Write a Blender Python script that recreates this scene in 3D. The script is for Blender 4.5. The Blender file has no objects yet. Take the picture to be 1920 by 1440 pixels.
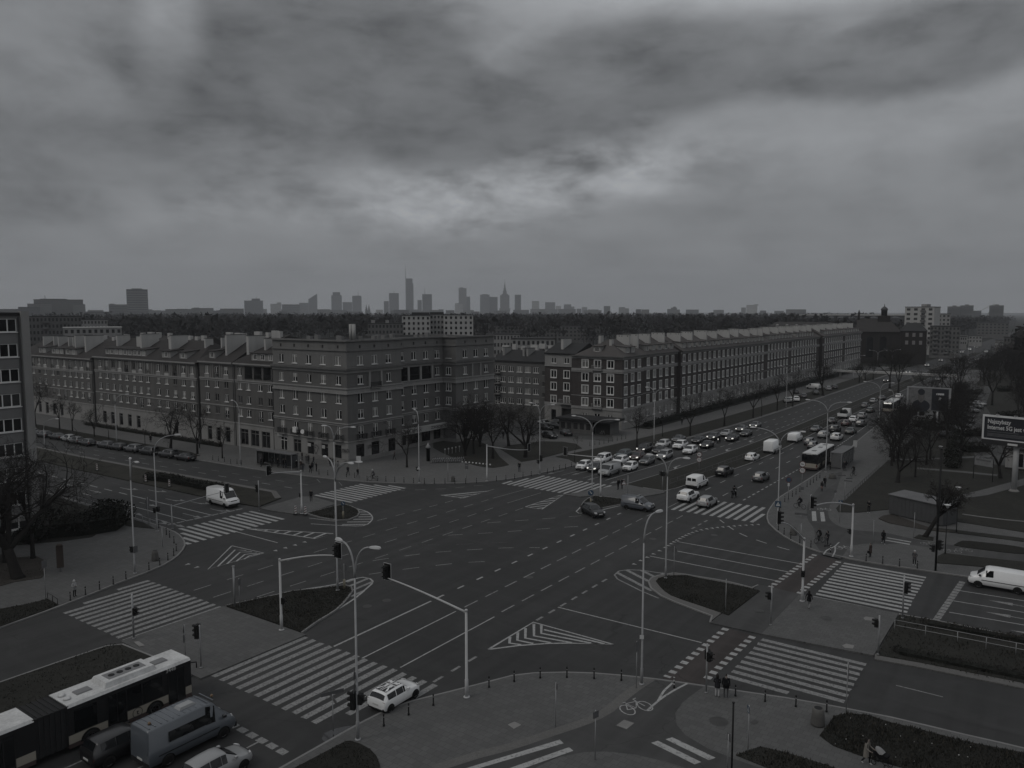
import bpy,bmesh,math,random
from mathutils import Vector,Matrix,noise as mnoise
R_=math.radians
random.seed(7)
sc=bpy.context.scene
COL=sc.collection
FPX,CAM_H=1460.0,27.0
YAW,PITCH=R_(35.478),R_(5.283)
cam=bpy.data.cameras.new('camera');camo=bpy.data.objects.new('camera',cam);COL.objects.link(camo)
cam.sensor_width=36.0;cam.lens=FPX/1920*36;cam.clip_start=0.5;cam.clip_end=30000
camo.location=(0,0,CAM_H);camo.rotation_euler=(R_(90)-PITCH,0,YAW)
sc.camera=camo
sc.render.engine='CYCLES'
sc.cycles.use_denoising=True
sc.cycles.max_bounces=3;sc.cycles.diffuse_bounces=1;sc.cycles.glossy_bounces=2
sc.cycles.transmission_bounces=2;sc.cycles.volume_bounces=0;sc.cycles.transparent_max_bounces=6
sc.cycles.caustics_reflective=False;sc.cycles.caustics_refractive=False
sc.view_settings.view_transform='Standard';sc.view_settings.look='None'
sc.view_settings.gamma=1.0;sc.view_settings.use_curve_mapping=False
sc.view_settings.exposure=-1.3
SUN_EL,SUN_AZ=R_(48),R_(-150)
world=bpy.data.worlds.new('World');sc.world=world;world.use_nodes=True
world.cycles.sampling_method='MANUAL';world.cycles.sample_map_resolution=512
wn,wl=world.node_tree.nodes,world.node_tree.links
wn.clear()
def wnode(t,**kw):
 n=wn.new(t)
 for k,v in kw.items():setattr(n,k,v)
 return n
def wmath(op,a,b=None,c=None):
 n=wnode('ShaderNodeMath',operation=op)
 for i,v in enumerate((a,b,c)):
  if v is None:continue
  if isinstance(v,(int,float)):n.inputs[i].default_value=v
  else:wl.new(v,n.inputs[i])
 return n.outputs[0]
tc=wnode('ShaderNodeTexCoord')
rot=wnode('ShaderNodeVectorRotate',rotation_type='Z_AXIS');rot.inputs['Angle'].default_value=-YAW
wl.new(tc.outputs['Generated'],rot.inputs['Vector'])
sep=wnode('ShaderNodeSeparateXYZ');wl.new(rot.outputs[0],sep.inputs[0])
dx,dy,dz=sep.outputs
zc=wmath('MAXIMUM',dz,0.0)
den=wmath('ADD',zc,0.045)
px_=wmath('DIVIDE',dx,den);py_=wmath('DIVIDE',dy,den)
cmb=wnode('ShaderNodeCombineXYZ');wl.new(px_,cmb.inputs[0]);wl.new(py_,cmb.inputs[1])
def wnoise(vec,scale,detail,rough,dist=0.0):
 n=wnode('ShaderNodeTexNoise');n.inputs['Scale'].default_value=scale
 n.inputs['Detail'].default_value=detail;n.inputs['Roughness'].default_value=rough
 n.inputs['Distortion'].default_value=dist
 wl.new(vec,n.inputs['Vector']);return n.outputs['Fac']
n_deck=wnoise(cmb.outputs[0],0.42,5,0.56)
az=wmath('DIVIDE',dx,wmath('MAXIMUM',wmath('ABSOLUTE',dy),0.05))
hyp=wmath('SQRT',wmath('ADD',wmath('MULTIPLY',dx,dx),wmath('MULTIPLY',dy,dy)))
el=wmath('DIVIDE',zc,wmath('MAXIMUM',hyp,0.02))
front=wmath('GREATER_THAN',dy,0.0)
cmb2=wnode('ShaderNodeCombineXYZ');wl.new(az,cmb2.inputs[0]);wl.new(wmath('MULTIPLY',el,2.3),cmb2.inputs[1])
n_warp=wnoise(cmb2.outputs[0],4.2,6,0.55,0.2)
n_warp2=wnoise(cmb2.outputs[0],2.2,2,0.55)
warp=wmath('SUBTRACT',n_warp,0.5);warp2=wmath('SUBTRACT',n_warp2,0.5)
def mass(u,v,ru,rv,tilt=0.0,soft=0.55,w=1.0):
 a0,e0=(u-960)/1460,(585-v)/1460
 da=wmath('SUBTRACT',az,a0)
 de=wmath('SUBTRACT',wmath('SUBTRACT',el,e0),wmath('MULTIPLY',da,-tilt))
 q=wmath('SQRT',wmath('ADD',wmath('POWER',wmath('MULTIPLY',da,1460/ru),2.0),wmath('POWER',wmath('MULTIPLY',de,1460/rv),2.0)))
 q=wmath('ADD',q,wmath('ADD',wmath('MULTIPLY',warp,1.5*w),wmath('MULTIPLY',warp2,1.0*w)))
 m=wnode('ShaderNodeMapRange',interpolation_type='SMOOTHSTEP')
 wl.new(q,m.inputs[0]);m.inputs[1].default_value=1+soft;m.inputs[2].default_value=1-soft
 m.inputs[3].default_value=0;m.inputs[4].default_value=1
 return wmath('MULTIPLY',m.outputs[0],front)
n_fine=wnoise(cmb2.outputs[0],9.0,6,0.58,0.15)
fine=wmath('SUBTRACT',n_fine,0.5)
val=wmath('ADD',0.60,wmath('MULTIPLY',wmath('SUBTRACT',n_deck,0.5),0.34))
val=wmath('ADD',val,wmath('MULTIPLY',warp,0.34))
val=wmath('ADD',val,wmath('MULTIPLY',fine,0.40))
def add(v_,m_,k):return wmath('ADD',v_,wmath('MULTIPLY',m_,k))
bank=mass(600,120,330,185,0.0,0.24,0.55)
for a_ in((900,235,330,105,0.06,0.24,0.55),(1230,150,360,90,-0.05,0.30,0.6),(1650,165,380,62,-0.03,0.34,0.6)):bank=wmath('MAXIMUM',bank,mass(*a_))
val=add(val,bank,-0.26)
val=add(val,mass(130,190,360,190,0.0,0.7,0.8),-0.12)
breaks=wmath('MULTIPLY',wmath('MAXIMUM',wmath('SUBTRACT',n_fine,0.37),0.0),4.6)
val=wmath('ADD',val,wmath('MULTIPLY',wmath('ABSOLUTE',fine),-0.12))
val=add(val,wmath('MAXIMUM',mass(170,335,330,62,0.10,0.4,0.8),mass(60,400,260,50,0.0,0.4,0.8)),-0.13)
val=add(val,wmath('MULTIPLY',mass(1000,360,290,55,-0.20,0.8,1.3),breaks),0.40)
val=add(val,mass(340,70,60,130,0.0,0.5,1.0),0.24)
val=add(val,mass(1480,10,380,55,-0.03,0.6,1.0),0.28)
val=add(val,wmath('MULTIPLY',mass(620,390,420,55,-0.05,0.7),breaks),0.18)
val=add(val,mass(1600,300,420,50,-0.1,0.6),0.10)
val=wmath('MAXIMUM',wmath('MINIMUM',val,1.3),0.2)
lum=wmath('MULTIPLY',val,wmath('ADD',0.86,wmath('MULTIPLY',zc,1.1)))
band=wmath('POWER',wmath('SUBTRACT',1.0,wmath('MINIMUM',wmath('MULTIPLY',zc,5.0),1.0)),2.0)
lum=wmath('ADD',wmath('MULTIPLY',lum,wmath('SUBTRACT',1.0,wmath('MULTIPLY',band,0.7))),wmath('MULTIPLY',band,0.43))
rgb=wnode('ShaderNodeMix',data_type='RGBA',blend_type='MULTIPLY');rgb.inputs[0].default_value=1.0
wl.new(lum,rgb.inputs[6]);rgb.inputs[7].default_value=(0.967,1.0,1.042,1)
sky=wnode('ShaderNodeTexSky',sky_type='NISHITA');sky.sun_disc=False
sky.sun_elevation=SUN_EL;sky.sun_rotation=SUN_AZ;sky.air_density=1.0;sky.dust_density=3.0
cl=wnode('ShaderNodeVectorMath',operation='SCALE');wl.new(rgb.outputs[2],cl.inputs[0]);cl.inputs['Scale'].default_value=9.6
mx=wnode('ShaderNodeMix',data_type='RGBA');mx.inputs[0].default_value=0.97
wl.new(sky.outputs[0],mx.inputs[6]);wl.new(cl.outputs[0],mx.inputs[7])
bg=wnode('ShaderNodeBackground');bg.inputs['Strength'].default_value=0.1
wl.new(mx.outputs[2],bg.inputs[0])
out=wnode('ShaderNodeOutputWorld');wl.new(bg.outputs[0],out.inputs[0])
sun=bpy.data.lights.new('sun','SUN');suno=bpy.data.objects.new('sun',sun);COL.objects.link(suno)
sun.energy=1.2;sun.angle=R_(22);sun.color=(1.0,0.96,0.9)
sd=Vector((math.sin(SUN_AZ)*math.cos(SUN_EL),math.cos(SUN_AZ)*math.cos(SUN_EL),math.sin(SUN_EL)))
suno.rotation_euler=(-sd).to_track_quat('-Z','Y').to_euler();suno.location=(0,0,80)
_F=Vector((-math.sin(YAW)*math.cos(PITCH),math.cos(YAW)*math.cos(PITCH),-math.sin(PITCH)))
_RT=Vector((math.cos(YAW),math.sin(YAW),0));_UP=_RT.cross(_F)
def P(u,v,z=0.0):
 d=_F*FPX+_RT*(u-960)-_UP*(v-720)
 t=(z-CAM_H)/d.z
 return Vector((0,0,CAM_H))+d*t
def PD(u,v,dist):
 d=_F*FPX+_RT*(u-960)-_UP*(v-720)
 t=dist/math.hypot(d.x,d.y)
 return Vector((0,0,CAM_H))+d*t
def proj(p):
 q=Vector(p)-Vector((0,0,CAM_H));zz=q.dot(_F)
 return 960+FPX*q.dot(_RT)/zz,720-FPX*q.dot(_UP)/zz
def top_h(foot,vt):
 lo,hi=0.0,120.0
 for _ in range(40):
  m=(lo+hi)/2
  if proj((foot[0],foot[1],m))[1]>vt:lo=m
  else:hi=m
 return lo
_S=1920/520;_S2=1920/260
VIEWS={'A':(0,560,_S),'B':(480,560,_S),'C':(900,560,_S),'D':(1400,560,_S),'E':(0,850,_S),'F':(480,850,_S),'G':(960,850,_S),'H':(1400,850,_S),'I':(0,1180,_S),'J':(480,1180,_S),'K':(960,1180,_S),'L':(1400,1180,_S),'a':(1060,780,_S2),'b':(1260,740,_S2),'c':(1480,700,_S2),'d':(1660,680,_S2),'e':(1620,840,6.4),'f':(460,780,_S2),'g':(680,760,_S2),'h':(880,720,_S2),'i':(0,580,_S2),'j':(0,760,_S2),'k':(260,620,_S2),'l':(1050,610,_S2),'m':(1400,880,_S2),'n':(200,800,_S2),'o':(0,950,_S2),'p':(1500,560,1920/420)}
def px(k,x,y):
 ox,oy,s=VIEWS[k];return ox+x/s,oy+y/s
def Q(k,x,y,z=0.0):return P(*px(k,x,y),z)
def Q2(k,pts,z=0.0):return[tuple(Q(k,x,y,z)[:2])for x,y in pts]
MATS={}
def M(name,col,rough=0.8,var=0.18,s1=0.35,s2=7.0,metal=0.0,bump=0.0,spec=0.3,coat=0.0,stretch=None):
 if name in MATS:return MATS[name]
 m=bpy.data.materials.new(name);m.use_nodes=True;MATS[name]=m
 nt=m.node_tree;b=nt.nodes['Principled BSDF']
 if isinstance(col,(int,float)):col=(col,col,col)
 b.inputs['Roughness'].default_value=rough;b.inputs['Metallic'].default_value=metal
 b.inputs['Specular IOR Level'].default_value=spec;b.inputs['Coat Weight'].default_value=coat
 if var<=0 and bump<=0:
  b.inputs['Base Color'].default_value=(*col,1);return m
 geo=nt.nodes.new('ShaderNodeNewGeometry');vec=geo.outputs['Position']
 if stretch:
  mp=nt.nodes.new('ShaderNodeMapping');mp.inputs['Scale'].default_value=stretch
  nt.links.new(vec,mp.inputs[0]);vec=mp.outputs[0]
 def nz(s,d,r=0.6):
  n=nt.nodes.new('ShaderNodeTexNoise');n.inputs['Scale'].default_value=s;n.inputs['Detail'].default_value=d
  n.inputs['Roughness'].default_value=r;nt.links.new(vec,n.inputs['Vector']);return n.outputs['Fac']
 a,c=nz(s1,4),nz(s2,3)
 mixf=nt.nodes.new('ShaderNodeMath');mixf.operation='MULTIPLY_ADD';nt.links.new(a,mixf.inputs[0]);mixf.inputs[1].default_value=0.6
 hlf=nt.nodes.new('ShaderNodeMath');hlf.operation='MULTIPLY';nt.links.new(c,hlf.inputs[0]);hlf.inputs[1].default_value=0.4
 nt.links.new(hlf.outputs[0],mixf.inputs[2])
 rp=nt.nodes.new('ShaderNodeMapRange');nt.links.new(mixf.outputs[0],rp.inputs[0])
 rp.inputs[1].default_value=0.3;rp.inputs[2].default_value=0.7
 mx=nt.nodes.new('ShaderNodeMix');mx.data_type='RGBA';nt.links.new(rp.outputs[0],mx.inputs[0])
 mx.inputs[6].default_value=(*[x*(1-var)for x in col],1);mx.inputs[7].default_value=(*[min(1,x*(1+var))for x in col],1)
 nt.links.new(mx.outputs[2],b.inputs['Base Color'])
 if bump>0:
  bp=nt.nodes.new('ShaderNodeBump');bp.inputs['Strength'].default_value=bump;bp.inputs['Distance'].default_value=0.02
  nt.links.new(c,bp.inputs['Height']);nt.links.new(bp.outputs[0],b.inputs['Normal'])
 return m
def layered(name,build,rough=0.85,spec=0.25):
 m=bpy.data.materials.new(name);m.use_nodes=True;MATS[name]=m
 nt=m.node_tree;b=nt.nodes['Principled BSDF'];b.inputs['Roughness'].default_value=rough;b.inputs['Specular IOR Level'].default_value=spec
 geo=nt.nodes.new('ShaderNodeNewGeometry')
 class G:pass
 g=G();g.nt=nt;g.pos=geo.outputs['Position'];g.b=b
 def noise(s,d=4,r=0.6,vec=None,dist=0.0):
  n=nt.nodes.new('ShaderNodeTexNoise');n.inputs['Scale'].default_value=s;n.inputs['Detail'].default_value=d;n.inputs['Roughness'].default_value=r
  n.inputs['Distortion'].default_value=dist;nt.links.new(vec or g.pos,n.inputs['Vector']);return n.outputs['Fac']
 def scaled(sx,sy,sz):
  mp=nt.nodes.new('ShaderNodeMapping');mp.inputs['Scale'].default_value=(sx,sy,sz);nt.links.new(g.pos,mp.inputs[0]);return mp.outputs[0]
 def rng(v,a,b_,c=0.0,d=1.0):
  n=nt.nodes.new('ShaderNodeMapRange');nt.links.new(v,n.inputs[0])
  for i,x in enumerate((a,b_,c,d)):n.inputs[i+1].default_value=x
  return n.outputs[0]
 def mix(f,a,b_):
  n=nt.nodes.new('ShaderNodeMix');n.data_type='RGBA'
  if isinstance(f,(int,float)):n.inputs[0].default_value=f
  else:nt.links.new(f,n.inputs[0])
  for i,x in((6,a),(7,b_)):
   if isinstance(x,tuple):n.inputs[i].default_value=(*x,1)
   else:nt.links.new(x,n.inputs[i])
  return n.outputs[2]
 def mul(a,b_):
  n=nt.nodes.new('ShaderNodeMath');n.operation='MULTIPLY'
  for i,x in enumerate((a,b_)):
   if isinstance(x,(int,float)):n.inputs[i].default_value=x
   else:nt.links.new(x,n.inputs[i])
  return n.outputs[0]
 g.noise,g.scaled,g.rng,g.mix,g.mul=noise,scaled,rng,mix,mul
 nt.links.new(build(g),b.inputs['Base Color'])
 return m
def bump_to(g,h,s,dist=0.02):
 bp=g.nt.nodes.new('ShaderNodeBump');bp.inputs['Strength'].default_value=s;bp.inputs['Distance'].default_value=dist
 g.nt.links.new(h,bp.inputs['Height']);g.nt.links.new(bp.outputs[0],g.b.inputs['Normal'])
def c_asphalt(base):
 def f(g):
  big=g.rng(g.noise(0.045,4,0.6),0.35,0.65);mid=g.rng(g.noise(0.5,5,0.65,dist=0.4),0.3,0.7);fine=g.noise(38,2,0.7)
  c=g.mix(big,tuple(x*0.70 for x in base),tuple(x*1.30 for x in base))
  c=g.mix(g.mul(mid,0.45),c,tuple(x*0.72 for x in base))
  lane=g.rng(g.noise(1.0,3,0.5,g.scaled(0.9,0.02,1)),0.43,0.60)
  c=g.mix(g.mul(lane,0.62),c,tuple(x*0.58 for x in base))
  cross=g.rng(g.noise(1.0,3,0.5,g.scaled(0.02,0.8,1)),0.5,0.75)
  c=g.mix(g.mul(cross,0.3),c,tuple(x*1.5 for x in base))
  blot=g.rng(g.noise(0.16,6,0.7,dist=1.2),0.52,0.70)
  c=g.mix(g.mul(blot,0.5),c,tuple(x*1.45 for x in base))
  vor=g.nt.nodes.new('ShaderNodeTexVoronoi');vor.feature='DISTANCE_TO_EDGE';vor.inputs['Scale'].default_value=0.11
  wv=g.nt.nodes.new('ShaderNodeVectorMath');wv.operation='MULTIPLY_ADD'
  nn=g.nt.nodes.new('ShaderNodeTexNoise');nn.inputs['Scale'].default_value=0.5;nn.inputs['Detail'].default_value=4;g.nt.links.new(g.pos,nn.inputs['Vector'])
  g.nt.links.new(nn.outputs['Color'],wv.inputs[0]);wv.inputs[1].default_value=(3,3,0);g.nt.links.new(g.pos,wv.inputs[2])
  g.nt.links.new(wv.outputs[0],vor.inputs['Vector'])
  crack=g.rng(vor.outputs['Distance'],0.0,0.006,1.0,0.0)
  c=g.mix(g.mul(crack,g.mul(g.rng(g.noise(0.07,2),0.40,0.55),0.85)),c,tuple(x*0.40 for x in base))
  c=g.mix(g.mul(g.rng(fine,0.3,0.7),0.3),c,tuple(x*1.5 for x in base))
  bump_to(g,fine,0.25);return c
 return f
layered('asphalt',c_asphalt((0.0345,0.0344,0.0342)),0.82,0.35)
layered('asphalt_path',c_asphalt((0.060,0.0597,0.0594)),0.85)
layered('asphalt_red',c_asphalt((0.047,0.041,0.0395)),0.85)
layered('asphalt_patch',c_asphalt((0.044,0.0439,0.0438)),0.85)
def c_pave(base,tile=0.5,joint=0.38):
 def f(g):
  br=g.nt.nodes.new('ShaderNodeTexBrick');br.inputs['Scale'].default_value=1.0/tile;br.inputs['Mortar Size'].default_value=0.018;br.offset=0.5
  br.inputs['Brick Width'].default_value=1.0;br.inputs['Row Height'].default_value=1.0
  br.inputs['Color1'].default_value=(*[x*0.89 for x in base],1);br.inputs['Color2'].default_value=(*[x*1.10 for x in base],1);br.inputs['Mortar'].default_value=(*[x*joint for x in base],1)
  g.nt.links.new(g.pos,br.inputs['Vector'])
  st=g.rng(g.noise(0.16,5,0.65,dist=0.6),0.38,0.68);sm=g.rng(g.noise(1.6,4,0.7),0.45,0.75)
  c=g.mix(g.mul(st,0.42),br.outputs['Color'],tuple(x*0.66 for x in base))
  c=g.mix(g.mul(sm,0.30),c,tuple(x*0.70 for x in base))
  c=g.mix(g.mul(g.rng(g.noise(26,2,0.7),0.4,0.75),0.2),c,tuple(x*1.35 for x in base))
  return c
 return f
layered('pavement',c_pave((0.102,0.1015,0.1005)),0.88)
layered('pavement_far',c_pave((0.114,0.113,0.111),0.35,0.7),0.88)
layered('setts',c_pave((0.125,0.122,0.118),0.14,0.45),0.85)
def c_grass(base,dirt,k=0.5):
 def f(g):
  a=g.rng(g.noise(0.25,5,0.7,dist=0.5),0.38,0.66);b2=g.rng(g.noise(2.4,5,0.75),0.35,0.7);fi=g.rng(g.noise(22,3,0.75),0.3,0.75)
  c=g.mix(g.mul(a,k),base,dirt);c=g.mix(g.mul(b2,0.55),c,tuple(x*0.42 for x in base))
  c=g.mix(g.mul(fi,0.5),c,tuple(x*1.55 for x in base));bump_to(g,g.noise(14,4,0.8),0.9,0.08);return c
 return f
layered('grass',c_grass((0.031,0.031,0.028),(0.056,0.053,0.048)),0.95,0.1)
layered('grass_dark',c_grass((0.023,0.023,0.0205),(0.044,0.041,0.037),0.4),0.95,0.1)
layered('grass_worn',c_grass((0.032,0.032,0.028),(0.070,0.065,0.058),0.75),0.95,0.1)
layered('terrain',c_grass((0.020,0.021,0.019),(0.045,0.043,0.040),0.5),0.95,0.1)
layered('dirt',c_grass((0.050,0.046,0.042),(0.075,0.07,0.064),0.7),0.95,0.1)
def c_paint(base,wear):
 def f(g):
  w=g.rng(g.noise(5.0,5,0.75,dist=0.3),wear,wear+0.16);w2=g.rng(g.noise(0.35,3,0.6),0.35,0.7)
  c=g.mix(g.mul(w,0.80),base,tuple(x*0.22 for x in base));c=g.mix(g.mul(w2,0.45),c,tuple(x*0.55 for x in base));return c
 return f
layered('road_paint',c_paint((0.36,0.36,0.356),0.50),0.75)
layered('road_paint_worn',c_paint((0.255,0.255,0.252),0.47),0.8)
layered('road_paint_faint',c_paint((0.11,0.11,0.109),0.42),0.8)
layered('road_paint_yellow',c_paint((0.17,0.155,0.10),0.45),0.8)
M('kerb',(0.19,0.188,0.185),0.85,0.2,0.8,9)
M('kerb_dark',(0.085,0.084,0.082),0.85,0.25,0.8,9)
M('iron_cover',(0.05,0.049,0.048),0.6,0.3,2,20)
M('concrete',(0.20,0.196,0.19),0.85,0.2,0.6,9)
def tag(o,label=None,cat=None,group=None,kind=None):
 if label:o['label']=label
 if cat:o['category']=cat
 if group:o['group']=group
 if kind:o['kind']=kind
 return o
def link(name,mesh,parent=None):
 o=bpy.data.objects.new(name,mesh);COL.objects.link(o)
 if parent is not None:o.parent=parent
 return o
def empty(name,loc=(0,0,0),rz=0.0):
 o=bpy.data.objects.new(name,None);COL.objects.link(o);o.location=loc;o.rotation_euler=(0,0,rz);o.empty_display_size=0.3
 return o
class MB:
 def __init__(s):s.v=[];s.f=[];s.m=[];s.sm=[]
 def add(s,vs,fs,mi=0,smooth=False):
  n=len(s.v);s.v+=[tuple(p)for p in vs]
  for f in fs:s.f.append([i+n for i in f]);s.m.append(mi);s.sm.append(smooth)
  return s
 def box(s,x0,x1,y0,y1,z0,z1,mi=0):
  return s.add([(x0,y0,z0),(x1,y0,z0),(x1,y1,z0),(x0,y1,z0),(x0,y0,z1),(x1,y0,z1),(x1,y1,z1),(x0,y1,z1)],[(0,3,2,1),(4,5,6,7),(0,1,5,4),(1,2,6,5),(2,3,7,6),(3,0,4,7)],mi)
 def hexa(s,p,mi=0):
  return s.add(p,[(0,3,2,1),(4,5,6,7),(0,1,5,4),(1,2,6,5),(2,3,7,6),(3,0,4,7)],mi)
 def prism(s,poly,z0,z1,mi=0,top=True,bot=False,side=None):
  n=len(poly);vs=[(x,y,z0)for x,y in poly]+[(x,y,z1)for x,y in poly]
  a=sum(poly[i][0]*poly[(i+1)%n][1]-poly[(i+1)%n][0]*poly[i][1]for i in range(n))
  order=list(range(n))if a>0 else list(range(n))[::-1]
  b=len(s.v);s.v+=vs
  if top:s.f.append([b+n+i for i in order]);s.m.append(mi);s.sm.append(False)
  if bot:s.f.append([b+i for i in order[::-1]]);s.m.append(mi);s.sm.append(False)
  for k in range(n):
   i,j=order[k],order[(k+1)%n]
   s.f.append([b+i,b+j,b+n+j,b+n+i]);s.m.append(mi if side is None else side);s.sm.append(False)
  return s
 def tube(s,pts,rad,n=8,mi=0,cap=True,smooth=True):
  pts=[Vector(p)for p in pts]
  if isinstance(rad,(int,float)):rad=[rad]*len(pts)
  b=len(s.v);prev=None
  for i,p in enumerate(pts):
   t=(pts[min(i+1,len(pts)-1)]-pts[max(i-1,0)])
   t=t.normalized()if t.length>1e-9 else Vector((0,0,1))
   if prev is None:
    a=Vector((0,0,1))if abs(t.z)<0.9 else Vector((1,0,0));u=t.cross(a).normalized()
   else:
    u=(prev-t*prev.dot(t));u=u.normalized()if u.length>1e-6 else t.orthogonal().normalized()
   prev=u;w=t.cross(u)
   for k in range(n):
    an=2*math.pi*k/n;q=p+(u*math.cos(an)+w*math.sin(an))*rad[i];s.v.append(tuple(q))
  for i in range(len(pts)-1):
   for k in range(n):
    s.f.append([b+i*n+k,b+i*n+(k+1)%n,b+(i+1)*n+(k+1)%n,b+(i+1)*n+k]);s.m.append(mi);s.sm.append(smooth)
  if cap:
   s.f.append([b+k for k in range(n)][::-1]);s.m.append(mi);s.sm.append(False)
   e=b+(len(pts)-1)*n;s.f.append([e+k for k in range(n)]);s.m.append(mi);s.sm.append(False)
  return s
 def lathe(s,prof,n=12,mi=0,c=(0,0,0),smooth=True):
  b=len(s.v)
  for r,z in prof:
   for k in range(n):
    an=2*math.pi*k/n;s.v.append((c[0]+r*math.cos(an),c[1]+r*math.sin(an),c[2]+z))
  for i in range(len(prof)-1):
   for k in range(n):
    s.f.append([b+i*n+k,b+i*n+(k+1)%n,b+(i+1)*n+(k+1)%n,b+(i+1)*n+k]);s.m.append(mi);s.sm.append(smooth)
  s.f.append([b+k for k in range(n)][::-1]);s.m.append(mi);s.sm.append(False)
  e=b+(len(prof)-1)*n;s.f.append([e+k for k in range(n)]);s.m.append(mi);s.sm.append(False)
  return s
 def mesh(s,name,mats):
  me=bpy.data.meshes.new(name);me.from_pydata(s.v,[],s.f)
  if not isinstance(mats,(list,tuple)):mats=[mats]
  for m in mats:me.materials.append(MATS[m]if isinstance(m,str)else m)
  me.polygons.foreach_set('material_index',s.m);me.polygons.foreach_set('use_smooth',s.sm);me.update()
  return me
 def obj(s,name,mats,parent=None,loc=None):
  o=link(name,s.mesh(name,mats),parent)
  if loc is not None:o.location=loc
  return o
def copy_tree(o,parent=None):
 c=o.copy();COL.objects.link(c);c.parent=parent
 for ch in list(o.children):copy_tree(ch,c)
 return c
def dens(pts,step=2.0,closed=False):
 n=len(pts);outp=[]
 rg=range(n if closed else n-1)
 for i in rg:
  p0,p1,p2,p3=[pts[(i+k)%n]if closed else pts[min(max(i+k,0),n-1)]for k in(-1,0,1,2)]
  L=math.hypot(p2[0]-p1[0],p2[1]-p1[1]);m=max(1,min(12,int(L/step)))
  La=math.hypot(p1[0]-p0[0],p1[1]-p0[1]);Lc=math.hypot(p3[0]-p2[0],p3[1]-p2[1])
  t1=[(p2[k]-p0[k])/max(L+La,1e-6)*min(L,3*La+1e-6 if La>0 else L)for k in(0,1)];t2_=[(p3[k]-p1[k])/max(L+Lc,1e-6)*min(L,3*Lc+1e-6 if Lc>0 else L)for k in(0,1)]
  for j in range(m):
   t=j/m;t2,t3=t*t,t*t*t
   outp.append(tuple((2*t3-3*t2+1)*p1[k]+(t3-2*t2+t)*t1[k]+(-2*t3+3*t2)*p2[k]+(t3-t2)*t2_[k]for k in(0,1)))
 if not closed:outp.append(tuple(pts[-1][:2]))
 return outp
def offs(pts,d):
 r=[]
 for i,p in enumerate(pts):
  a,b=pts[max(i-1,0)],pts[min(i+1,len(pts)-1)]
  t=Vector((b[0]-a[0],b[1]-a[1]));t=t.normalized()if t.length>1e-9 else Vector((1,0))
  r.append((p[0]-t.y*d,p[1]+t.x*d))
 return r
def strip(mb,pts,w,z,mi=0,h=0.0):
 a,b=offs(pts,w/2),offs(pts,-w/2)
 for i in range(len(pts)-1):
  q=[b[i],b[i+1],a[i+1],a[i]]
  if h>0:mb.hexa([(x,y,z)for x,y in q]+[(x,y,z+h)for x,y in q],mi)
  else:mb.add([(x,y,z)for x,y in q],[(0,1,2,3)],mi)
 return mb
# ================================================================== GROUND, ROADS, PAVEMENTS
KH=0.12
mb=MB();mb.add([(-16000,-3000,-0.04),(16000,-3000,-0.04),(16000,26000,-0.04),(-16000,26000,-0.04)],[(0,1,2,3)])
tag(mb.obj('ground','terrain'),kind='structure')
mb=MB()
rp=[(-80,-20),(-30,-20),(-30,45),(150,45),(150,100),(-30,100),(-30,420),(-37,421),(-37,2600),(-62,2600),(-62,421),(-80,420),(-80,100),(-420,100),(-420,45),(-80,45)]
mb.add([(x,y,0)for x,y in rp],[range(len(rp))])
ROAD=tag(mb.obj('road','asphalt'),kind='structure')
_sl=[0]
def slab(name,poly,m,z1=KH,z0=0.0,kerb=None,kw=0.17,kerb_mat='kerb',parent=None,kerb_side=1):
 if z0>0:_sl[0]+=1;z1+=0.0016*_sl[0];z0+=0.0007*_sl[0]
 o=MB().prism(poly,z0,z1).obj(name,m,parent)
 if parent is None:tag(o,kind='structure')
 if kerb:
  k=MB();strip(k,offs(kerb,kerb_side*(kw/2-0.04)),kw,z0,0,z1-z0+0.012);k.obj('kerb',kerb_mat,o)
 return o
def patch(name,poly,m,z,parent=None,kind='structure'):
 o=MB().add([(x,y,z)for x,y in poly],[range(len(poly))]).obj(name,m,parent)
 a=sum(poly[i][0]*poly[(i+1)%len(poly)][1]-poly[(i+1)%len(poly)][0]*poly[i][1]for i in range(len(poly)))
 if a<0:o.data.flip_normals()
 if parent is None:tag(o,kind=kind)
 return o
near_k=dens([(-36.8,-20),(-36.7,20),(-36.6,30.5),(-36.5,34.4),(-36.3,36.5),(-35.7,38.3),(-34.6,40.5),(-33.2,43.4),(-32.3,45.3),(-31.2,46.6),(-29.3,48.1),(-27.5,49.2),(-25.6,50.1),(-23.4,51.0),(-20,52.1),(-17.2,52.95),(-14.8,53.7),(-12.8,54.2),(-10.9,54.6),(-8.3,55.1),(-4,55.5),(0,55.9),(12,56.0),(140,56.5)],1.5)
NEAR=slab('pavement_near',near_k+[(140,-20)],'pavement',kerb=near_k,kerb_side=-1)
left_k=dens([(-73.0,-20),(-73.1,27),(-73.5,29.5),(-74.1,32.6),(-75,36),(-75.8,38.6),(-76.5,41.8),(-77.4,44.5),(-79.2,47.2),(-82.0,49.8),(-85,51.3),(-88,52.2),(-92.1,52.6),(-104,52.9),(-115.5,52.9),(-420,53.5)],1.5)
LEFT=slab('pavement_left',left_k+[(-420,-20)],'pavement',kerb=left_k)
far_k=dens([(-420,79.5),(-200,79.6),(-131,79.9),(-128,80.9),(-124,81.3),(-112,81.9),(-98.5,83.7),(-92,85.1),(-89,86.2),(-85,88),(-80.5,90.8),(-77,93.7),(-74.1,97.3),(-72.3,101.2),(-70.9,107),(-69.7,116),(-67,135),(-64.9,158.6),(-63.2,190),(-62.4,250),(-62,340),(-62,420)],2.0)
FAR=slab('pavement_far',far_k+[(-420,420)],'pavement_far',kerb=far_k)
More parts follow.
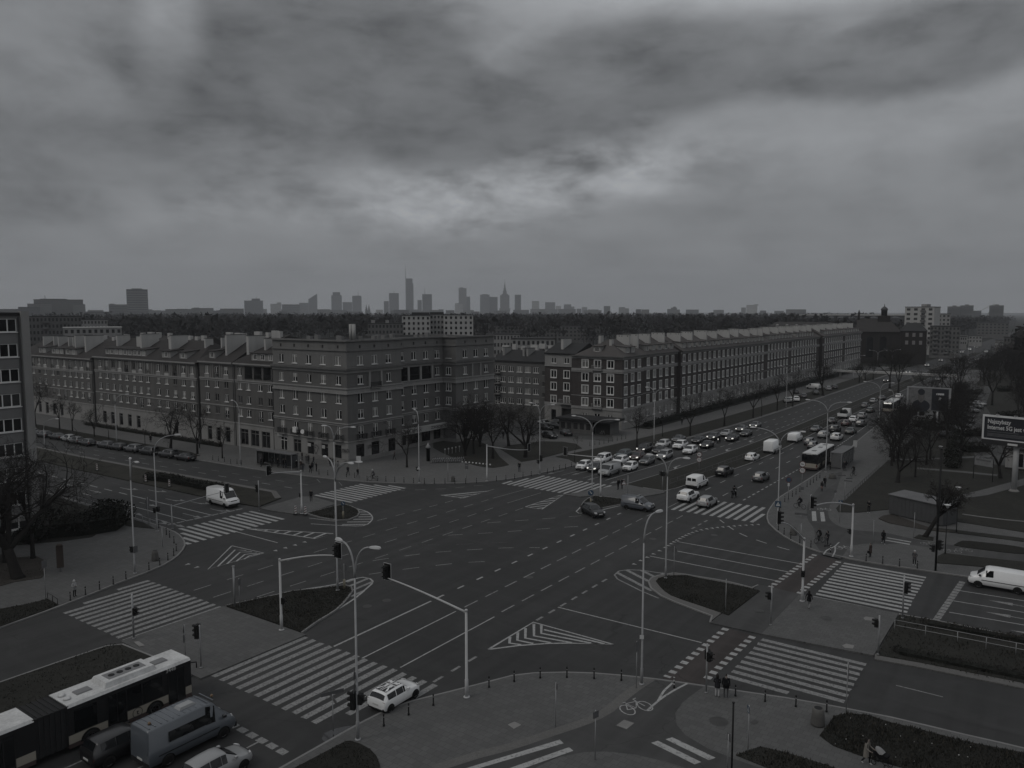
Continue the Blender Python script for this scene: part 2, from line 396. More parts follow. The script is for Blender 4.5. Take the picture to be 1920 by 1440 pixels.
right_k=dens([(150,91.4),(-2,90.3),(-6.7,90.0),(-10.1,89.7),(-14,89.3),(-18,89.2),(-21.6,89.9),(-25,92.2),(-28.1,95.7),(-29.9,98.5),(-31.5,103),(-32.7,110),(-33.0,114),(-33.0,137.6),(-33.8,160),(-34.6,171),(-36,200),(-37.4,228.5),(-38.6,270),(-38.8,340),(-38.8,420)],2.0)
RIGHT=slab('pavement_right',right_k+[(150,420)],'pavement',kerb=right_k,kerb_side=-1)
def ring(poly):return poly+[poly[0]]
med_n=[(-62.0,-20),(-62.0,27),(-61.9,30.4),(-61.2,31.3),(-57,31.5),(-51.8,31.4),(-51.2,30.6),(-51.0,27),(-51.0,-20)]
slab('median_near',med_n,'grass',0.14,kerb=med_n,kerb_side=1)
ref_n=[(-62.0,31.6),(-61.8,41.1),(-57.0,41.2),(-50.6,41.3),(-50.7,31.6)]
slab('refuge_near',ref_n,'pavement',0.11)
isl_n=dens(Q2('F',[(60,1010),(250,960),(400,945),(560,925),(620,920),(662,933),(672,960),(640,1005),(560,1090),(430,1170),(320,1235)]),1.2)
isl_n=[(-61.8,41.3)]+isl_n[1:-1]+[(-51.2,41.4)]
slab('island_near',isl_n,'grass_dark',0.15,kerb=isl_n,kerb_side=-1)
patch('median_board',Q2('E',[(925,1305),(960,1300),(1003,1330),(965,1338)],0.15),'concrete',0.155)
ref_r=[(-19.6,63.6),(-19.6,75.0),(-11.0,75.2),(-11.1,64.6)]
slab('refuge_right',ref_r,'pavement',0.11)
bik_r=[(-24.0,63.4),(-23.6,75.4),(-19.62,75.0),(-19.62,63.6)]
slab('refuge_cycle_strip',bik_r,'asphalt_path',0.093)
med_r=[(-10.9,64.8),(-10.9,75.0),(-8,75.3),(150,77.2),(150,66.2),(-1.2,66.0),(-8,65.3)]
slab('median_right',med_r,'grass',0.14,kerb=ring(med_r[1:3]+[(150,77.2)])[:3],kerb_side=-1)
strip(km:=MB(),[(150,65.9),(-1.2,65.6),(-8,65.0),(-11.0,64.5)],1.1,0.0,0,0.09);tag(km.obj('gutter_right','setts'),kind='structure')
isl_o=dens(Q2('G',[(1740,955),(1500,893),(1290,857),(1120,832),(1010,850),(962,867),(942,893),(960,938),(1030,990),(1200,1062),(1478,1165)]),1.2)
isl_o=[(-23.7,75.2)]+isl_o[1:-1]+[(-24.1,63.5)]
slab('island_right_rim',isl_o,'setts',0.10,kerb=isl_o,kerb_side=1)
isl_g=dens(Q2('G',[(1715,962),(1640,941),(1450,902),(1290,872),(1200,853),(1080,857),(1020,872),(997,893),(1025,930),(1100,990),(1300,1060),(1450,1112),(1498,1130)]),1.2)
slab('island_right',isl_g,'grass_dark',0.17)
med_l=[(-420,64.3),(-139,63.9),(-100,65.0),(-90.2,65.9),(-91.8,71.0),(-95.9,73.3),(-130,71.4),(-150,70.6),(-420,69.5)]
slab('median_left',med_l,'grass_worn',0.14,kerb=med_l[4:],kerb_side=1,kw=0.9,kerb_mat='setts')
ref_l=Q2('F',[(30,385),(315,303),(400,306),(560,352),(345,418),(272,425),(110,402)])
slab('refuge_left',ref_l,'pavement',0.11)
isl_l=dens(Q2('F',[(345,420),(560,366),(620,360),(690,385),(718,415),(702,440),(640,465),(560,468),(440,448)]),1.2)
slab('island_left',isl_l,'grass_dark',0.15,kerb=ring(isl_l),kerb_side=-1)
ref_f=Q2('G',[(365,290),(715,228),(810,206),(1075,262),(1045,280),(785,325),(560,297),(470,305)])
slab('refuge_far',ref_f,'pavement',0.11)
isl_f=dens(Q2('G',[(482,372),(500,340),(540,312),(570,300),(780,326),(785,350),(700,368),(600,388),(520,402)]),1.2)
slab('island_far',isl_f,'grass_dark',0.15,kerb=ring(isl_f),kerb_side=1)
med_f=dens([(-55.2,108.4),(-54.0,120),(-52.6,140),(-51.6,160),(-51.4,220),(-51.4,300),(-51.4,600)],8)+dens([(-45.2,600),(-45.2,300),(-45.0,200),(-44.6,150),(-44.9,136),(-46.2,122),(-47.6,110),(-48.4,107.4),(-52,107.6)],8)
slab('median_far',med_f,'grass',0.14,kerb=med_f,kerb_side=-1)
T=KH+0.03
bed1=dens(Q2('L',[(505,735),(580,640),(605,600),(690,583),(830,592),(1000,645),(1200,692),(1500,772),(1925,855)],T),1.0)+Q2('L',[(1925,990),(1250,990)],T)+dens(Q2('L',[(1100,962),(780,870),(600,805),(505,735)],T),1.0)
slab('bed_near_right',bed1,'grass_dark',T+0.02,KH-0.01)
bed2=Q2('K',[(1550,870),(1720,812),(1925,860)],T)+Q2('L',[(300,862),(620,962),(560,1010),(150,960),(0,900)],T)
slab('bed_near_corner',bed2,'grass',T+0.02,KH-0.01)
bed3=Q2('J',[(200,995),(420,880),(620,775),(655,772),(720,792),(790,830),(835,880),(858,940),(862,995)],T)
slab('bed_near_left',bed3,'grass_dark',T+0.02,KH-0.01)
bed4=Q2('E',[(-300,1130),(0,1078),(200,1040),(330,1008),(405,1048),(300,1090),(0,1200),(-300,1320)],T)
slab('bed_left_verge',bed4,'grass_dark',T+0.02,KH-0.01)
bed5=dens(Q2('E',[(-200,950),(0,918),(100,890),(285,862),(312,800),(300,735),(250,712),(120,722),(0,700),(-200,680)],T),1.5)
slab('bed_left_trees',bed5,'dirt',T+0.02,KH-0.01)
bed6=Q2('E',[(60,640),(250,622),(420,608),(640,578),(728,515),(733,468),(900,505),(1070,522),(1000,482),(780,416),(500,334),(300,276),(100,225)],T)
slab('bed_left_hedge',bed6,'grass',T+0.02,KH-0.01)
lawn=dens(Q2('h',[(-500,880),(-350,960),(-100,1060),(100,1130),(330,1160),(550,1120),(430,1010),(380,900),(420,880)],T)[:6],1.5)+Q2('h',[(420,1010),(330,880),(100,780),(-200,760),(-500,800)],T)
slab('lawn_far_left',lawn,'grass',T+0.02,KH-0.01)
lawn2=Q2('h',[(420,895),(720,1078),(950,1040),(1330,940),(1560,890),(1480,830),(1300,800),(1000,795),(700,830),(560,850)],T)
slab('lawn_far_trees',lawn2,'grass',T+0.02,KH-0.01)
verge=offs(far_k,0.9);vi=[i for i,p in enumerate(verge)if p[1]>117.5 and p[0]>-80]
vin=[verge[i]for i in vi];vout=offs(vin,6.6)
vout[0]=(vout[0][0]+3.5,vout[0][1]+1.5)
slab('verge_boulevard_left',vin+vout[::-1],'grass',T+0.02,KH-0.01)
slab('hedge_bed_right_block',[(-77.3,163),(-77.0,400),(-81.6,400),(-81.6,163)],'grass_dark',T+0.02,KH-0.01)
slab('verge_left_street',[(-420,81.2),(-135,81.0),(-132.6,81.8),(-131.2,83.4),(-136,84.6),(-420,84.6)],'grass_dark',T+0.02,KH-0.01)
park_edge=Q2('D',[(915,1178),(800,1285),(675,1402)],T)
parkA=[(-27.6,420),(-27.0,230),(-26.0,190)]+park_edge+Q2('m',[(1350,420),(1240,540),(1270,590),(1540,597)],T)+Q2('e',[(295,738),(480,760),(1100,880)],T)+Q2('e',[(1920,1010)],T)+[(60,110),(60,420)]
slab('park_lawn',parkA,'grass',T+0.02,KH-0.01)
slab('bed_shed',dens(Q2('e',[(175,850),(230,815),(330,800),(480,850),(800,960),(1100,1005),(1000,1012),(600,958),(300,900)],T),0.8),'dirt',T+0.045,KH)
slab('verge_park_edge',Q2('e',[(850,960),(1100,985),(1920,1085),(1920,1125),(1100,1020),(850,990)],T),'grass',T+0.02,KH-0.01)
slab('bed_leaning_tree',Q2('e',[(600,1078),(660,1040),(835,1075),(830,1110),(700,1100)],T),'grass',T+0.02,KH-0.01)
slab('bed_right_mid',dens(Q2('e',[(1080,1165),(1180,1115),(1300,1120),(1925,1200),(1925,1270),(1500,1230),(1200,1190)],T),1.0),'grass_dark',T+0.02,KH-0.01)
slab('bed_right_low',Q2('e',[(885,1300),(960,1262),(1200,1290),(1925,1370),(2400,1400),(2400,1560),(1925,1470),(1300,1415),(875,1380)],T),'grass',T+0.02,KH-0.01)
slab('path_park_long',Q2('e',[(1050,600),(1230,552),(1480,490),(1920,370),(1920,450),(1480,570),(1230,605),(1130,640)],T),'pavement',T+0.04,KH)
strip(pp:=MB(),Q2('e',[(640,245),(900,265),(1200,290),(1600,330)],T),1.5,T+0.03,0,0.012);tag(pp.obj('path_park_cross','pavement'),kind='structure')
strip(pp:=MB(),Q2('e',[(230,140),(560,140),(1100,120),(1600,95)],T),1.3,T+0.03,0,0.012);tag(pp.obj('path_park_back','pavement'),kind='structure')
strip(pp:=MB(),Q2('d',[(780,1195),(1000,1205),(1400,1235)],T),0.9,T+0.03,0,0.012);tag(pp.obj('path_park_far','pavement'),kind='structure')
strip(pp:=MB(),Q2('e',[(1180,800),(1400,832),(1700,868),(1940,890)],T),0.22,T+0.02,0,0.1);tag(pp.obj('park_edging','kerb'),kind='structure')
strip(pp:=MB(),[(-8,160),(-14,200),(-22,260),(-25,330)],7.5,T+0.03,0,0.01);tag(pp.obj('parking_lane','asphalt_path'),kind='structure')
patch('courtyard',[(-104,137),(-76,143),(-84,157),(-100,165),(-135,165),(-135,140)],'asphalt_path',KH+0.006)
Z1=KH+0.006
cp=dens(Q2('K',[(992,352),(880,425),(780,505),(700,572),(560,645),(300,735),(0,835)],KH)+Q2('J',[(1550,892),(1250,990)],KH),1.0)
cp2=dens(Q2('K',[(60,1010),(330,882),(500,850),(650,845),(850,866),(1050,912),(1250,975),(1400,1030)],KH),1.0)
cp3=dens(Q2('L',[(330,1010),(0,908)],KH)[:1]+Q2('K',[(1700,953),(1550,902),(1350,822),(1200,732),(1140,660),(1130,580),(1180,508),(1325,398)],KH),1.0)
patch('cycle_path_near',cp+cp2+cp3,'asphalt_path',Z1)
strip(sb:=MB(),offs(cp,-0.38),0.75,Z1+0.003);tag(sb.obj('sett_strip_near','setts'),kind='structure')
cq=dens(Q2('m',[(1060,1180),(960,1040),(930,820),(850,700),(830,560),(870,430),(1000,250),(1200,60)],KH),1.0)
cq2=dens(Q2('m',[(1330,30),(1230,330),(1160,480),(1130,620),(1200,740),(1420,830),(1920,880)],KH)+Q2('e',[(600,1092),(850,1135),(1080,1168),(1300,1215),(1930,1275)],KH),1.0)
cq3=dens(Q2('e',[(1930,1366),(1300,1290),(960,1240),(700,1180),(400,1150),(100,1150)],KH)+Q2('m',[(1620,1030),(1450,1060),(1300,1240)],KH),1.0)
patch('cycle_path_right',cq+cq2+cq3,'asphalt_path',Z1)
# ================================================================== ROAD MARKINGS (flat paint, children of the road)
ZP=0.006
def paint(name,mbx,m='road_paint',parent=ROAD):
 o=mbx.obj(name,m,parent)
 return o
def quad(name,pts,m='road_paint',z=ZP,parent=ROAD):
 a=sum(pts[i][0]*pts[(i+1)%len(pts)][1]-pts[(i+1)%len(pts)][0]*pts[i][1]for i in range(len(pts)))
 if a<0:pts=pts[::-1]
 z+=random.uniform(0,0.003)
 return paint(name,MB().add([(x,y,z)for x,y in pts],[range(len(pts))]),m,parent)
def line(pts,w=0.12,m='road_paint',name='lane_line',z=ZP,parent=ROAD):return paint(name,strip(MB(),pts,w,z+random.uniform(0,0.003)),m,parent)
def dashed(pts,L,G,w=0.12,m='road_paint',name='lane_dash',phase=0.0):
 pts=dens(pts,1.0)if len(pts)>2 else pts
 seg=[];tot=0
 for i in range(len(pts)-1):
  d=math.hypot(pts[i+1][0]-pts[i][0],pts[i+1][1]-pts[i][1]);seg.append((tot,d,i));tot+=d
 def at(s):
  for t0,d,i in seg:
   if s<=t0+d or i==len(seg)-1:
    k=(s-t0)/max(d,1e-6);a,b=pts[i],pts[i+1];return(a[0]+(b[0]-a[0])*k,a[1]+(b[1]-a[1])*k)
 s=phase
 while s+L*0.6<tot:
  e=min(s+L,tot);j=random.uniform(-.015,.015)
  line([at(s),at((s+e)/2),at(e)],w+j,m,name);s+=L+G
def zebra(x0,x1,y0,y1,along,n,m='road_paint',w=0.5,skip=None):
 for i in range(n):
  r=lambda:random.uniform(-.06,.06)
  if along=='y':
   c=x0+(x1-x0)*(i+0.5)/n;a,b=y0,y1
   if skip:a,b=skip(i,a,b)
   quad('crossing_stripe',[(c-w/2,a+r()),(c+w/2,a+r()),(c+w/2,b+r()),(c-w/2,b+r())],m)
  else:
   c=y0+(y1-y0)*(i+0.5)/n;a,b=x0,x1
   if skip:a,b=skip(i,a,b)
   quad('crossing_stripe',[(a+r(),c-w/2),(b+r(),c-w/2),(b+r(),c+w/2),(a+r(),c+w/2)],m)
zebra(-74.7,-61.6,31.9,41.0,'y',13,'road_paint_worn',0.52,lambda i,a,b:((37.8,b)if i==0 else(34.1,b)if i==1 else(a,b)))
zebra(-50.9,-35.6,32.4,41.1,'y',15,'road_paint_worn',0.52,lambda i,a,b:(a if i<12 else a+(i-11)*2.1,b))
zebra(-89.3,-82.2,50.0,64.4,'x',14,'road_paint',0.5,lambda i,a,b:(a+max(0,3-i)*2.0,b))
zebra(-89.6,-81.7,74.9,86.8,'x',12,'road_paint',0.5,lambda i,a,b:(a+(max(0,i-9)*2.2),b))
zebra(-71.9,-56.4,97.6,106.5,'y',15,'road_paint',0.5,lambda i,a,b:(a,b-max(0,2-i)*3.2))
zebra(-43.4,-31.4,98.0,106.6,'y',11,'road_paint',0.5,lambda i,a,b:(a,b-max(0,i-9)*3.5))
zebra(-18.4,-10.5,74.7,88.0,'x',13,'road_paint',0.5)
zebra(-19.3,-11.3,54.2,63.2,'x',9,'road_paint_worn',0.5,lambda i,a,b:(a,b-max(0,1-i)*3.5))
line([(-47.1,41.2),(-47.3,53.3)],0.2);line([(-43.65,41.0),(-43.8,52.7)],0.13);line([(-40.1,41.6),(-40.2,53.7)],0.13)
line([(-47.2,10),(-47.1,28.9)],0.14,'road_paint_worn');line([(-43.6,10),(-43.6,28.9)],0.14,'road_paint_worn');line([(-40.2,10),(-40.2,28.9)],0.14,'road_paint_worn')
dashed([(-47.35,54.2),(-47.9,100)],1.0,1.0+1.1,0.22,'road_paint')
dashed([(-43.8,53.9),(-44.3,97.5)],2.0,1.25,0.15,'road_paint_worn');dashed([(-40.35,55),(-40.5,97.5)],2.0,1.25,0.15,'road_paint_worn')
dashed([(-36.5,41.3),(-36.55,47.4)],1.05,1.0,0.24,'road_paint_worn');dashed([(-36.7,55.2),(-36.8,69)],1.0,1.0,0.24,'road_paint_worn')
dashed([(-37.0,90.6),(-36.9,97)],1.0,1.0,0.24,'road_paint_worn')
dashed([(-49.8,29.3),(-37.2,29.0)],0.75,0.28,0.5,'road_paint_worn','stop_block')
dashed([(-71.8,70.6),(-70.9,82),(-70.2,94)],1.6,1.5,0.14,'road_paint_worn')
dashed([(-68.0,42),(-68.0,50),(-67.8,62),(-67.4,75),(-66.9,88)],1.9,1.8,0.13,'road_paint_worn');line([(-66.9,89.1),(-66.1,98.4)],0.13,'road_paint_worn')
dashed([(-64.8,42),(-64.6,50),(-64.2,62),(-63.6,75),(-63.5,86)],1.9,1.8,0.13,'road_paint_worn');line([(-63.5,87.9),(-63.1,96)],0.13,'road_paint_worn')
dashed([(-61.5,44.5),(-61.1,52),(-60.7,60),(-60.4,75),(-60.1,87)],1.9,1.8,0.13,'road_paint_worn')
dashed([(-60.0,70.8),(-55.5,75.7),(-50.5,81.9),(-48.8,83.6)],1.8,1.9,0.14,'road_paint_worn')
dashed([(-59.5,78.0),(-54.4,84.2),(-51.8,87.6),(-50,90)],1.8,1.9,0.14,'road_paint_worn')
dashed([(-60.4,58.6),(-57.2,64.2),(-51.7,70.4),(-48.2,73.1)],1.8,1.8,0.14,'road_paint_worn')
dashed([(-57.5,55.2),(-55.2,59.2),(-51.9,63.8),(-49.0,66.6)],1.8,1.8,0.14,'road_paint_worn')
dashed([(-59.9,66.0),(-56.4,68.8),(-50.5,74.6)],2.0,2.0,0.13,'road_paint_faint')
line([(-67.2,108.5),(-66.0,120)],0.13,'road_paint_worn');line([(-63.2,108.5),(-62.2,122)],0.13,'road_paint_worn')
line([(-59.4,109.3),(-57.3,133.7)],0.15);dashed([(-57.2,135),(-55.6,151),(-54.2,170),(-53.0,202)],2.0,1.8,0.16);line([(-54.3,108.6),(-51.0,160),(-50.9,330)],0.12,'road_paint_worn')
dashed([(-62.0,124),(-59.8,180),(-58.6,224),(-58.5,420)],2.0,4.0,0.14);dashed([(-58.7,140),(-56.3,187),(-55.1,213),(-55.0,420)],2.0,4.0,0.14)
dashed([(-43.7,112),(-43.4,160)],2.2,4.0,0.15);dashed([(-40.2,110),(-39.8,160)],2.2,4.0,0.15);dashed([(-36.8,109),(-36.6,160),(-38,200)],1.0,1.0,0.22)
dashed([(-41.6,165),(-41.4,420)],2.2,5.0,0.15);dashed([(-48.0+3,165),(-45.0+0.2,170)],2,2,0.1)
for y,xa,xb in((84.5,-36.3,-22.3),(81.05,-35.0,-22.4),(77.6,-36.5,-22.4)):line([(xa,y),(xb,y+0.08)],0.16)
for y in(85.2,81.8,78.4):line([(-7.4,y),(30,y+3.1)],0.14)
line([(-36.8,58.9),(-23.1,59.2)],0.14)
dashed([(-9.0,60.4),(60,61.2)],3.0,6.0,0.12,'road_paint_worn',phase=0.2)
dashed([(-7.3,88.3),(-8.1,75.5)],0.72,0.16,0.55,'road_paint_worn','stop_block')
for xa,xb in(((-21.7,88.8),(-22.6,74.5)),((-18.95,87.8),(-19.8,74.6)),((-22.5,63.2),(-22.9,51.9)),((-20.1,62.9),(-20.4,52.9))):
 dashed([xa,xb],0.5,0.5,0.55,'road_paint','cycle_crossing_block')
quad('cycle_crossing',[(-22.2,89.0),(-18.7,88.0),(-19.5,75.3),(-22.9,75.3)],'asphalt_red',0.004);quad('cycle_crossing',[(-22.8,63.2),(-19.9,63.2),(-20.2,52.3),(-23.1,51.4)],'asphalt_red',0.004)
def teeth(pts,step=0.75,size=0.5):
 pts=dens(pts,0.4);acc=0
 for i in range(len(pts)-1):
  a,b=Vector(pts[i]),Vector(pts[i+1]);d=(b-a).length;acc+=d
  if acc>=step:
   acc=0;t=(b-a).normalized();n=Vector((-t.y,t.x));c=b
   quad('give_way_tooth',[tuple(c-t*size*.45),tuple(c+t*size*.45),tuple(c-n*size*1.1)],'road_paint')
teeth([(-36.9,72.6),(-36.6,81.5),(-36.7,85.0),(-36.4,89.6),(-35.4,92.2),(-33.0,95.4),(-31.0,97.6)])
dashed([(-35.7,96.8),(-33,93.7),(-31.1,91.9),(-28.5,90.4),(-25.5,89.15),(-22.6,88.4)],1.6,1.5,0.16)
teeth([(-77.4,46.4),(-73.2,46.4)],1.3,0.55);teeth(Q2('F',[(60,690),(240,640),(350,605)]),1.2,0.55)
line([(-111.2,59.4),(-91.4,59.7)],0.18);line([(-111.1,56.05),(-92.1,56.2)],0.16);line([(-88.9,59.9),(-83,60.1)],0.13);line([(-82.2,56.8),(-74.3,56.8)],0.15)
dashed([(-140,59.0),(-112,59.4)],2.2,2.0,0.2);dashed([(-140,55.5),(-112,56.0)],2.2,5.0,0.16);dashed([(-160,61.8),(-93,62.6)],2.5,5,0.12,'road_paint_faint')
dashed([(-91.4,64.2),(-92.1,53.0)],1.0,0.2,0.42,'road_paint_worn','stop_block')
dashed([(-160,72.4),(-142,73.2),(-126,74.3),(-96,76.4)],2.0,3.2,0.12,'road_paint');dashed([(-160,75.2),(-130,76.5),(-100,78.8),(-93,79.6)],2.0,3.2,0.12,'road_paint_worn')
dashed(Q2('g',[(440,1178),(650,1175),(840,1167),(1025,1160),(1200,1150),(1340,1135),(1500,1120),(1680,1103)]),1.6,1.5,0.14,'road_paint_worn')
line(Q2('f',[(990,875),(1035,920)]),0.1,'road_paint_worn');line(Q2('f',[(1295,915),(1340,965)]),0.1,'road_paint_worn')
def arrow(x,y,ang,kind='s',L=4.5,m='road_paint_worn'):
 c,s=math.cos(ang),math.sin(ang)
 def tr(p):return[(x+a*c-b*s,y+a*s+b*c)for a,b in p]
 quad('turn_arrow',tr([(0,-.08),(L*.62,-.08),(L*.62,.08),(0,.08)]),m)
 if kind in 's+':quad('turn_arrow',tr([(L*.62,-.38),(L,0),(L*.62,.38)]),m)
 if kind in 'r+':quad('turn_arrow',tr([(L*.35,-.15),(L*.62,-.5),(L*.48,-1.0),(L*.85,-.75),(L*.74,-.4),(L*.5,.0)]),m)
 if kind in 'l':quad('turn_arrow',tr([(L*.35,.1),(L*.62,.5),(L*.48,1.0),(L*.85,.75),(L*.74,.4),(L*.5,0)]),m)
for x,y,k in((-121,57.6,'s'),(-106.5,57.9,'s'),(-95.8,58,'s'),(-107.6,54.4,'r'),(-103.5,54.2,'s'),(-96.2,54.3,'r'),(-93.6,54.2,'s'),(-128,57.5,'s'),(-118,61.2,'l'),(-105.5,61.3,'l'),(-101,62.4,'l'),(-95,61.6,'l'),(-113,62.9,'l')):arrow(x,y,0.02,k)
for x,y in((-1.2,84.0),(-1.2,80.5)):arrow(x+1.6,y,R_(181),'s',5.2)
arrow(2.5,77.0,R_(181),'s',5.2);arrow(8,84.3,R_(181),'s',5.2)
for x,y in((-54.0,128),(-53.6,137),(-52.9,150),(-52.6,163)):arrow(x-0.6,y,R_(-92),'l',4.5,'road_paint')
arrow(-57.3,112,R_(-95),'s');arrow(-65.4,114,R_(-97),'s');arrow(-61.4,112,R_(-96),'s');arrow(-69,112,R_(-98),'s')
def clip_seg(poly,p,d):
 ts=[]
 n=len(poly)
 for i in range(n):
  a,b=Vector(poly[i]),Vector(poly[(i+1)%n]);e=b-a
  den=d.x*e.y-d.y*e.x
  if abs(den)<1e-9:continue
  w=a-p;t=(w.x*e.y-w.y*e.x)/den;s=(w.x*d.y-w.y*d.x)/den
  if 0<=s<1:ts.append(t)
 ts.sort();return list(zip(ts[::2],ts[1::2]))
def hatch(poly,ang,step,w,m='road_paint',edge=0.16,closed=True):
 if edge:line(ring(poly)if closed else poly,edge,m,'hatch_outline')
 d=Vector((math.cos(ang),math.sin(ang)));n=Vector((-d.y,d.x))
 ks=[Vector(p).dot(n)for p in poly];k=min(ks)+step*0.6
 while k<max(ks)-w*0.4:
  for t0,t1 in clip_seg(poly,n*k,d):
   if t1-t0>0.25:line([tuple(n*k+d*t0),tuple(n*k+d*t1)],w,m,'hatch_bar')
  k+=step
def T5(pts):return[tuple(P(900+x/4.8,1150+y/4.8)[:2])for x,y in pts]
line(T5([(75,325),(480,80),(1200,280),(800,268),(600,272),(350,290),(75,325)]),0.2,'road_paint','hatch_outline')
for pts in([(270,215),(265,268),(370,283)],[(340,172),(337,243),(480,272)],[(410,135),(408,223),(640,265)],[(485,95),(486,203),(830,265)],[(552,105),(552,180),(1000,268)],[(575,147),(1120,274)]):line(T5(pts),0.24,'road_paint','hatch_bar')
line(Q2('E',[(1605,640),(1825,690),(1440,803),(1605,640)]),0.16,'road_paint','hatch_outline')
for pts in([(1508,783),(1628,668),(1705,672)],[(1572,765),(1662,684),(1745,682)],[(1635,748),(1695,700),(1780,690)],[(1690,733),(1725,710),(1800,693)]):line(Q2('E',pts),0.2,'road_paint','hatch_bar')
hatch([(-82.5,58.4),(-71.9,63.2),(-72.0,60.5)],R_(100),1.5,0.32,'road_paint',0.2)
hatch([(-74.3,86.1),(-70.2,92.4),(-70.5,86.6)],R_(60),1.0,0.28,'road_paint',0.2)
hatch([(-60.2,87.7),(-59.9,98.0),(-57.6,87.9)],R_(60),1.05,0.28,'road_paint',0.2)
nose=dens(Q2('G',[(1015,1003),(900,955),(800,905),(730,870),(710,842),(740,815),(800,806),(890,809),(1010,826),(1110,836)]),0.8)
hatch(nose+Q2('G',[(1010,848),(958,866),(938,895),(960,945)]),R_(152),1.35,0.42,'road_paint_worn',0);line(nose,0.18,'road_paint_worn','hatch_outline')
nose=dens(Q2('F',[(555,1088),(690,1000),(760,940),(800,905),(808,885),(790,868),(740,858),(660,872),(560,905),(250,955),(0,1017)]),0.8)
hatch(Q2('F',[(640,1010),(690,1000),(760,940),(800,905),(808,885),(790,868),(740,858),(660,872),(600,910),(660,925),(680,960)]),R_(93),1.05,0.36,'road_paint_worn',0);line(nose,0.2,'road_paint','hatch_outline')
nose=dens(Q2('F',[(585,500),(740,502),(792,475),(806,442),(770,405),(690,380)]),0.8)
hatch(nose+Q2('F',[(722,415),(706,444),(640,470)]),R_(38),1.25,0.5,'road_paint_worn',0);line(nose,0.18,'road_paint','hatch_outline')
line(Q2('F',[(380,488),(585,500)]),0.16);line(Q2('F',[(368,448),(560,472)]),0.14)
nose=Q2('G',[(475,372),(445,402),(462,415),(520,415)]);line(nose,0.2,'road_paint','hatch_outline')
line(Q2('G',[(600,397),(780,355),(800,365)]),0.25,'road_paint','hatch_outline');line(Q2('G',[(1080,375),(1160,335)]),0.14,'road_paint_worn')
for k,pts in(('F',[(745,330),(900,300),(1190,325),(1215,352),(1000,378),(820,372)]),('F',[(830,575),(905,552),(920,556),(850,580)])):
 quad('asphalt_repair',Q2(k,pts),'asphalt_patch',0.003)
for pts in([(-58,60.5),(-53.5,60.7),(-53.3,64.0),(-58.2,63.8)],[(-45.6,46),(-44.1,46),(-44.1,52.5),(-45.6,52.6)],[(-39.8,71),(-38.3,71),(-38.2,79.5),(-39.7,79.6)],[(-33,79),(-26,79.2),(-26,80.6),(-33,80.5)],[(-70.5,46),(-69,46),(-68.9,58),(-70.3,58)],[(-108,75.2),(-99,76.4),(-99.2,78),(-108,76.7)],[(-46.5,120),(-45.2,120),(-45,131),(-46.3,131)],[(-55.5,92),(-50.5,92.4),(-50.7,95.2),(-55.6,94.8)],[(-4,57.5),(4,57.7),(4,59.2),(-4,59.1)]):quad('asphalt_repair',pts,'asphalt_patch',0.0025)
M('tar',(0.022,0.022,0.022),.6,.2)
for pts in([(-66,66),(-61,67.2),(-55,66.6),(-49.5,68.0)],[(-42,58),(-41.6,64),(-42.3,71),(-41.9,80)],[(-34,56.2),(-29,57.4),(-24.5,57.0)],[(-62.5,100),(-62,108),(-60.8,120)],[(-33.5,82.6),(-28,82.9),(-24,82.5)],[(-72,60),(-66,72.5),(-64.8,80)],[(-12,58.2),(-4,57.4),(6,58.6)],[(-48.8,44),(-48.5,52),(-49.2,60)]):line(dens(pts,.8),0.05,'tar','crack_seal',0.004)
def disc(name,c,r,m,z,parent=ROAD,n=20):
 return MB().add([(c[0]+r*math.cos(2*math.pi*i/n),c[1]+r*math.sin(2*math.pi*i/n),z)for i in range(n)],[range(n)]).obj(name,m,parent)
for k,x,y in(('G',975,592),('F',905,1018),('F',770,1058),('G',1400,566),('G',120,858)):disc('manhole_cover',Q(k,x,y)[:2],0.42,'iron_cover',0.005)
disc('manhole_cover',Q('K',1432,650)[:2],0.62,'iron_cover',KH+0.006,NEAR);disc('manhole_cover',Q('H',552,1150)[:2],0.5,'iron_cover',KH+0.003,NEAR);disc('manhole_cover',Q('H',85,1098)[:2],0.45,'iron_cover',KH+0.003,NEAR)
def zq(k,pts,m,nm,parent):return quad(nm,Q2(k,pts,KH),m,Z1+0.006,parent)
zq('K',[(712,668),(775,620),(858,648),(795,700)],'iron_cover','hatch_cover',NEAR);quad('hatch_cover',Q2('K',[(722,666),(776,627),(846,650),(793,692)],KH),'concrete',Z1+0.009,NEAR)
zq('K',[(1645,645),(1680,625),(1710,640),(1675,663)],'iron_cover','drain_grate',NEAR)
zq('J',[(1742,660),(1790,640),(1838,662),(1785,690)],'concrete','hatch_cover',NEAR);zq('L',[(660,112),(690,100),(745,112),(735,134),(680,130)],'concrete','hatch_cover',NEAR)
zq('H',[(808,1140),(825,1130),(880,1138),(872,1160),(820,1155)],'concrete','hatch_cover',NEAR)
for k,pts in(('K',[(963,787),(1010,772),(1310,920),(1265,936)]),('K',[(1063,762),(1110,748),(1410,890),(1362,907)])):zq(k,pts,'road_paint','crossing_stripe',NEAR)
a,b,c_,d_=[Q('K',*p,KH)for p in((330,765),(358,790),(395,817),(425,842))]
e1,e2,e3,e4=[Q('J',*p,KH)for p in((1380,985),(1470,985),(1620,1010),(1720,1010))]
quad('crossing_stripe',[tuple(p[:2])for p in(a,b,e2,e1)],'road_paint',Z1+0.006,NEAR);quad('crossing_stripe',[tuple(p[:2])for p in(c_,d_,e4,e3)],'road_paint',Z1+0.006,NEAR)
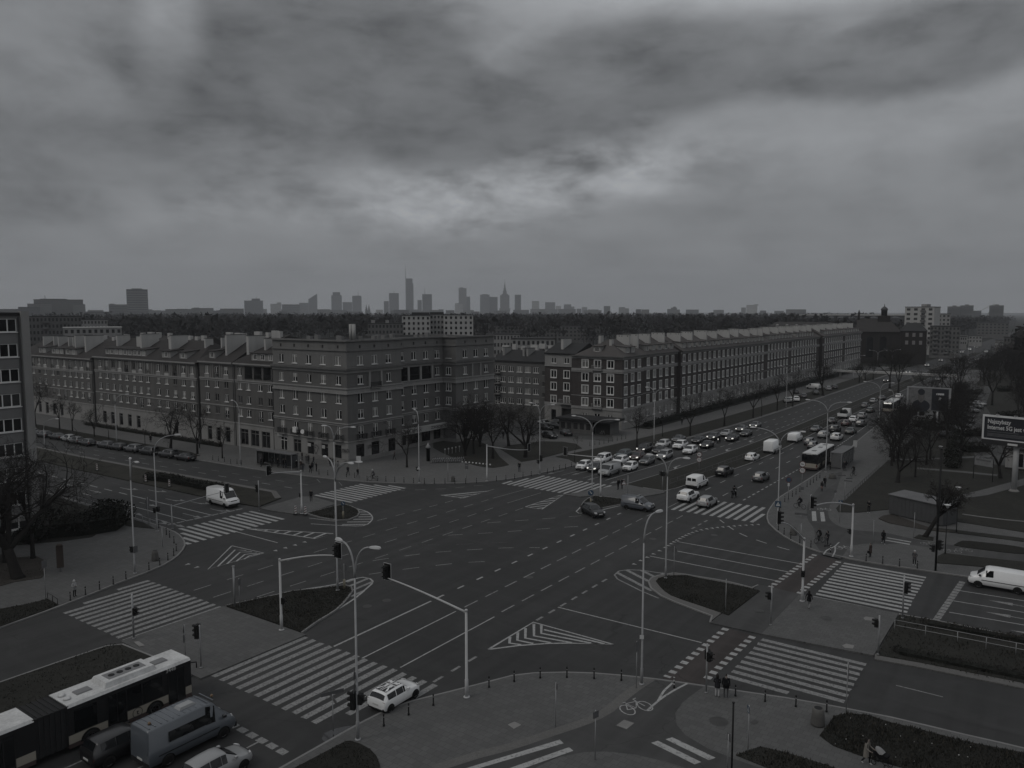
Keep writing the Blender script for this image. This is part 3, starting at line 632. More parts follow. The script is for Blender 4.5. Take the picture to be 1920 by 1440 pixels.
for k,pts in(('m',[(900,582),(958,582),(970,715),(908,715)]),('m',[(1015,592),(1070,592),(1090,722),(1030,722)]),('e',[(268,1080),(285,1075),(570,1125),(560,1135)]),('e',[(200,1100),(270,1105),(552,1150),(545,1163)])):zq(k,pts,'road_paint','crossing_stripe',RIGHT)
line(dens(Q2('K',[(938,562),(1020,490),(1110,430),(1212,376)],KH),0.5),0.17,'road_paint','path_line',Z1+.006,NEAR);line(dens(Q2('K',[(1010,500),(1050,430),(1112,372)],KH),0.5),0.17,'road_paint','path_line',Z1+.006,NEAR)
line(dens(Q2('m',[(1065,1180),(1110,1120),(1215,1070),(1280,1010)],KH),0.5),0.15,'road_paint','path_line',Z1+.006,RIGHT);line(dens(Q2('m',[(1188,1210),(1225,1130),(1222,1070)],KH),0.5),0.15,'road_paint','path_line',Z1+.006,RIGHT)
def bike_symbol(c,ang,s,parent,m='road_paint'):
 ca,sa=math.cos(ang),math.sin(ang)
 def tr(p):return[(c[0]+(x*ca-y*sa)*s,c[1]+(x*sa+y*ca)*s)for x,y in p]
 mbx=MB()
 for wx in(-0.55,0.55):strip(mbx,tr([(wx+0.36*math.cos(t*math.pi/8),0.36*math.sin(t*math.pi/8)*1.5)for t in range(17)]),0.07*s,Z1+.006)
 for pl in([(-0.55,0),(-0.28,0.62),(0.38,0.62),(0.55,0)],[(-0.28,0.62),(0.0,0.0),(0.38,0.62)],[(-0.55,0),(0,0)],[(0.38,0.62),(0.34,0.9),(0.55,0.95)],[(-0.4,0.75),(-0.2,0.75)]):strip(mbx,tr(pl),0.07*s,Z1+.009)
 return mbx.obj('cycle_symbol',m,parent)
bike_symbol(Q('K',860,545,KH),R_(58),1.25,NEAR);bike_symbol(Q('m',1340,1088,KH),R_(35),0.95,RIGHT);bike_symbol(Q('m',1072,556,KH),R_(28),0.95,RIGHT)
bike_symbol(Q('e',770,1150,KH),R_(30),0.9,RIGHT,'road_paint_worn');bike_symbol(Q('e',1060,1240,KH),R_(10),1.0,RIGHT,'road_paint_worn');bike_symbol(Q('e',1200,1225,KH),R_(10),0.9,RIGHT,'road_paint_worn')
mp_=M('wet',(0.02,0.02,0.021),0.06,0,spec=0.6);M('sand',(0.14,0.138,0.134),0.9,0.3,1.5,9)
patch('puddle',dens(Q2('J',[(455,760),(470,720),(540,690),(640,670),(690,668),(660,705),(590,745),(520,775),(480,785)]),.4),'wet',0.0085)
patch('kerb_dust',dens(Q2('J',[(500,790),(600,735),(720,668),(840,590),(870,580),(760,660),(620,745),(540,790)]),.4),'sand',0.0095)
# ================================================================== BUILDINGS
def c_render(base,streak=0.35,brick=None):
 def f(g):
  st=g.rng(g.noise(0.9,4,0.65,g.scaled(1,1,0.12)),0.42,0.72);bl=g.rng(g.noise(0.22,5,0.65,dist=0.5),0.35,0.68);fi=g.noise(9,3,0.7)
  c=base
  if brick:
   br=g.nt.nodes.new('ShaderNodeTexBrick');br.inputs['Scale'].default_value=1.0;br.inputs['Brick Width'].default_value=0.26;br.inputs['Row Height'].default_value=0.08;br.inputs['Mortar Size'].default_value=0.008
   sp=g.nt.nodes.new('ShaderNodeSeparateXYZ');g.nt.links.new(g.pos,sp.inputs[0]);ad=g.nt.nodes.new('ShaderNodeMath');g.nt.links.new(sp.outputs[0],ad.inputs[0]);g.nt.links.new(sp.outputs[1],ad.inputs[1])
   cb=g.nt.nodes.new('ShaderNodeCombineXYZ');g.nt.links.new(ad.outputs[0],cb.inputs[0]);g.nt.links.new(sp.outputs[2],cb.inputs[1]);g.nt.links.new(cb.outputs[0],br.inputs['Vector'])
   br.inputs['Color1'].default_value=(*[x*0.8 for x in base],1);br.inputs['Color2'].default_value=(*[x*1.2 for x in base],1);br.inputs['Mortar'].default_value=(*[x*brick for x in base],1);c=br.outputs['Color']
  c=g.mix(g.mul(bl,0.34),c,tuple(x*0.68 for x in base));c=g.mix(g.mul(st,streak),c,tuple(x*0.55 for x in base))
  c=g.mix(g.mul(g.rng(fi,0.4,0.75),0.16),c,tuple(x*1.35 for x in base));return c
 return f
layered('plaster_brown',c_render((0.128,0.125,0.121),0.45),0.9)
layered('plaster_corner',c_render((0.138,0.136,0.133),0.40),0.9)
layered('plaster_light',c_render((0.29,0.286,0.28),0.4),0.9)
layered('plaster_attic',c_render((0.185,0.183,0.179),0.35),0.9)
layered('plaster_mid',c_render((0.135,0.134,0.132),0.45),0.9)
layered('plaster_white',c_render((0.43,0.425,0.415),0.3),0.88)
layered('plaster_grey',c_render((0.2,0.199,0.198),0.25),0.9)
layered('stone_base',c_render((0.275,0.27,0.262),0.4),0.85)
layered('brick_dark',c_render((0.062,0.056,0.054),0.35,1.5),0.9)
layered('brick_church',c_render((0.026,0.0235,0.0228),0.3,1.4),0.9)
def c_tile(base):
 def f(g):
  w=g.nt.nodes.new('ShaderNodeTexWave');w.wave_type='BANDS';w.bands_direction='Z';w.inputs['Scale'].default_value=2.4;w.inputs['Distortion'].default_value=0.6;g.nt.links.new(g.pos,w.inputs['Vector'])
  c=g.mix(g.mul(w.outputs['Fac'],0.5),base,tuple(x*0.62 for x in base));c=g.mix(g.mul(g.rng(g.noise(0.5,5,0.7),0.35,0.7),0.5),c,tuple(x*0.6 for x in base));bump_to(g,w.outputs['Fac'],0.3,0.05);return c
 return f
layered('roof_tile',c_tile((0.050,0.0465,0.0455)),0.9);layered('roof_tile_red',c_tile((0.098,0.091,0.088)),0.9);layered('roof_felt',c_tile((0.040,0.040,0.041)),0.9)
M('frame_white',(0.72,0.715,0.70),0.6,0.08,2,12);M('frame_dull',(0.20,0.195,0.19),0.7,0.12,2,12);M('frame_dark',(0.03,0.029,0.028),0.7,0.1)
M('metal_dark',(0.022,0.022,0.023),0.55,0.15,1,9,spec=0.4);M('sheet_dark',(0.045,0.045,0.046),0.6,0.15)
def glass(nm,col,rough=0.08,spec=0.5):
 m=M(nm,col,rough,0.35,0.9,3.0,spec=spec);return m
glass('glass_dark',(0.010,0.010,0.011));glass('glass_mid',(0.04,0.04,0.041));glass('glass_curtain',(0.16,0.158,0.152),0.35,0.4);glass('glass_shop',(0.014,0.014,0.015))
M('blind_pale',(.30,.295,.285),.7,.1)
GL=['glass_dark']*6+['glass_mid']*2+['glass_curtain']*3
_wm={}
def win_mesh(w,h,style,fm):
 key=(round(w,2),round(h,2),style,fm)
 if key in _wm:return _wm[key]
 a=MB();t=0.085;y0,y1=0.07,0.14
 a.box(-w/2,-w/2+t,y0,y1,0,h);a.box(w/2-t,w/2,y0,y1,0,h);a.box(-w/2+t,w/2-t,y0,y1,0,t);a.box(-w/2+t,w/2-t,y0,y1,h-t,h)
 if 'm' in style:a.box(-0.07,0.07,y0-0.01,y1,t,h-t)
 if '3' in style:[a.box(x-0.06,x+0.06,y0-0.01,y1,t,h-t)for x in(-w/6,w/6)]
 if 't' in style:a.box(-w/2+t,w/2-t,y0-0.005,y1-0.005,h*0.36-0.05,h*0.36+0.05)
 if 's' in style:a.box(-w/2-0.09,w/2+0.09,-0.13,0.10,-0.10,-0.004)
 if 'o' in style:
  e=0.16;a.box(-w/2-e,-w/2-0.003,-0.045,0.05,-0.02,h+e);a.box(w/2+0.003,w/2+e,-0.045,0.05,-0.02,h+e);a.box(-w/2-0.003,w/2+0.003,-0.04,0.05,h+0.003,h+e)
  a.box(-w/2-e,w/2+e,-0.14,0.05,-0.2,-0.025)
 if 'r' in style:
  for k in range(7):x=-w/2+w*k/6;a.box(x-0.015,x+0.015,-0.10,-0.07,0.0,0.95,1)
  a.box(-w/2-0.05,w/2+0.05,-0.11,-0.06,0.95,1.0,1)
 p=MB().add([(-w/2+t*.5,0.11,t*.5),(w/2-t*.5,0.11,t*.5),(w/2-t*.5,0.11,h-t*.5),(-w/2+t*.5,0.11,h-t*.5)],[(0,1,2,3)])
 _wm[key]=(a.mesh('window',[fm,'metal_dark']),p.mesh('pane','glass_dark'));return _wm[key]
def place_window(bld,org,d,s,z,w,h,style='ms',fm='frame_white',gl=None,name='window'):
 fr,pn=win_mesh(w,h,style,fm);x,y=org[0]+d[0]*s,org[1]+d[1]*s
 o=link(name,fr,bld);o.location=(x,y,z);o.rotation_euler=(0,0,math.atan2(d[1],d[0]))
 q=link('pane',pn,o);q.material_slots[0].link='OBJECT';q.material_slots[0].material=MATS[gl or random.choice(GL)]
 if random.random()<.3:
  bh=random.choice((.3,.45,.6));b_=link('blind',pn,o);b_.material_slots[0].link='OBJECT';b_.material_slots[0].material=MATS[random.choice(('glass_curtain','blind_pale'))];b_.scale=(1,1,bh);b_.location=(0,-.006,h*(1-bh)-.02)
 return o
def grid_wall(mb,org,d,L,z0,z1,holes,mi=0,depth=0.2,rev=None):
 n=(d[1],-d[0]);rev=mi if rev is None else rev
 def pt(s,z,k=0.0):return(org[0]+d[0]*s-n[0]*k,org[1]+d[1]*s-n[1]*k,z)
 S=sorted(set([0,L]+[h[0]for h in holes]+[h[1]for h in holes]));Zs=sorted(set([z0,z1]+[h[2]for h in holes]+[h[3]for h in holes]))
 for j in range(len(Zs)-1):
  za,zb=Zs[j],Zs[j+1];zm=(za+zb)/2;run=None
  for i in range(len(S)-1):
   sm=(S[i]+S[i+1])/2;inside=any(h[0]<sm<h[1]and h[2]<zm<h[3]for h in holes)
   if not inside and run is None:run=S[i]
   if(inside or i==len(S)-2)and run is not None:
    e=S[i]if inside else S[i+1];mb.add([pt(run,za),pt(e,za),pt(e,zb),pt(run,zb)],[(0,1,2,3)],mi);run=None
 for a,b,c,e in holes:
  mb.add([pt(a,c),pt(a,c,depth),pt(a,e,depth),pt(a,e)],[(0,1,2,3)],rev);mb.add([pt(b,c),pt(b,e),pt(b,e,depth),pt(b,c,depth)],[(0,1,2,3)],rev)
  mb.add([pt(a,c),pt(b,c),pt(b,c,depth),pt(a,c,depth)],[(0,1,2,3)],rev);mb.add([pt(a,e),pt(a,e,depth),pt(b,e,depth),pt(b,e)],[(0,1,2,3)],rev)
def ledge(bld,path,z,h,proj_,m='plaster_light',name='string_course'):
 mb=MB();o=offs2(path,proj_);i=offs2(path,-0.05)
 for k in range(len(path)-1):q=[o[k],o[k+1],i[k+1],i[k]];mb.hexa([(x,y,z)for x,y in q]+[(x,y,z+h)for x,y in q])
 return mb.obj(name,m,bld)
def offs2(path,d):
 r=[];n=len(path)
 for i in range(n):
  a=Vector(path[i])-Vector(path[i-1])if i else None;b=Vector(path[i+1])-Vector(path[i])if i<n-1 else None
  na=Vector((a.y,-a.x)).normalized()if a is not None else None;nb=Vector((b.y,-b.x)).normalized()if b is not None else None
  if na is None:m=nb
  elif nb is None:m=na
  else:m=(na+nb)/max(0.3,1+na.dot(nb))
  r.append((path[i][0]+m.x*d,path[i][1]+m.y*d))
 return r
def facade(bld,wall,org,d,L,z0,z1,rows,mi=0):
 """rows: (list of s centres, z sill, w, h, style, frame material, glass)"""
 holes=[]
 for cs,z,w,h,style,fm,gl in rows:
  for s in cs:holes.append((s-w/2,s+w/2,z,z+h));place_window(bld,org,d,s,z,w,h,style,fm,gl)
 grid_wall(wall,org,d,L,z0,z1,holes,mi)
def chimney(bld,org,d,s,th,d0,d1,zb0,zb1,zt,m='plaster_white'):
 n=(-d[1],d[0])
 def pt(ss,k,z):return(org[0]+d[0]*ss+n[0]*k,org[1]+d[1]*ss+n[1]*k,z)
 mb=MB();mb.hexa([pt(s,d0,zb0-.6),pt(s+th,d0,zb0-.6),pt(s+th,d1,zb1-.6),pt(s,d1,zb1-.6),pt(s,d0,zt),pt(s+th,d0,zt),pt(s+th,d1,zt),pt(s,d1,zt)])
 o=mb.obj('chimney',m,bld)
 cp=MB();cp.hexa([pt(s-.06,d0-.06,zt+.002),pt(s+th+.06,d0-.06,zt+.002),pt(s+th+.06,d1+.06,zt+.002),pt(s-.06,d1+.06,zt+.002),pt(s-.06,d0-.06,zt+.1),pt(s+th+.06,d0-.06,zt+.1),pt(s+th+.06,d1+.06,zt+.1),pt(s-.06,d1+.06,zt+.1)])
 cp.obj('cap','sheet_dark',o)
 k=d0+0.35
 while k<d1-.3:
  v=MB();v.hexa([pt(s-.012,k,zt-.42),pt(s,k,zt-.42),pt(s,k+.22,zt-.42),pt(s-.012,k+.22,zt-.42),pt(s-.012,k,zt-.2),pt(s,k,zt-.2),pt(s,k+.22,zt-.2),pt(s-.012,k+.22,zt-.2)]);v.obj('vent','frame_dark',o);k+=random.choice((0.7,1.1,1.5))
 return o
def gable_roof(mb,org,d,L,depth,z0,zr,over=0.45,hip0=0,hip1=0,mi=0):
 n=(-d[1],d[0])
 def pt(s,k,z):return(org[0]+d[0]*s+n[0]*k,org[1]+d[1]*s+n[1]*k,z)
 A=[pt(-over*(hip0>0),-over,z0),pt(L+over*(hip1>0),-over,z0),pt(L+over*(hip1>0),depth+over,z0),pt(-over*(hip0>0),depth+over,z0)]
 r0,r1=pt(hip0,depth/2,zr),pt(L-hip1,depth/2,zr)
 t=0.16
 vs=A+[r0,r1]+[(x,y,z-t)for x,y,z in A]
 mb.add(vs,[(0,1,5,4),(2,3,4,5),(1,2,5),(3,0,4),(0,6,7,1),(1,7,8,2),(2,8,9,3),(3,9,6,0),(6,9,8,7)],mi)
def dormer(bld,org,d,s,w,k0,zf0,zf1,slope_z,rise,nwin,wall_m='plaster_light',roof_m='roof_tile',style='m'):
 """shed dormer: front wall at depth k0 from zf0 to zf1, roof falling back into the slope; slope_z(k)=roof height at depth k"""
 n=(-d[1],d[0]);kb=k0
 while slope_z(kb)<zf1+rise and kb<k0+7:kb+=0.1
 def pt(ss,k,z):return(org[0]+d[0]*ss+n[0]*k,org[1]+d[1]*ss+n[1]*k,z)
 mb=MB();a,b=s-w/2,s+w/2
 mb.add([pt(a,k0,zf0),pt(b,k0,zf0),pt(b,k0,zf1),pt(a,k0,zf1)],[(0,1,2,3)],0)
 mb.add([pt(a,k0,zf0),pt(a,k0,zf1),pt(a,kb,zf1+rise),pt(a,kb,slope_z(kb)-.3)],[(0,1,2,3)],0);mb.add([pt(b,k0,zf0),pt(b,kb,slope_z(kb)-.3),pt(b,kb,zf1+rise),pt(b,k0,zf1)],[(0,1,2,3)],0)
 o_=0.22;mb.hexa([pt(a-o_,k0-.35,zf1-.02),pt(b+o_,k0-.35,zf1-.02),pt(b+o_,kb,zf1+rise-.02),pt(a-o_,kb,zf1+rise-.02),pt(a-o_,k0-.35,zf1+.1),pt(b+o_,k0-.35,zf1+.1),pt(b+o_,kb,zf1+rise+.1),pt(a-o_,kb,zf1+rise+.1)],1)
 o=mb.obj('dormer',[wall_m,roof_m],bld)
 for i in range(nwin):
  c=a+w*(i+.5)/nwin;ww=min(1.15,w/nwin*.72);hh=zf1-zf0-.35
  q=MB();y=k0-0.03
  for(u0,u1,v0,v1)in((-ww/2,-ww/2+.1,0,hh),(ww/2-.1,ww/2,0,hh),(-ww/2+.1,ww/2-.1,0,.1),(-ww/2+.1,ww/2-.1,hh-.1,hh))+(((-.05,.05,.1,hh-.1),)if ww>.9 else()):
   q.hexa([pt(c+u0,y-.04,zf0+.2+v0),pt(c+u1,y-.04,zf0+.2+v0),pt(c+u1,y+.02,zf0+.2+v0),pt(c+u0,y+.02,zf0+.2+v0),pt(c+u0,y-.04,zf0+.2+v1),pt(c+u1,y-.04,zf0+.2+v1),pt(c+u1,y+.02,zf0+.2+v1),pt(c+u0,y+.02,zf0+.2+v1)],0)
  q.add([pt(c-ww/2+.06,y-.005,zf0+.26),pt(c+ww/2-.06,y-.005,zf0+.26),pt(c+ww/2-.06,y-.005,zf0+.14+hh),pt(c-ww/2+.06,y-.005,zf0+.14+hh)],[(0,1,2,3)],1)
  q.obj('window',['frame_white',random.choice(GL)],o)
 return o
def shopfront(bld,org,d,s,w,h,m='glass_shop',frame='frame_dull',n=2,z=0.25):
 a=MB();t=.1
 a.box(-w/2,-w/2+t,.05,.16,0,h);a.box(w/2-t,w/2,.05,.16,0,h);a.box(-w/2+t,w/2-t,.05,.16,h-t,h);a.box(-w/2+t,w/2-t,.05,.16,0,.18)
 a.box(-w/2+t,w/2-t,.06,.15,h*.76,h*.76+.08)
 for i in range(1,n):x=-w/2+w*i/n;a.box(x-.04,x+.04,.06,.15,.18,h-t)
 o=a.obj('shop_window',frame,bld);o.location=(org[0]+d[0]*s,org[1]+d[1]*s,z);o.rotation_euler=(0,0,math.atan2(d[1],d[0]))
 MB().add([(-w/2+.05,.12,.05),(w/2-.05,.12,.05),(w/2-.05,.12,h-.05),(-w/2+.05,.12,h-.05)],[(0,1,2,3)]).obj('pane',m,o)
 return o
def balcony(bld,org,d,s,z,w,dep=1.0,m='metal_dark',slab_m='concrete'):
 a=MB();a.box(-w/2,w/2,-dep,0.02,-0.16,0,1)
 for k in range(int(w/.14)+1):x=-w/2+.02+(w-.04)*k/int(w/.14);a.box(x-.014,x+.014,-dep+.02,-dep+.05,0,.95,0)
 for x in(-w/2+.02,w/2-.02):
  for k in range(5):y=-dep+.05+(dep-.1)*k/4;a.box(x-.014,x+.014,y-.014,y+.014,0,.95,0)
 a.box(-w/2,w/2,-dep,-dep+.07,.95,1.02,0);a.box(-w/2,-w/2+.06,-dep+.07,0,.95,1.02,0);a.box(w/2-.06,w/2,-dep+.07,0,.95,1.02,0)
 o=a.obj('balcony',[m,slab_m],bld);o.location=(org[0]+d[0]*s,org[1]+d[1]*s,z);o.rotation_euler=(0,0,math.atan2(d[1],d[0]));return o
def text_obj(name,body,size,m,parent,loc,rot,align='LEFT',ext=0.01,sx=1.0,bold=0.0):
 cu=bpy.data.curves.new(name,'FONT');cu.body=body;cu.size=size;cu.align_x=align;cu.extrude=ext;cu.resolution_u=3;cu.offset=bold
 t=bpy.data.objects.new(name,cu);COL.objects.link(t);bpy.context.view_layer.update()
 me=bpy.data.meshes.new_from_object(t.evaluated_get(bpy.context.evaluated_depsgraph_get()));bpy.data.objects.remove(t);bpy.data.curves.remove(cu)
 me.materials.clear();me.materials.append(MATS[m]);o=link(name,me,parent);o.location=loc;o.rotation_euler=rot;o.scale=(sx,1,1);return o
DX,DY=(1,0),(0,1)
def left_house(label,x0,x1,yf,ze,bays,roof_hip,dorm,chims,loggia=None,shops=(),wallm='plaster_brown',rm='roof_tile'):
 b=empty('apartment_house',(0,0,0));tag(b,label,'building','houses of the left block')
 k=(ze-KH)/16.8;W=MB();org=(x0,yf);L=x1-x0;cs=[x-x0 for x in bays];z=lambda v:KH+v*k
 top_cs=[c for c in cs if not(loggia and loggia[0]<c+x0<loggia[1])]
 holes=[]
 for row,(zc,w,h,st)in enumerate(((6.1,1.3,1.5,'ms'),(8.75,1.3,1.5,'ms'),(11.5,1.3,1.5,'ms'),(14.25,1.25,1.6,'ms'))):
  cc=top_cs if row==3 else cs
  for i,c in enumerate(cc):
   stl=st;hh=h;zz=z(zc)
   if row==3 and i%3==1 and not loggia:stl,hh,zz='mtr',2.3,z(zc)-.75
   if row==0 and i%4==2:stl,hh,zz='mtr',2.25,z(zc)-.75
   holes.append((c-w/2,c+w/2,zz,zz+hh));place_window(b,org,DX,c,zz,w,hh,stl,'frame_white' if random.random()>.12 else 'frame_dull')
 if loggia:
  a,e=loggia[0]-x0,loggia[1]-x0;n_=3
  for i in range(n_):
   s0,s1=a+(e-a)*i/n_+.22,a+(e-a)*(i+1)/n_-.22;holes.append((s0,s1,z(13.7),z(16.2)))
   lm=MB();lm.add([(x0+s0,yf+1.5,z(13.7)),(x0+s1,yf+1.5,z(13.7)),(x0+s1,yf+1.5,z(16.2)),(x0+s0,yf+1.5,z(16.2))],[(0,1,2,3)]);lm.add([(x0+s0,yf+.2,z(13.7)),(x0+s1,yf+.2,z(13.7)),(x0+s1,yf+1.5,z(13.7)),(x0+s0,yf+1.5,z(13.7))],[(0,1,2,3)])
   for ss in(s0,s1):lm.add([(x0+ss,yf+.2,z(13.7)),(x0+ss,yf+1.5,z(13.7)),(x0+ss,yf+1.5,z(16.2)),(x0+ss,yf+.2,z(16.2))],[(0,1,2,3)])
   lm.obj('loggia','plaster_mid',b);place_window(b,(x0,yf+1.5-.16),DX,(s0+s1)/2,z(13.75),min(1.5,s1-s0-.3),2.1,'mt','frame_white')
   rl=MB();[rl.box(x0+s0+j*.13,x0+s0+j*.13+.025,yf-.02,yf+.01,z(13.7),z(13.7)+.95)for j in range(int((s1-s0)/.13))];rl.box(x0+s0,x0+s1,yf-.03,yf+.02,z(13.7)+.95,z(13.7)+1.02);rl.obj('railing','metal_dark',b)
 for s0,w,h in shops:holes.append((s0-x0-w/2,s0-x0+w/2,.45,.45+h));shopfront(b,org,DX,s0-x0,w,h,n=2 if w>1.6 else 1,z=.45)
 grid_wall(W,org,DX,L,KH,ze,holes)
 W.add([(x1,yf,KH),(x1,yf+13,KH),(x1,yf+13,ze),(x1,yf,ze)],[(0,1,2,3)]);W.add([(x0,yf+13,KH),(x0,yf,KH),(x0,yf,ze),(x0,yf+13,ze)],[(0,1,2,3)]);W.add([(x1,yf+13,KH),(x0,yf+13,KH),(x0,yf+13,ze),(x1,yf+13,ze)],[(0,1,2,3)])
 W.obj('wall',wallm,b)
 pth=[(x0,yf),(x1,yf)]
 ledge(b,pth,z(16.25),.30,.10,'plaster_light','frieze');ledge(b,pth,ze-.26,.28,.55,'plaster_light','cornice');ledge(b,pth,z(13.2),.26,.16,'plaster_light');ledge(b,pth,z(12.85),.22,.07,'plaster_light');ledge(b,pth,z(7.85),.2,.1,'plaster_light');ledge(b,pth,z(4.55),.25,.18,'plaster_light')
 st=MB();hs=[(h[0],h[1],max(KH,h[2]),min(4.5,h[3]))for h in holes if h[2]<1];grid_wall(st,(x0,yf-.07),DX,L,KH,z(4.5),hs,0,.1);st.obj('plinth','stone_base',b)
 for i in range(len(top_cs)-1):
  m_=(top_cs[i]+top_cs[i+1])/2;p_=MB()
  for e in(-.35,.35):
   if loggia and loggia[0]-x0-.3<m_<loggia[1]-x0+.3:continue
   p_.box(x0+m_+e-.09,x0+m_+e+.09,yf-.08,yf+.01,z(13.47),z(16.24))
  if p_.v:p_.obj('pilaster','plaster_light',b)
 for i,c in enumerate(top_cs):
  if i%3!=1 or loggia:MB().box(x0+c-.85,x0+c+.85,yf-.05,yf+.01,z(13.47),z(14.05)).obj('apron_panel','plaster_white' if i%2 else 'plaster_light',b)
 Rf=MB();zr=ze+4.0;gable_roof(Rf,org,DX,L,13,ze,zr,.5,*roof_hip);Rf.obj('roof',rm,b)
 sl=lambda kk:ze+(zr-ze)*min(1,(kk+.5)/7.0)
 for s0,w,nw in dorm:dormer(b,org,DX,s0-x0,w,.55,sl(.55)-.05,sl(.55)+1.45,sl,.35,nw,'plaster_light',rm)
 for s0,th,d0,d1,ex in chims:chimney(b,org,DX,s0-x0,th,d0,d1,sl(d0),sl(d1),zr+ex)
 dp=MB().tube([(x1-.3,yf-.08,KH),(x1-.3,yf-.08,ze-.3)],.06,6);dp.obj('downpipe','sheet_dark',b)
 return b
left_house('brown plaster house joined to the taller corner house, loggia at its top storey',-135.6,-123.4,94.5,16.9,[-134.0,-131.3,-127.6,-124.6],(4,0),[(-127.2,7.2,3)],[(-134.6,.7,2.2,6.3,1.3),(-130.8,.45,3.6,6.2,.8),(-128.2,.45,3.6,6.2,.8),(-125.5,.45,3.6,6.2,.8)],(-132.6,-123.8),[(-133.0,2.6,3.3),(-129.6,2.6,3.3),(-126.2,2.6,3.3)])
left_house('narrow brown plaster house with three window bays and a single roof dormer',-147.4,-135.6,94.3,16.9,[-144.8,-141.5,-138.3],(3.5,0),[(-143.6,2.0,1)],[(-140.6,.6,1.6,6.3,1.4),(-146.2,.4,4.4,6.2,.7)],None,[(-144.4,1.5,3.0),(-141.4,1.4,2.9),(-138.2,1.6,3.2)])
left_house('long brown plaster house with thirteen bays and a continuous roof dormer',-191.4,-148.6,94.5,16.4,[-188.8,-185.7,-182.7,-179.8,-176.8,-173.6,-170.8,-167.8,-163.5,-160.2,-157.0,-153.7,-150.5],(0,4),[(-181,12,6),(-172,5.6,3),(-161,3.4,1),(-154.5,2.6,1)],[(-174.0,.6,2.0,6.3,1.5),(-164.0,.45,3.0,6.2,1.1),(-162.2,.6,2.2,6.3,1.4),(-186.5,.5,3.0,6.2,1.0),(-152.5,.5,4.4,6.3,.8),(-178.5,1.6,3.6,5.4,.9)],None,[(-187.5,1.6,2.9),(-183.8,1.6,2.9),(-180,1.6,2.9),(-176.2,1.6,2.9),(-172.4,1.6,2.9),(-157,1.3,2.6)])
left_house('farthest brown plaster house of the left block, half behind the grey tower',-233.0,-192.4,94.5,15.7,[-226.5,-223.7,-220.4,-217.1,-212.9,-210.2,-206.7,-203.7,-200.7,-197.8,-194.7],(4,0),[(-219.4,4.0,2),(-211,6.4,3),(-204,6.0,2)],[(-199.5,.7,1.8,6.3,1.4),(-205.0,.6,2.0,6.3,1.4),(-208.6,.45,3.2,6.2,.9),(-211,.45,3.2,6.2,.9),(-216.5,.45,3.2,6.2,.9),(-219.5,.45,3.4,6.2,.9),(-225,.45,3.2,6.2,.8)],None,[(-221,1.6,3),(-217,1.6,3),(-213,1.6,3),(-209,1.5,3)])
cb=empty('corner_house',(0,0,0));tag(cb,'tall grey corner apartment house with flat parapet and shops at street level','building')
CW=MB();CZ=21.8;XS,XE=-123.4,-103.0;YS=94.4
pathC=[(XS,YS),(XE,YS),(XE,108.2),(-105.3,108.2),(-105.3,123.0),(-101.8,123.0),(-101.8,136.0)]
sS=[x-XS for x in(-120.9,-117.0,-113.1,-109.2,-105.2)];sE=[y-YS for y in(97.6,101.2,104.8)];sR=[y-108.2 for y in(110.6,114.2,117.7,121.2)];sC=[y-123.0 for y in(126.0,129.6,133.2)]
def rowsC(cs,tall=True,f4=None):return[(cs,17.55,1.45,1.65,'ms','frame_white',None),(f4 if f4 is not None else cs,14.1,1.3,1.6,'ms','frame_white',None),(cs,10.75,1.35,1.75,'ms','frame_white',None),(cs,7.9,1.35,1.65,'ms','frame_white',None),(cs,4.15 if tall else 4.9,1.3,2.45 if tall else 1.6,'mtr' if tall else 'ms','frame_white',None)]
def seg(org,d,L,rows,shops,vents):
 holes=[]
 for cs,z,w,h,st,fm,gl in rows:
  for s in cs:holes.append((s-w/2,s+w/2,z,z+h));place_window(cb,org,d,s,z,w,h,st,fm,gl)
 for s in vents:holes.append((s-.22,s+.22,20.55,21.1));o=MB().box(-.22,.22,.1,.14,0,.55).obj('vent','frame_dark',cb);o.location=(org[0]+d[0]*s,org[1]+d[1]*s,20.55);o.rotation_euler=(0,0,math.atan2(d[1],d[0]))
 for s,w,h,n_,fr in shops:holes.append((s-w/2,s+w/2,.35,.35+h));shopfront(cb,org,d,s,w,h,'glass_shop',fr,n_,.35)
 hi=[x for x in holes if x[2]>17.2];md=[x for x in holes if 4.0<x[2]<17.2];lo=[x for x in holes if x[2]<4.0]
 grid_wall(CW,org,d,L,16.95,CZ,hi,1);grid_wall(CW,org,d,L,4.0,16.95,md,0);grid_wall(CW,org,d,L,KH,4.0,lo,2)
seg((XS,YS),DX,XE-XS,rowsC(sS),[(sS[0]+.2,2.0,3.0,2,'frame_white'),(sS[1]+.2,2.2,2.9,2,'frame_dull'),(sS[2]+.1,1.9,2.8,1,'frame_dull'),(sS[3],1.9,2.8,1,'frame_dull'),(sS[4]-.4,1.7,2.9,1,'frame_dark')],sS)
seg((XE,YS),DY,108.2-YS,rowsC(sE,True,[sE[0],sE[2]]),[(sE[0]-.3,2.0,2.9,1,'frame_dark'),(sE[1]-.1,2.0,2.9,1,'frame_dark'),(sE[2]+.6,1.9,2.9,2,'frame_dark')],sE)
seg((-105.3,108.2),DY,14.8,rowsC(sR,False,[sR[3]]),[(2.2,2.6,2.6,2,'frame_dark'),(5.8,2.8,2.6,2,'frame_dark'),(9.4,2.6,2.6,2,'frame_dark'),(12.8,2.2,2.6,2,'frame_dark')],sR)
seg((-101.8,123.0),DY,13.0,rowsC(sC,True,[sC[0],sC[2]]),[(sC[0],2,2.7,2,'frame_dark'),(sC[1],2,2.7,2,'frame_dark'),(sC[2],2,2.7,2,'frame_dark')],sC)
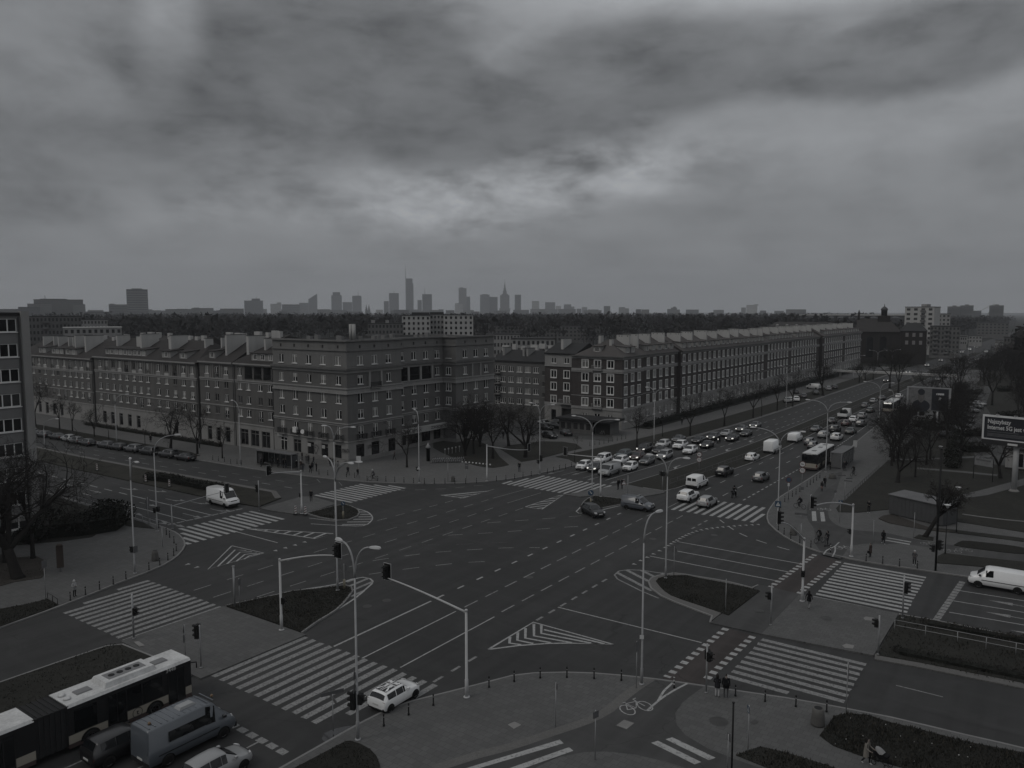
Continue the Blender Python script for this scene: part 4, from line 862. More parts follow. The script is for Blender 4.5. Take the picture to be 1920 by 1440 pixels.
for a_,b_,z0_,z1_ in(((XE,108.2),(-105.3,108.2),KH,CZ),((-105.3,123.0),(-101.8,123.0),KH,CZ),((-101.8,136),(XS,136),KH,CZ),((XS,136),(XS,YS),KH,CZ)):CW.add([(*a_,z0_),(*b_,z0_),(*b_,z1_),(*a_,z1_)],[(0,1,2,3)],0)
CW.obj('wall',['plaster_corner','plaster_attic','stone_base'],cb)
place_window(cb,(-105.3,123.0),DX,1.6,17.55,1.45,1.65);place_window(cb,(-105.3,122.85),DX,1.6,14.1,1.3,1.6);place_window(cb,(-105.3,122.85),DX,1.6,10.75,1.35,1.7);place_window(cb,(-105.3,122.85),DX,1.6,7.9,1.35,1.6)
for(z_,h_,p_,m_,n_)in((CZ-.02,.28,.35,'plaster_attic','coping'),(20.1,.2,.22,'plaster_attic','string_course'),(16.75,.42,.62,'plaster_mid','cornice'),(16.2,.5,.2,'plaster_light','frieze'),(13.35,.22,.26,'plaster_light','string_course'),(12.75,.55,.06,'plaster_light','band'),(12.45,.28,.3,'plaster_light','string_course'),(7.05,.2,.22,'plaster_light','string_course'),(6.72,.2,.1,'plaster_light','string_course'),(3.85,.2,.14,'stone_base','band')):ledge(cb,pathC,z_,h_,p_,m_,n_)
ledge(cb,pathC,KH,.75,.12,'concrete','plinth')
for org_,d_,ss in(((XS,YS),DX,sS),((XE,YS),DY,sE)):
 for s in ss:balcony(cb,org_,d_,s,4.12,2.2,.55,'metal_dark','stone_base')
 pl=MB();
 for s in ss:pass
balcony(cb,(XE,YS),DY,sE[1],13.3,2.6,.5);place_window(cb,(XE+.02,YS),DY,sE[1],13.4,1.5,2.5,'mt')
for e in(-1.5,1.5):MB().box(XE-.02,XE+.3,YS+sE[1]+e-.22,YS+sE[1]+e+.22,13.57,16.19).obj('pilaster','plaster_light',cb)
place_window(cb,(-101.8+.02,123.0),DY,sC[1],13.5,1.4,2.4,'mt')
for e in(-1.4,1.4):MB().box(-101.82,-101.5,123+sC[1]+e-.2,123+sC[1]+e+.2,13.57,16.19).obj('pilaster','plaster_light',cb)
for i in range(4):
 y_=108.9+i*3.5;MB().box(-105.32,-104.95,y_-.25,y_+.25,13.57,16.19).obj('pilaster','plaster_light',cb)
 if i<3:
  MB().box(-105.28,-105.24,y_+.26,y_+3.24,13.58,16.18).obj('loggia','glass_dark',cb);rl=MB();[rl.box(-105.1,-105.07,y_+.28+j*.13,y_+.305+j*.13,13.57,14.55)for j in range(23)];rl.box(-105.11,-105.05,y_+.26,y_+3.24,14.55,14.62);rl.obj('railing','metal_dark',cb)
MB().box(XS+.2,-105.5,YS+.3,135.8,CZ-.5,CZ-.45).obj('roof','roof_felt',cb)
for i in range(14):
 x_,y_=random.uniform(XS+2,-107),random.uniform(YS+3,133);c_=MB().box(x_-.5,x_+.5,y_-.35,y_+.35,CZ-.45,CZ+random.uniform(.35,.8));c_.obj('chimney','plaster_grey',cb)
mast=MB().tube([(-117,106,CZ-.45),(-117,106,CZ+3.2)],.05,5);mast.tube([(-117.8,106,CZ+2.6),(-116.2,106,CZ+2.6)],.03,4);mast.obj('antenna','metal_dark',cb)
st_=MB().lathe([(.35,0),(.35,3.2)],8,0,(-118.6,110,CZ-.45));st_.lathe([(.35,0),(.35,3.2)],8,0,(-117.7,110,CZ-.45));st_.obj('flue_pipes','plaster_white',cb)
sg=MB().box(-105.0,-104.2,109.2,124.6,3.05,4.15);sgo=sg.obj('shop_sign','plaster_white',cb)
sgo.data.materials[0]=M('sign_white',(0.42,0.42,0.41),0.5,0.1)
M('sign_ink',(0.035,0.033,0.035),0.6,0);
text_obj('sign_lettering','CZNA  APTEKA',.85,'sign_ink',cb,(-104.18,109.7,3.3),(R_(90),0,R_(90)),sx=.9,bold=.01);text_obj('sign_lettering','ZDROJOWOŚĆ',.8,'sign_ink',cb,(-104.18,117.9,3.35),(R_(90),0,R_(90)),sx=.9,bold=.01)
text_obj('graffiti','UTRATA',.95,'sign_ink',cb,(-104.7,YS-.18,2.0),(R_(90),R_(-4),0),sx=.62,ext=.002,bold=.02);text_obj('graffiti','UTR',.9,'sign_ink',cb,(XE+.18,99.0,2.2),(R_(90),0,R_(90)),sx=.7,ext=.002,bold=.02)
gr=MB();strip_pts=[(-112.0,2.6),(-111.2,2.7),(-110.7,2.3),(-111.1,1.5),(-111.5,.95),(-111.8,1.6),(-112.1,2.3),(-111.4,2.2)]
for i in range(len(strip_pts)-1):
 a_,b_=Vector(strip_pts[i]),Vector(strip_pts[i+1]);t_=(b_-a_).normalized();n_=Vector((-t_.y,t_.x))*.06;gr.add([(p.x,YS-.153-i*.0006,p.y)for p in(a_-n_,b_-n_,b_+n_,a_+n_)],[(0,1,2,3)])
gr.obj('graffiti','sign_ink',cb)
for x_,z_,w_,h_ in((-121.6,3.5,1.5,.5),(-113.2,2.35,.9,.6),(-109.3,2.35,.8,.6)):MB().box(x_-w_/2,x_+w_/2,YS-.22,YS-.15,z_-.1,z_+h_-.1).obj('shop_sign','sign_white',cb)
ac=MB().box(-117.2,-116.2,YS-.75,YS-.2,4.6,5.6).obj('air_conditioner','frame_white',cb);ds_=MB().lathe([(.05,0),(.3,.06),(.42,.16)],12).obj('satellite_dish','frame_white',cb);ds_.location=(-114.6,YS-.45,4.9);ds_.rotation_euler=(R_(80),0,R_(20))
for i in range(3):MB().box(-106.6,-103.4,YS-.5-.32*(3-i),YS-.14,KH,KH+.15*(i+1)).obj('entrance_step','concrete',cb)
mh=empty('apartment_house');tag(mh,'set-back plain grey house of four storeys with small corner balconies','building')
MW=MB();mo=(-124.6,166.0);mL=20.0;cs_=[-121.2+124.6,-118.6+124.6,-115.9+124.6,-113.3+124.6,-110.7+124.6]
facade(mh,MW,mo,DX,mL,KH,14.3,[(cs_,z_,1.7,1.5,'m3s'.replace('m',''),'frame_white',None)for z_ in(3.0,5.8,8.6,11.4)]+[([1.6,17.4],z_,1.5,2.0,'mt','frame_white',None)for z_ in(2.6,5.4,8.2,11.0)])
MW.add([(-104.6,166,KH),(-104.6,178,KH),(-104.6,178,14.3),(-104.6,166,14.3)],[(0,1,2,3)]);MW.add([(-124.6,178,KH),(-124.6,166,KH),(-124.6,166,14.3),(-124.6,178,14.3)],[(0,1,2,3)]);MW.obj('wall','plaster_mid',mh)
for z_ in(5.4,8.2,11.0):
 for s_ in(1.6,17.4):balcony(mh,mo,DX,s_,z_,2.2,1.0)
Rm=MB();gable_roof(Rm,mo,DX,mL,12,14.3,16.9,.4);Rm.obj('roof','roof_felt',mh);ledge(mh,[mo,(-104.6,166)],14.0,.28,.3,'plaster_mid','cornice')
for s_ in(1.5,8.0,9.2,15.0):chimney(mh,mo,DX,s_,.6,2.4,5.6,15.4,16.6,17.5,'plaster_light')
sh=empty('apartment_house');tag(sh,'narrow dark brick house with pale top storey beside the passage arch','building')
SW=MB();so=(-104.4,160.4);facade(sh,SW,so,DX,9.0,4.4,14.0,[([2.6,6.3],z_,1.5,1.75,'mso','frame_white',None)for z_ in(4.9,8.1,11.1)],0);facade(sh,SW,so,DX,9.0,14.0,17.0,[([2.6,6.3],14.6,1.4,1.35,'ms','frame_white',None)],1)
grid_wall(SW,so,DX,9.0,KH,4.4,[(1.9,3.3,.6,3.2),(4.9,7.6,KH,3.7)],2,.5);SW.add([(-104.4,172,KH),(-104.4,160.4,KH),(-104.4,160.4,17),(-104.4,172,17)],[(0,1,2,3)],0);SW.obj('wall',['brick_dark','plaster_light','stone_base'],sh)
MB().box(-99.5,-96.8,160.95,161.05,KH,3.7).obj('passage_gate','frame_dark',sh);MB().box(-102.5,-101.1,160.85,160.95,.6,3.2).obj('door','glass_dark',sh)
ledge(sh,[so,(-95.4,160.4)],4.4,.6,.1,'plaster_light','band');ledge(sh,[so,(-95.4,160.4)],13.8,.25,.2,'plaster_light');ledge(sh,[so,(-95.4,160.4)],16.8,.22,.35,'sheet_dark','cornice');balcony(sh,so,DX,6.3,4.9,3.6,.9,'plaster_light','plaster_light')
Rs=MB();gable_roof(Rs,so,DX,9.0,12,17.0,19.4,.35);Rs.obj('roof','roof_felt',sh);chimney(sh,so,DX,3.4,.7,2.0,5.8,18.0,19.2,20.4)
def right_house(label,y0,y1,xf,ze,bays,dorm_n,south=False,hip0=0,hip1=0,chims=(),setb=True):
 b=empty('apartment_house');tag(b,label,'building','houses of the right block');W=MB();org=(xf,y0);L=y1-y0;cs=[y-y0 for y in bays];k=(ze-KH)/16.8;z=lambda v:KH+v*k
 rows=[(cs,z(1.7),1.2,1.6,'ms','frame_white','glass_curtain'),(cs,z(5.05),1.35,1.75,'mso','frame_white',None),(cs,z(8.0),1.35,1.75,'mso','frame_white',None),(cs,z(10.9),1.35,1.75,'mso','frame_white',None),(cs,z(14.05),1.35,1.7,'mso','frame_white',None)]
 def build(org_,d_,L_,rr):
  hl=[]
  for c_,zz,w,h,st,fm,gl in rr:
   for s in c_:
    g_=gl if(gl and random.random()<.6)else None
    hl.append((s-w/2,s+w/2,zz,zz+h));place_window(b,org_,d_,s,zz,w,h,st,fm,g_ or random.choice(GL+['glass_curtain']*4))
  grid_wall(W,org_,d_,L_,KH,z(4.35),[h for h in hl if h[2]<z(4)],1);grid_wall(W,org_,d_,L_,z(4.35),ze,[h for h in hl if h[2]>z(4)],0)
 build(org,DY,L,rows);path=[(xf,y0),(xf,y1)]
 if south:
  so_=(-95.4,y0);ss=[-91.7+95.4,-88.4+95.4,-85.0+95.4]
  build(so_,DX,xf+95.4,[(ss,r[1],1.6 if r[1]>2 else 1.5,r[3],r[4],r[5],None)for r in rows]);path=[so_]+path
  for zz in(z(4.6),z(13.55)):balcony(b,so_,DX,ss[1],zz,2.6,.6,'plaster_light','plaster_light')
 else:W.add([(xf-12,y0,KH),(xf,y0,KH),(xf,y0,ze),(xf-12,y0,ze)],[(0,1,2,3)],0)
 W.add([(xf,y1,KH),(xf-12,y1,KH),(xf-12,y1,ze),(xf,y1,ze)],[(0,1,2,3)],0);W.obj('wall',['brick_dark','stone_base'],b)
 for z_,h_,p_,m_,n_ in((z(16.05),.5,.12,'plaster_light','frieze'),(ze-.25,.3,.6,'plaster_mid','cornice'),(z(13.2),.55,.12,'plaster_light','band'),(z(12.9),.22,.2,'plaster_light','string_course'),(z(7.25),.13,.08,'plaster_light','string_course'),(z(4.2),.6,.14,'plaster_light','band')):ledge(b,path,z_,h_,p_,m_,n_)
 Rf=MB();zr=ze+3.7;gable_roof(Rf,org,DY,L,12,ze,zr,.5,hip0,hip1);Rf.obj('roof','roof_tile_red',b);sl=lambda kk:ze+(zr-ze)*min(1,(kk+.5)/6.5)
 for s in dorm_n:dormer(b,org,DY,s-y0,2.1,.6,sl(.6)-.05,sl(.6)+1.4,sl,.3,1,'plaster_light','roof_tile_red')
 for s,th,d0,d1,ex in chims:chimney(b,org,DY,s-y0,th,d0,d1,sl(d0),sl(d1),zr+ex)
 if south:
  dormer(b,(-95.4,y0),DX,6.4,2.2,.8,sl(.8)-.05,sl(.8)+1.4,sl,.3,1,'plaster_light','roof_tile_red');chimney(b,(-95.4,y0),DX,5.4,.6,3.2,4.6,sl(3.2),sl(4.6),zr+.9)
  chimney(b,(-95.4,y0),DX,8.6,.6,2.6,3.6,sl(2.6),sl(3.6),zr+.1)
 return b
right_house('corner house of dark brick with pale stone base and red hipped roof',158.2,168.9,-82.0,16.9,[160.0,163.4,166.8],[162,164.6],True,4.5,0,[(166.2,.6,2.4,5.8,1.0)])
bay=lambda a,n:[a+3.6*i for i in range(n)]
right_house('dark brick boulevard house with five bays and a row of dormers',168.9,190.2,-82.6,16.9,bay(172.9,5),bay(173.5,5),False,0,0,[(170.6,.6,1.8,5.8,1.1),(178.8,.6,2.6,5.8,1.0),(186.6,.6,2.2,5.8,1.1)])
right_house('long dark brick boulevard house starting behind the third street tree',190.2,262.0,-81.6,16.9,bay(192.2,19),bay(193.5,19),False,0,0,[(194+9.2*i,.6,2.0+.5*(i%2),5.8,.9+.15*(i%3))for i in range(8)])
right_house('dark brick boulevard house in the middle of the long row',262.0,331.0,-82.2,17.0,bay(265.2,7)+bay(293.0,10),bay(268,8)+bay(301,7),False,0,0,[(264+9*i,.6,2.0+.4*(i%2),5.8,1+.15*(i%2))for i in range(8)])
right_house('last dark brick boulevard house next to the brick church',331.0,404.0,-81.0,17.2,bay(335.5,9)+bay(372,9),bay(337,9)+bay(374,8),False,0,3,[(334+10*i,.6,2.0+.5*(i%2),5.8,.9+.2*(i%2))for i in range(7)])
tw=empty('office_tower');tag(tw,'tall grey building with triple windows cut by the left picture edge','building');TW=MB();to=(-101.0,14.0);tz=26.6
rows_t=[([2.2,6.2,10.2,14.2,18.2,22.2,25.6],.9+2.94*i+.25,2.9,1.55,'3s','frame_white',random.choice(('glass_dark','glass_mid','glass_curtain')))for i in range(9)]
hl=[]
for cc,zz,w,h,st,fm,gl in rows_t:
 for s in cc:hl.append((s-w/2,s+w/2,zz,zz+h));place_window(tw,to,DY,s,zz,w,h,st,fm,random.choice(GL))
grid_wall(TW,to,DY,27.4,KH,tz,hl);TW.add([(-101,41.4,KH),(-122,41.4,KH),(-122,41.4,tz),(-101,41.4,tz)],[(0,1,2,3)]);TW.add([(-122,14,KH),(-101,14,KH),(-101,14,tz),(-122,14,tz)],[(0,1,2,3)]);TW.obj('wall','plaster_grey',tw)
MB().box(-101.3,-100.55,41.41,42.3,KH,tz+.5).obj('corner_pier','plaster_light',tw);MB().box(-122.2,-100.8,13.8,41.38,tz,tz+.35).obj('roof','roof_felt',tw)
dp=MB().tube([(-100.9,41.2,KH),(-100.9,41.2,tz-.2)],.07,6).obj('downpipe','sheet_dark',tw)
# ================================================================== TREES AND PLANTS
M('bark',(0.024,0.0225,0.0215),0.95,0.35,1.2,11,spec=0.1);M('twig',(0.027,0.025,0.024),0.95,0.25,.8,6,spec=0.1)
M('leaf_dark',(0.015,0.016,0.0135),0.9,0.45,.6,5,spec=0.15);M('leaf_mid',(0.027,0.027,0.0235),0.9,0.4,.6,5,spec=0.15);M('dry_leaf',(0.052,0.048,0.041),0.95,0.4,.7,6,spec=0.1)
M('wood_far',(0.029,0.028,0.0275),0.95,0.45,.03,.4,spec=0.05)
def ortho(d):
 a=d.orthogonal().normalized();return a,d.cross(a).normalized()
def grow_tree(seed,H,trunk_h,r0,spread,up,n1,n2,n3,n4,lean=(0,0),twig_r=.012,forks=1,jitter=.35,len_f=.62,droop=0.0):
 rd=random.Random(seed);tr,cr=MB(),MB()
 def bend(p,d,L,nseg,wob,rs,re,lift):
  pts,rr=[p.copy()],[rs];q=p.copy();dd=d.copy()
  for i in range(nseg):
   a,b=ortho(dd);dd=(dd+a*rd.uniform(-wob,wob)+b*rd.uniform(-wob,wob)+Vector((0,0,lift))).normalized()
   q=q+dd*(L/nseg);pts.append(q.copy());rr.append(rs+(re-rs)*(i+1)/nseg)
  return pts,rr,dd
 def child_dir(d,ang,az):
  a,b=ortho(d);return(d*math.cos(ang)+(a*math.cos(az)+b*math.sin(az))*math.sin(ang)).normalized()
 def branch(p,d,L,r,lv):
  ns=(4,4,3,2,1)[lv];pts,rr,de=bend(p,d,L,ns,(.16,.24,.28,.3,.3)[lv]*jitter/.35,r,max(r*.35,twig_r*.6),up*(.5 if lv<2 else .25)-droop*lv*.02)
  (tr if lv<1 else cr).tube(pts,rr,(6,5,4,3,3)[lv],0,False,lv<2)
  if lv>=4:return
  n=(n1,n2,n3,n4)[lv]
  for i in range(n):
   t=rd.uniform(.28 if lv else .35,1.0)if i<n-1 else 1.0;k=min(int(t*ns),ns-1);f=t*ns-k;q=pts[k].lerp(pts[k+1],f)
   dloc=(pts[k+1]-pts[k]).normalized();rq=rr[k]+(rr[k+1]-rr[k])*f
   ang=rd.uniform(.35,.95)*(spread if lv<2 else 1.0);nd=child_dir(dloc,ang,rd.uniform(0,6.283))
   branch(q,nd,L*len_f*rd.uniform(.65,1.1)*(1.1-.35*t),max(rq*rd.uniform(.5,.75),twig_r),lv+1)
 base=Vector((0,0,-.15));top=Vector((lean[0],lean[1],trunk_h));d=(top-base).normalized()
 pts=[base,base.lerp(top,.15),base.lerp(top,.5),top];tr.tube(pts,[r0*1.5,r0*1.08,r0*.9,r0*.78],9,0,True,True)
 for i in range(forks):
  az=6.283*i/forks+rd.uniform(-.4,.4);ang=rd.uniform(.15,.5)*spread if forks>1 else .05
  branch(top-d*.05,child_dir(d,ang,az),(H-trunk_h)*rd.uniform(.5,.66),r0*(.7 if forks==1 else .58),0)
 return tr.mesh('trunk','bark'),cr.mesh('crown','twig')
TV={'street':grow_tree(3,9.5,2.4,.2,1.15,.07,7,5,4,3,forks=3,len_f=.72,twig_r=.011),'street_b':grow_tree(11,9.0,2.1,.19,1.2,.06,7,5,4,3,forks=3,len_f=.72,twig_r=.011),'street_c':grow_tree(29,8.2,2.6,.16,1.05,.08,6,5,4,3,forks=3,len_f=.70,twig_r=.011),'young':grow_tree(5,6.2,2.0,.075,1.0,.08,6,4,4,2,forks=1,twig_r=.008,len_f=.68),'young_b':grow_tree(17,5.6,1.8,.07,1.1,.05,6,4,4,2,forks=1,twig_r=.008,len_f=.68),'old':grow_tree(21,10.5,2.0,.36,1.5,.02,7,5,4,3,(.5,.2),forks=4,jitter=.5,len_f=.72,twig_r=.012),'old_b':grow_tree(33,11.5,2.6,.33,1.35,.04,7,5,4,3,(-.3,.3),forks=4,jitter=.45,len_f=.72,twig_r=.012),'multi':grow_tree(41,8.0,.5,.22,1.15,.07,7,5,4,3,forks=6,jitter=.4,len_f=.68,twig_r=.011),'brush':grow_tree(55,6.6,2.3,.22,1.25,.12,8,6,5,3,(1.0,.5),forks=5,jitter=.35,len_f=.64,twig_r=.010),'tall':grow_tree(61,15,4.2,.3,1.0,.09,8,5,5,3,forks=3,len_f=.68,twig_r=.016),'tall_b':grow_tree(77,14,3.6,.3,1.15,.07,8,5,5,3,forks=3,len_f=.68,twig_r=.016)}
TREE_H={k:max(v.co.z for v in TV[k][1].vertices)for k in TV}
def tree(kind,x,y,label,group,h=None,rz=None,z=KH):
 o=empty('tree',(x,y,z),random.uniform(0,6.28)if rz is None else rz);tag(o,label,'tree',group)
 if h:s=h/TREE_H[kind];o.scale=(s,s,s)
 link('trunk',TV[kind][0],o);link('crown',TV[kind][1],o);return o
def tree_px(kind,u,v,label,group,vt=None,h=None,rz=None):
 p=P(u,v,KH)
 if vt:h=top_h(p,vt)
 return tree(kind,p.x,p.y,label,group,h,rz)
G1='bare street trees along the left street'
for i,(kd,u,v,vt,lb)in enumerate((('old_b',320,842,742,'large bare tree with thick trunk behind the parked estate cars'),('street',370,851,752,'bare tree in front of the narrow three-bay house'),('street_c',417,859,790,'slim dark bare tree nearest the bus shelter on the left'),('street_b',177,819,755,'bare leaning tree beside the dark parked hatchback row'),('street_c',136,809,748,'bare tree above the silver parked car'),('street',66,799,700,'bare tree next to the grey tower at the left edge'),('street_c',112,806,740,'bare tree third from the grey tower on the left'),('young',272,833,778,'thin young bare tree left of the large bare tree'),('young_b',204,825,772,'thin young bare tree beside the left street lamp'))):tree_px(kd,u,v,lb,G1,vt)
G2='bare trees on the far corner lawn'
for kd,u,v,vt,lb in(('street_b',763,876,775,'bare tree alone on the paving before the corner house'),('old',985,858,745,'gnarled bare tree with leaning trunk on the far lawn'),('multi',872,855,738,'many-stemmed dense bare tree behind the rental bicycles'),('street',924,860,745,'bare tree at the left tip of the far lawn path'),('old_b',954,836,735,'bare tree behind the gnarled one on the far lawn'),('street_b',888,851,735,'bare tree against the corner house side wing'),('young',1077,866,812,'small young bare tree on the verge point by the stop line'),('multi',900,838,742,'dense bare shrub-like tree behind the far lawn')):tree_px(kd,u,v,lb,G2,vt)
G3='bare trees along the boulevard verge'
for i,(kd,u,v,vt)in enumerate((('street_c',1194,838,758),('young',1242,819,755),('street',1294,817,728),('street_b',1358,799,712),('street',1412,784,705),('young_b',1428,780,715),('street_c',1457,770,705),('street',1486,762,685),('old_b',1543,742,655),('street_b',1611,718,668),('street',1622,714,668),('street_c',1637,712,668))):
 tree_px(kd,u,v,('bare young verge tree nearest the crossing','small bare verge tree by the double lamp','tall bare verge tree behind the waiting black saloon','bare verge tree with crooked dark trunk','bare verge tree left of two thin lamp posts','slim bare verge tree pairing the larger one','bare verge tree before the parking bay','bare verge tree among the parked white cars','wide bare verge tree before the footbridge stairs','bare tree just short of the footbridge pier','bare tree under the footbridge span','bare tree behind the footbridge')[i],G3,vt)
G4='bare park trees on the right'
pk=[('old',1683,905,800,'big spreading bare park tree leaning over the bus stop path'),('street_c',1716,895,800,'slim bare park tree behind the spreading one'),('street',1737,872,775,'bare park tree by the round white lamp'),('old_b',1876,897,790,'dark thick-trunked bare tree beside the billboard pole'),('street_b',1744,862,770,'bare park tree on the back path'),('tall',1684,742,650,'tall bare tree at the left of the portrait billboard'),('tall_b',1668,728,640,'tall bare tree rising over the footbridge end'),('old_b',1705,812,735,'bare park tree below the portrait billboard'),('tall',1800,745,660,'tall bare tree behind the parked car row'),('tall_b',1860,760,665,'tall bare tree above the internet billboard'),('street',1760,790,730,'bare tree at the end of the parked car row')]
for kd,u,v,vt,lb in pk:tree_px(kd,u,v,lb,G4,vt)
lt=tree_px('brush',1733,1007,'small leaning bare tree with brush-like crown beside the grey shed','bare park trees on the right',896,None,R_(-20))
rt=random.Random(5)
for i in range(84):
 for _ in range(30):
  r=rt.uniform(165,480);u=rt.uniform(1668,1990);p=PD(u,600,r);x,y=p.x,p.y
  if x>-26 and not(1690<u<1790 and r<215)and not(-30<x<-2 and 150<y<335 and abs(x-(-8-(y-160)*.1))<8):break
 tree(('tall','tall_b','old_b','street')[i%4],x,y,'bare tree among the dark mass of park trees on the right','dark mass of park trees',rt.uniform(8,13.5))
for i in range(26):
 for _ in range(40):
  u=rt.choice((rt.uniform(1655,1702),rt.uniform(1786,1925)));r=rt.uniform(150,250);p=PD(u,600,r);x,y=p.x,p.y
  if x>-27 and not abs(x-(-8-(y-160)*.1))<5:break
 tree(('old_b','street','street_b','tall')[i%4],x,y,'bare tree in the nearer tangle of park branches on the right','nearer tangle of park trees',rt.uniform(7.5,11))
for i,(x,y)in enumerate([(-70-rt.uniform(0,6),420+26*k)for k in range(9)]+[(-31+rt.uniform(-2,4),240+24*k)for k in range(8)]):tree(('tall_b','street','tall')[i%3],x,y,'bare roadside tree along the far boulevard','far boulevard trees',rt.uniform(9,13))
G5='bare trees on the left corner bed'
for kd,u,v,vt,lb,rz in(('old',34,1084,800,'foreground bare tree with long branches reaching over the left street',3.4),('old_b',14,1054,810,'bare foreground tree with thick trunk at the left edge',1.0),('street',62,1047,850,'thin bare tree between the left trunks and the hedge',.5),('street_b',-30,1062,830,'bare tree mostly outside the left picture edge',0),('street_b',95,1000,905,'bare twiggy tree before the dark hedge',2.0)):tree_px(kd,u,v,lb,G5,vt,None,rz)
def leaf_blob(mb,rd,c,rx,ry,rz,n,s,mats=1):
 for _ in range(n):
  while True:
   v=Vector((rd.uniform(-1,1),rd.uniform(-1,1),rd.uniform(-1,1)))
   if .35<v.length<1:break
  p=Vector((c[0]+v.x*rx,c[1]+v.y*ry,c[2]+v.z*rz));a=Vector((rd.uniform(-1,1),rd.uniform(-1,1),rd.uniform(-.6,1))).normalized();b,d=ortho(a);k=s*rd.uniform(.5,1.2)
  mb.add([p-b*k,p+d*k*.55,p+b*k,p-d*k*.55],[(0,1,2,3)],rd.randrange(mats))
def hedge(name,label,path,w,h,n,s,mats=('leaf_dark','leaf_mid'),z=KH,group=None,cat='hedge'):
 rd=random.Random(len(label));o=empty(name,(path[0][0],path[0][1],z));tag(o,label,cat,group);mb=MB();core=MB();pts=dens(path,w*.5);ox,oy=path[0]
 for i,p in enumerate(pts):
  ww,hh=w*rd.uniform(.8,1.15),h*rd.uniform(.78,1.15);leaf_blob(mb,rd,(p[0]-ox+rd.uniform(-.2,.2),p[1]-oy+rd.uniform(-.2,.2),hh*.5),ww*.5,ww*.5,hh*.52,n,s,len(mats))
 strip(core,[(x-ox,y-oy)for x,y in pts],w*.55,0,0,h*.55);core.obj('branches','leaf_dark',o);mb.obj('foliage',list(mats),o);return o
hp=[tuple(P(u,v,KH)[:2])for u,v in((95,1000),(120,985),(150,975),(178,965),(188,985),(165,1000),(125,1008),(100,1012))]
hedge('evergreen_bush','large dark evergreen bush on the left corner by the railing',[(-98.5,42.5),(-96.5,45),(-95.5,48),(-97,49.5),(-100,50)],4.6,3.0,900,.19,cat='bush');hedge('evergreen_bush','low dark bushes under the bare trees at the left edge',[(-101.5,41),(-99.0,39.6),(-97.0,40)],2.4,1.3,500,.15,cat='bush')
hedge('hedge','dark clipped hedge along the left street median',Q2('n',[(590,745),(860,775),(1150,830),(1400,880),(1640,905)]),2.0,1.3,260,.12);hedge('hedge','long dark hedge at the foot of the right brick block',[(-79.4,166),(-79.2,230),(-79.0,300),(-79.0,395)],2.6,1.9,110,.22)
hedge('hedge','low bare hedge along the left block fronts',[(-190,91.2),(-170,91.3),(-150,91.4),(-137,91.6)],1.2,1.0,130,.12,('twig','dry_leaf'));hedge('hedge','scrubby hedge on the right median by the wire fence',[(-8.5,73.6),(0,74.4),(12,75.0)],1.3,.6,130,.08,('twig','dry_leaf'));hedge('hedge','dark scrub along the lower edge of the right median',[(-9.5,66.2),(0,66.9),(12,67.2)],1.4,.5,130,.08,('twig','leaf_mid'))
hedge('hedge','dark evergreen scrub along the park parking lane',[(-15,152),(-17,175),(-22,215)],3.0,1.8,160,.22)
rd=random.Random(9)
for i in range(16):u=rd.uniform(1690,1900);p=PD(u,700,rd.uniform(165,330));hedge('shrub','dark shrub among the park trees on the right',[(p.x,p.y),(p.x+rd.uniform(2,5),p.y+rd.uniform(1,4))],3.2,rd.uniform(1.6,2.8),170,.26,group='park shrubs',cat='shrub')
def in_poly(x,y,poly):
 c=False;n=len(poly);j=n-1
 for i in range(n):
  if((poly[i][1]>y)!=(poly[j][1]>y))and(x<(poly[j][0]-poly[i][0])*(y-poly[i][1])/(poly[j][1]-poly[i][1]+1e-12)+poly[i][0]):c=not c
  j=i
 return c
def cover(name,label,polys,hmax,mats,z=KH+.04):
 rd=random.Random(len(name));mb=MB()
 for poly,n in polys:
  xs=[p[0]for p in poly];ys=[p[1]for p in poly];k=0;tries=0
  while k<n and tries<n*6:
   tries+=1;x,y=rd.uniform(min(xs),max(xs)),rd.uniform(min(ys),max(ys))
   if not in_poly(x,y,poly):continue
   k+=1;cl=mnoise.noise((x*.6,y*.6,3));h=hmax*rd.uniform(.3,1)*(1+.7*cl);an=rd.uniform(0,6.28);w=h*.16+.02;lx,ly=rd.uniform(-.5,.5)*h,rd.uniform(-.5,.5)*h
   mb.add([(x-math.cos(an)*w,y-math.sin(an)*w,z),(x+math.cos(an)*w,y+math.sin(an)*w,z),(x+lx,y+ly,z+h)],[(0,1,2)],rd.randrange(len(mats)))
 o=mb.obj(name,list(mats));tag(o,label,'grass',None,'stuff');return o
med_view=[(-10.9,64.8),(-10.9,75.0),(14,75.4),(14,66.2)]
cover('rough_grass','rough dead grass and low scrub on the planted beds',[(bed1,5200),(med_view,3600),(bed2,1000),(bed4,1200)],.2,('leaf_mid','dry_leaf','leaf_mid','leaf_dark','dry_leaf'))
cover('short_grass','short winter grass on the islands and medians',[(isl_n,6000),(isl_g,5000),([(-62,0),(-62,31),(-51,31.3),(-51,0)],7000),(isl_l,1500),(isl_f,1500),(bed5,1500),(bed3,900)],.13,('leaf_dark','leaf_mid','dry_leaf'),.15)
rd=random.Random(4)
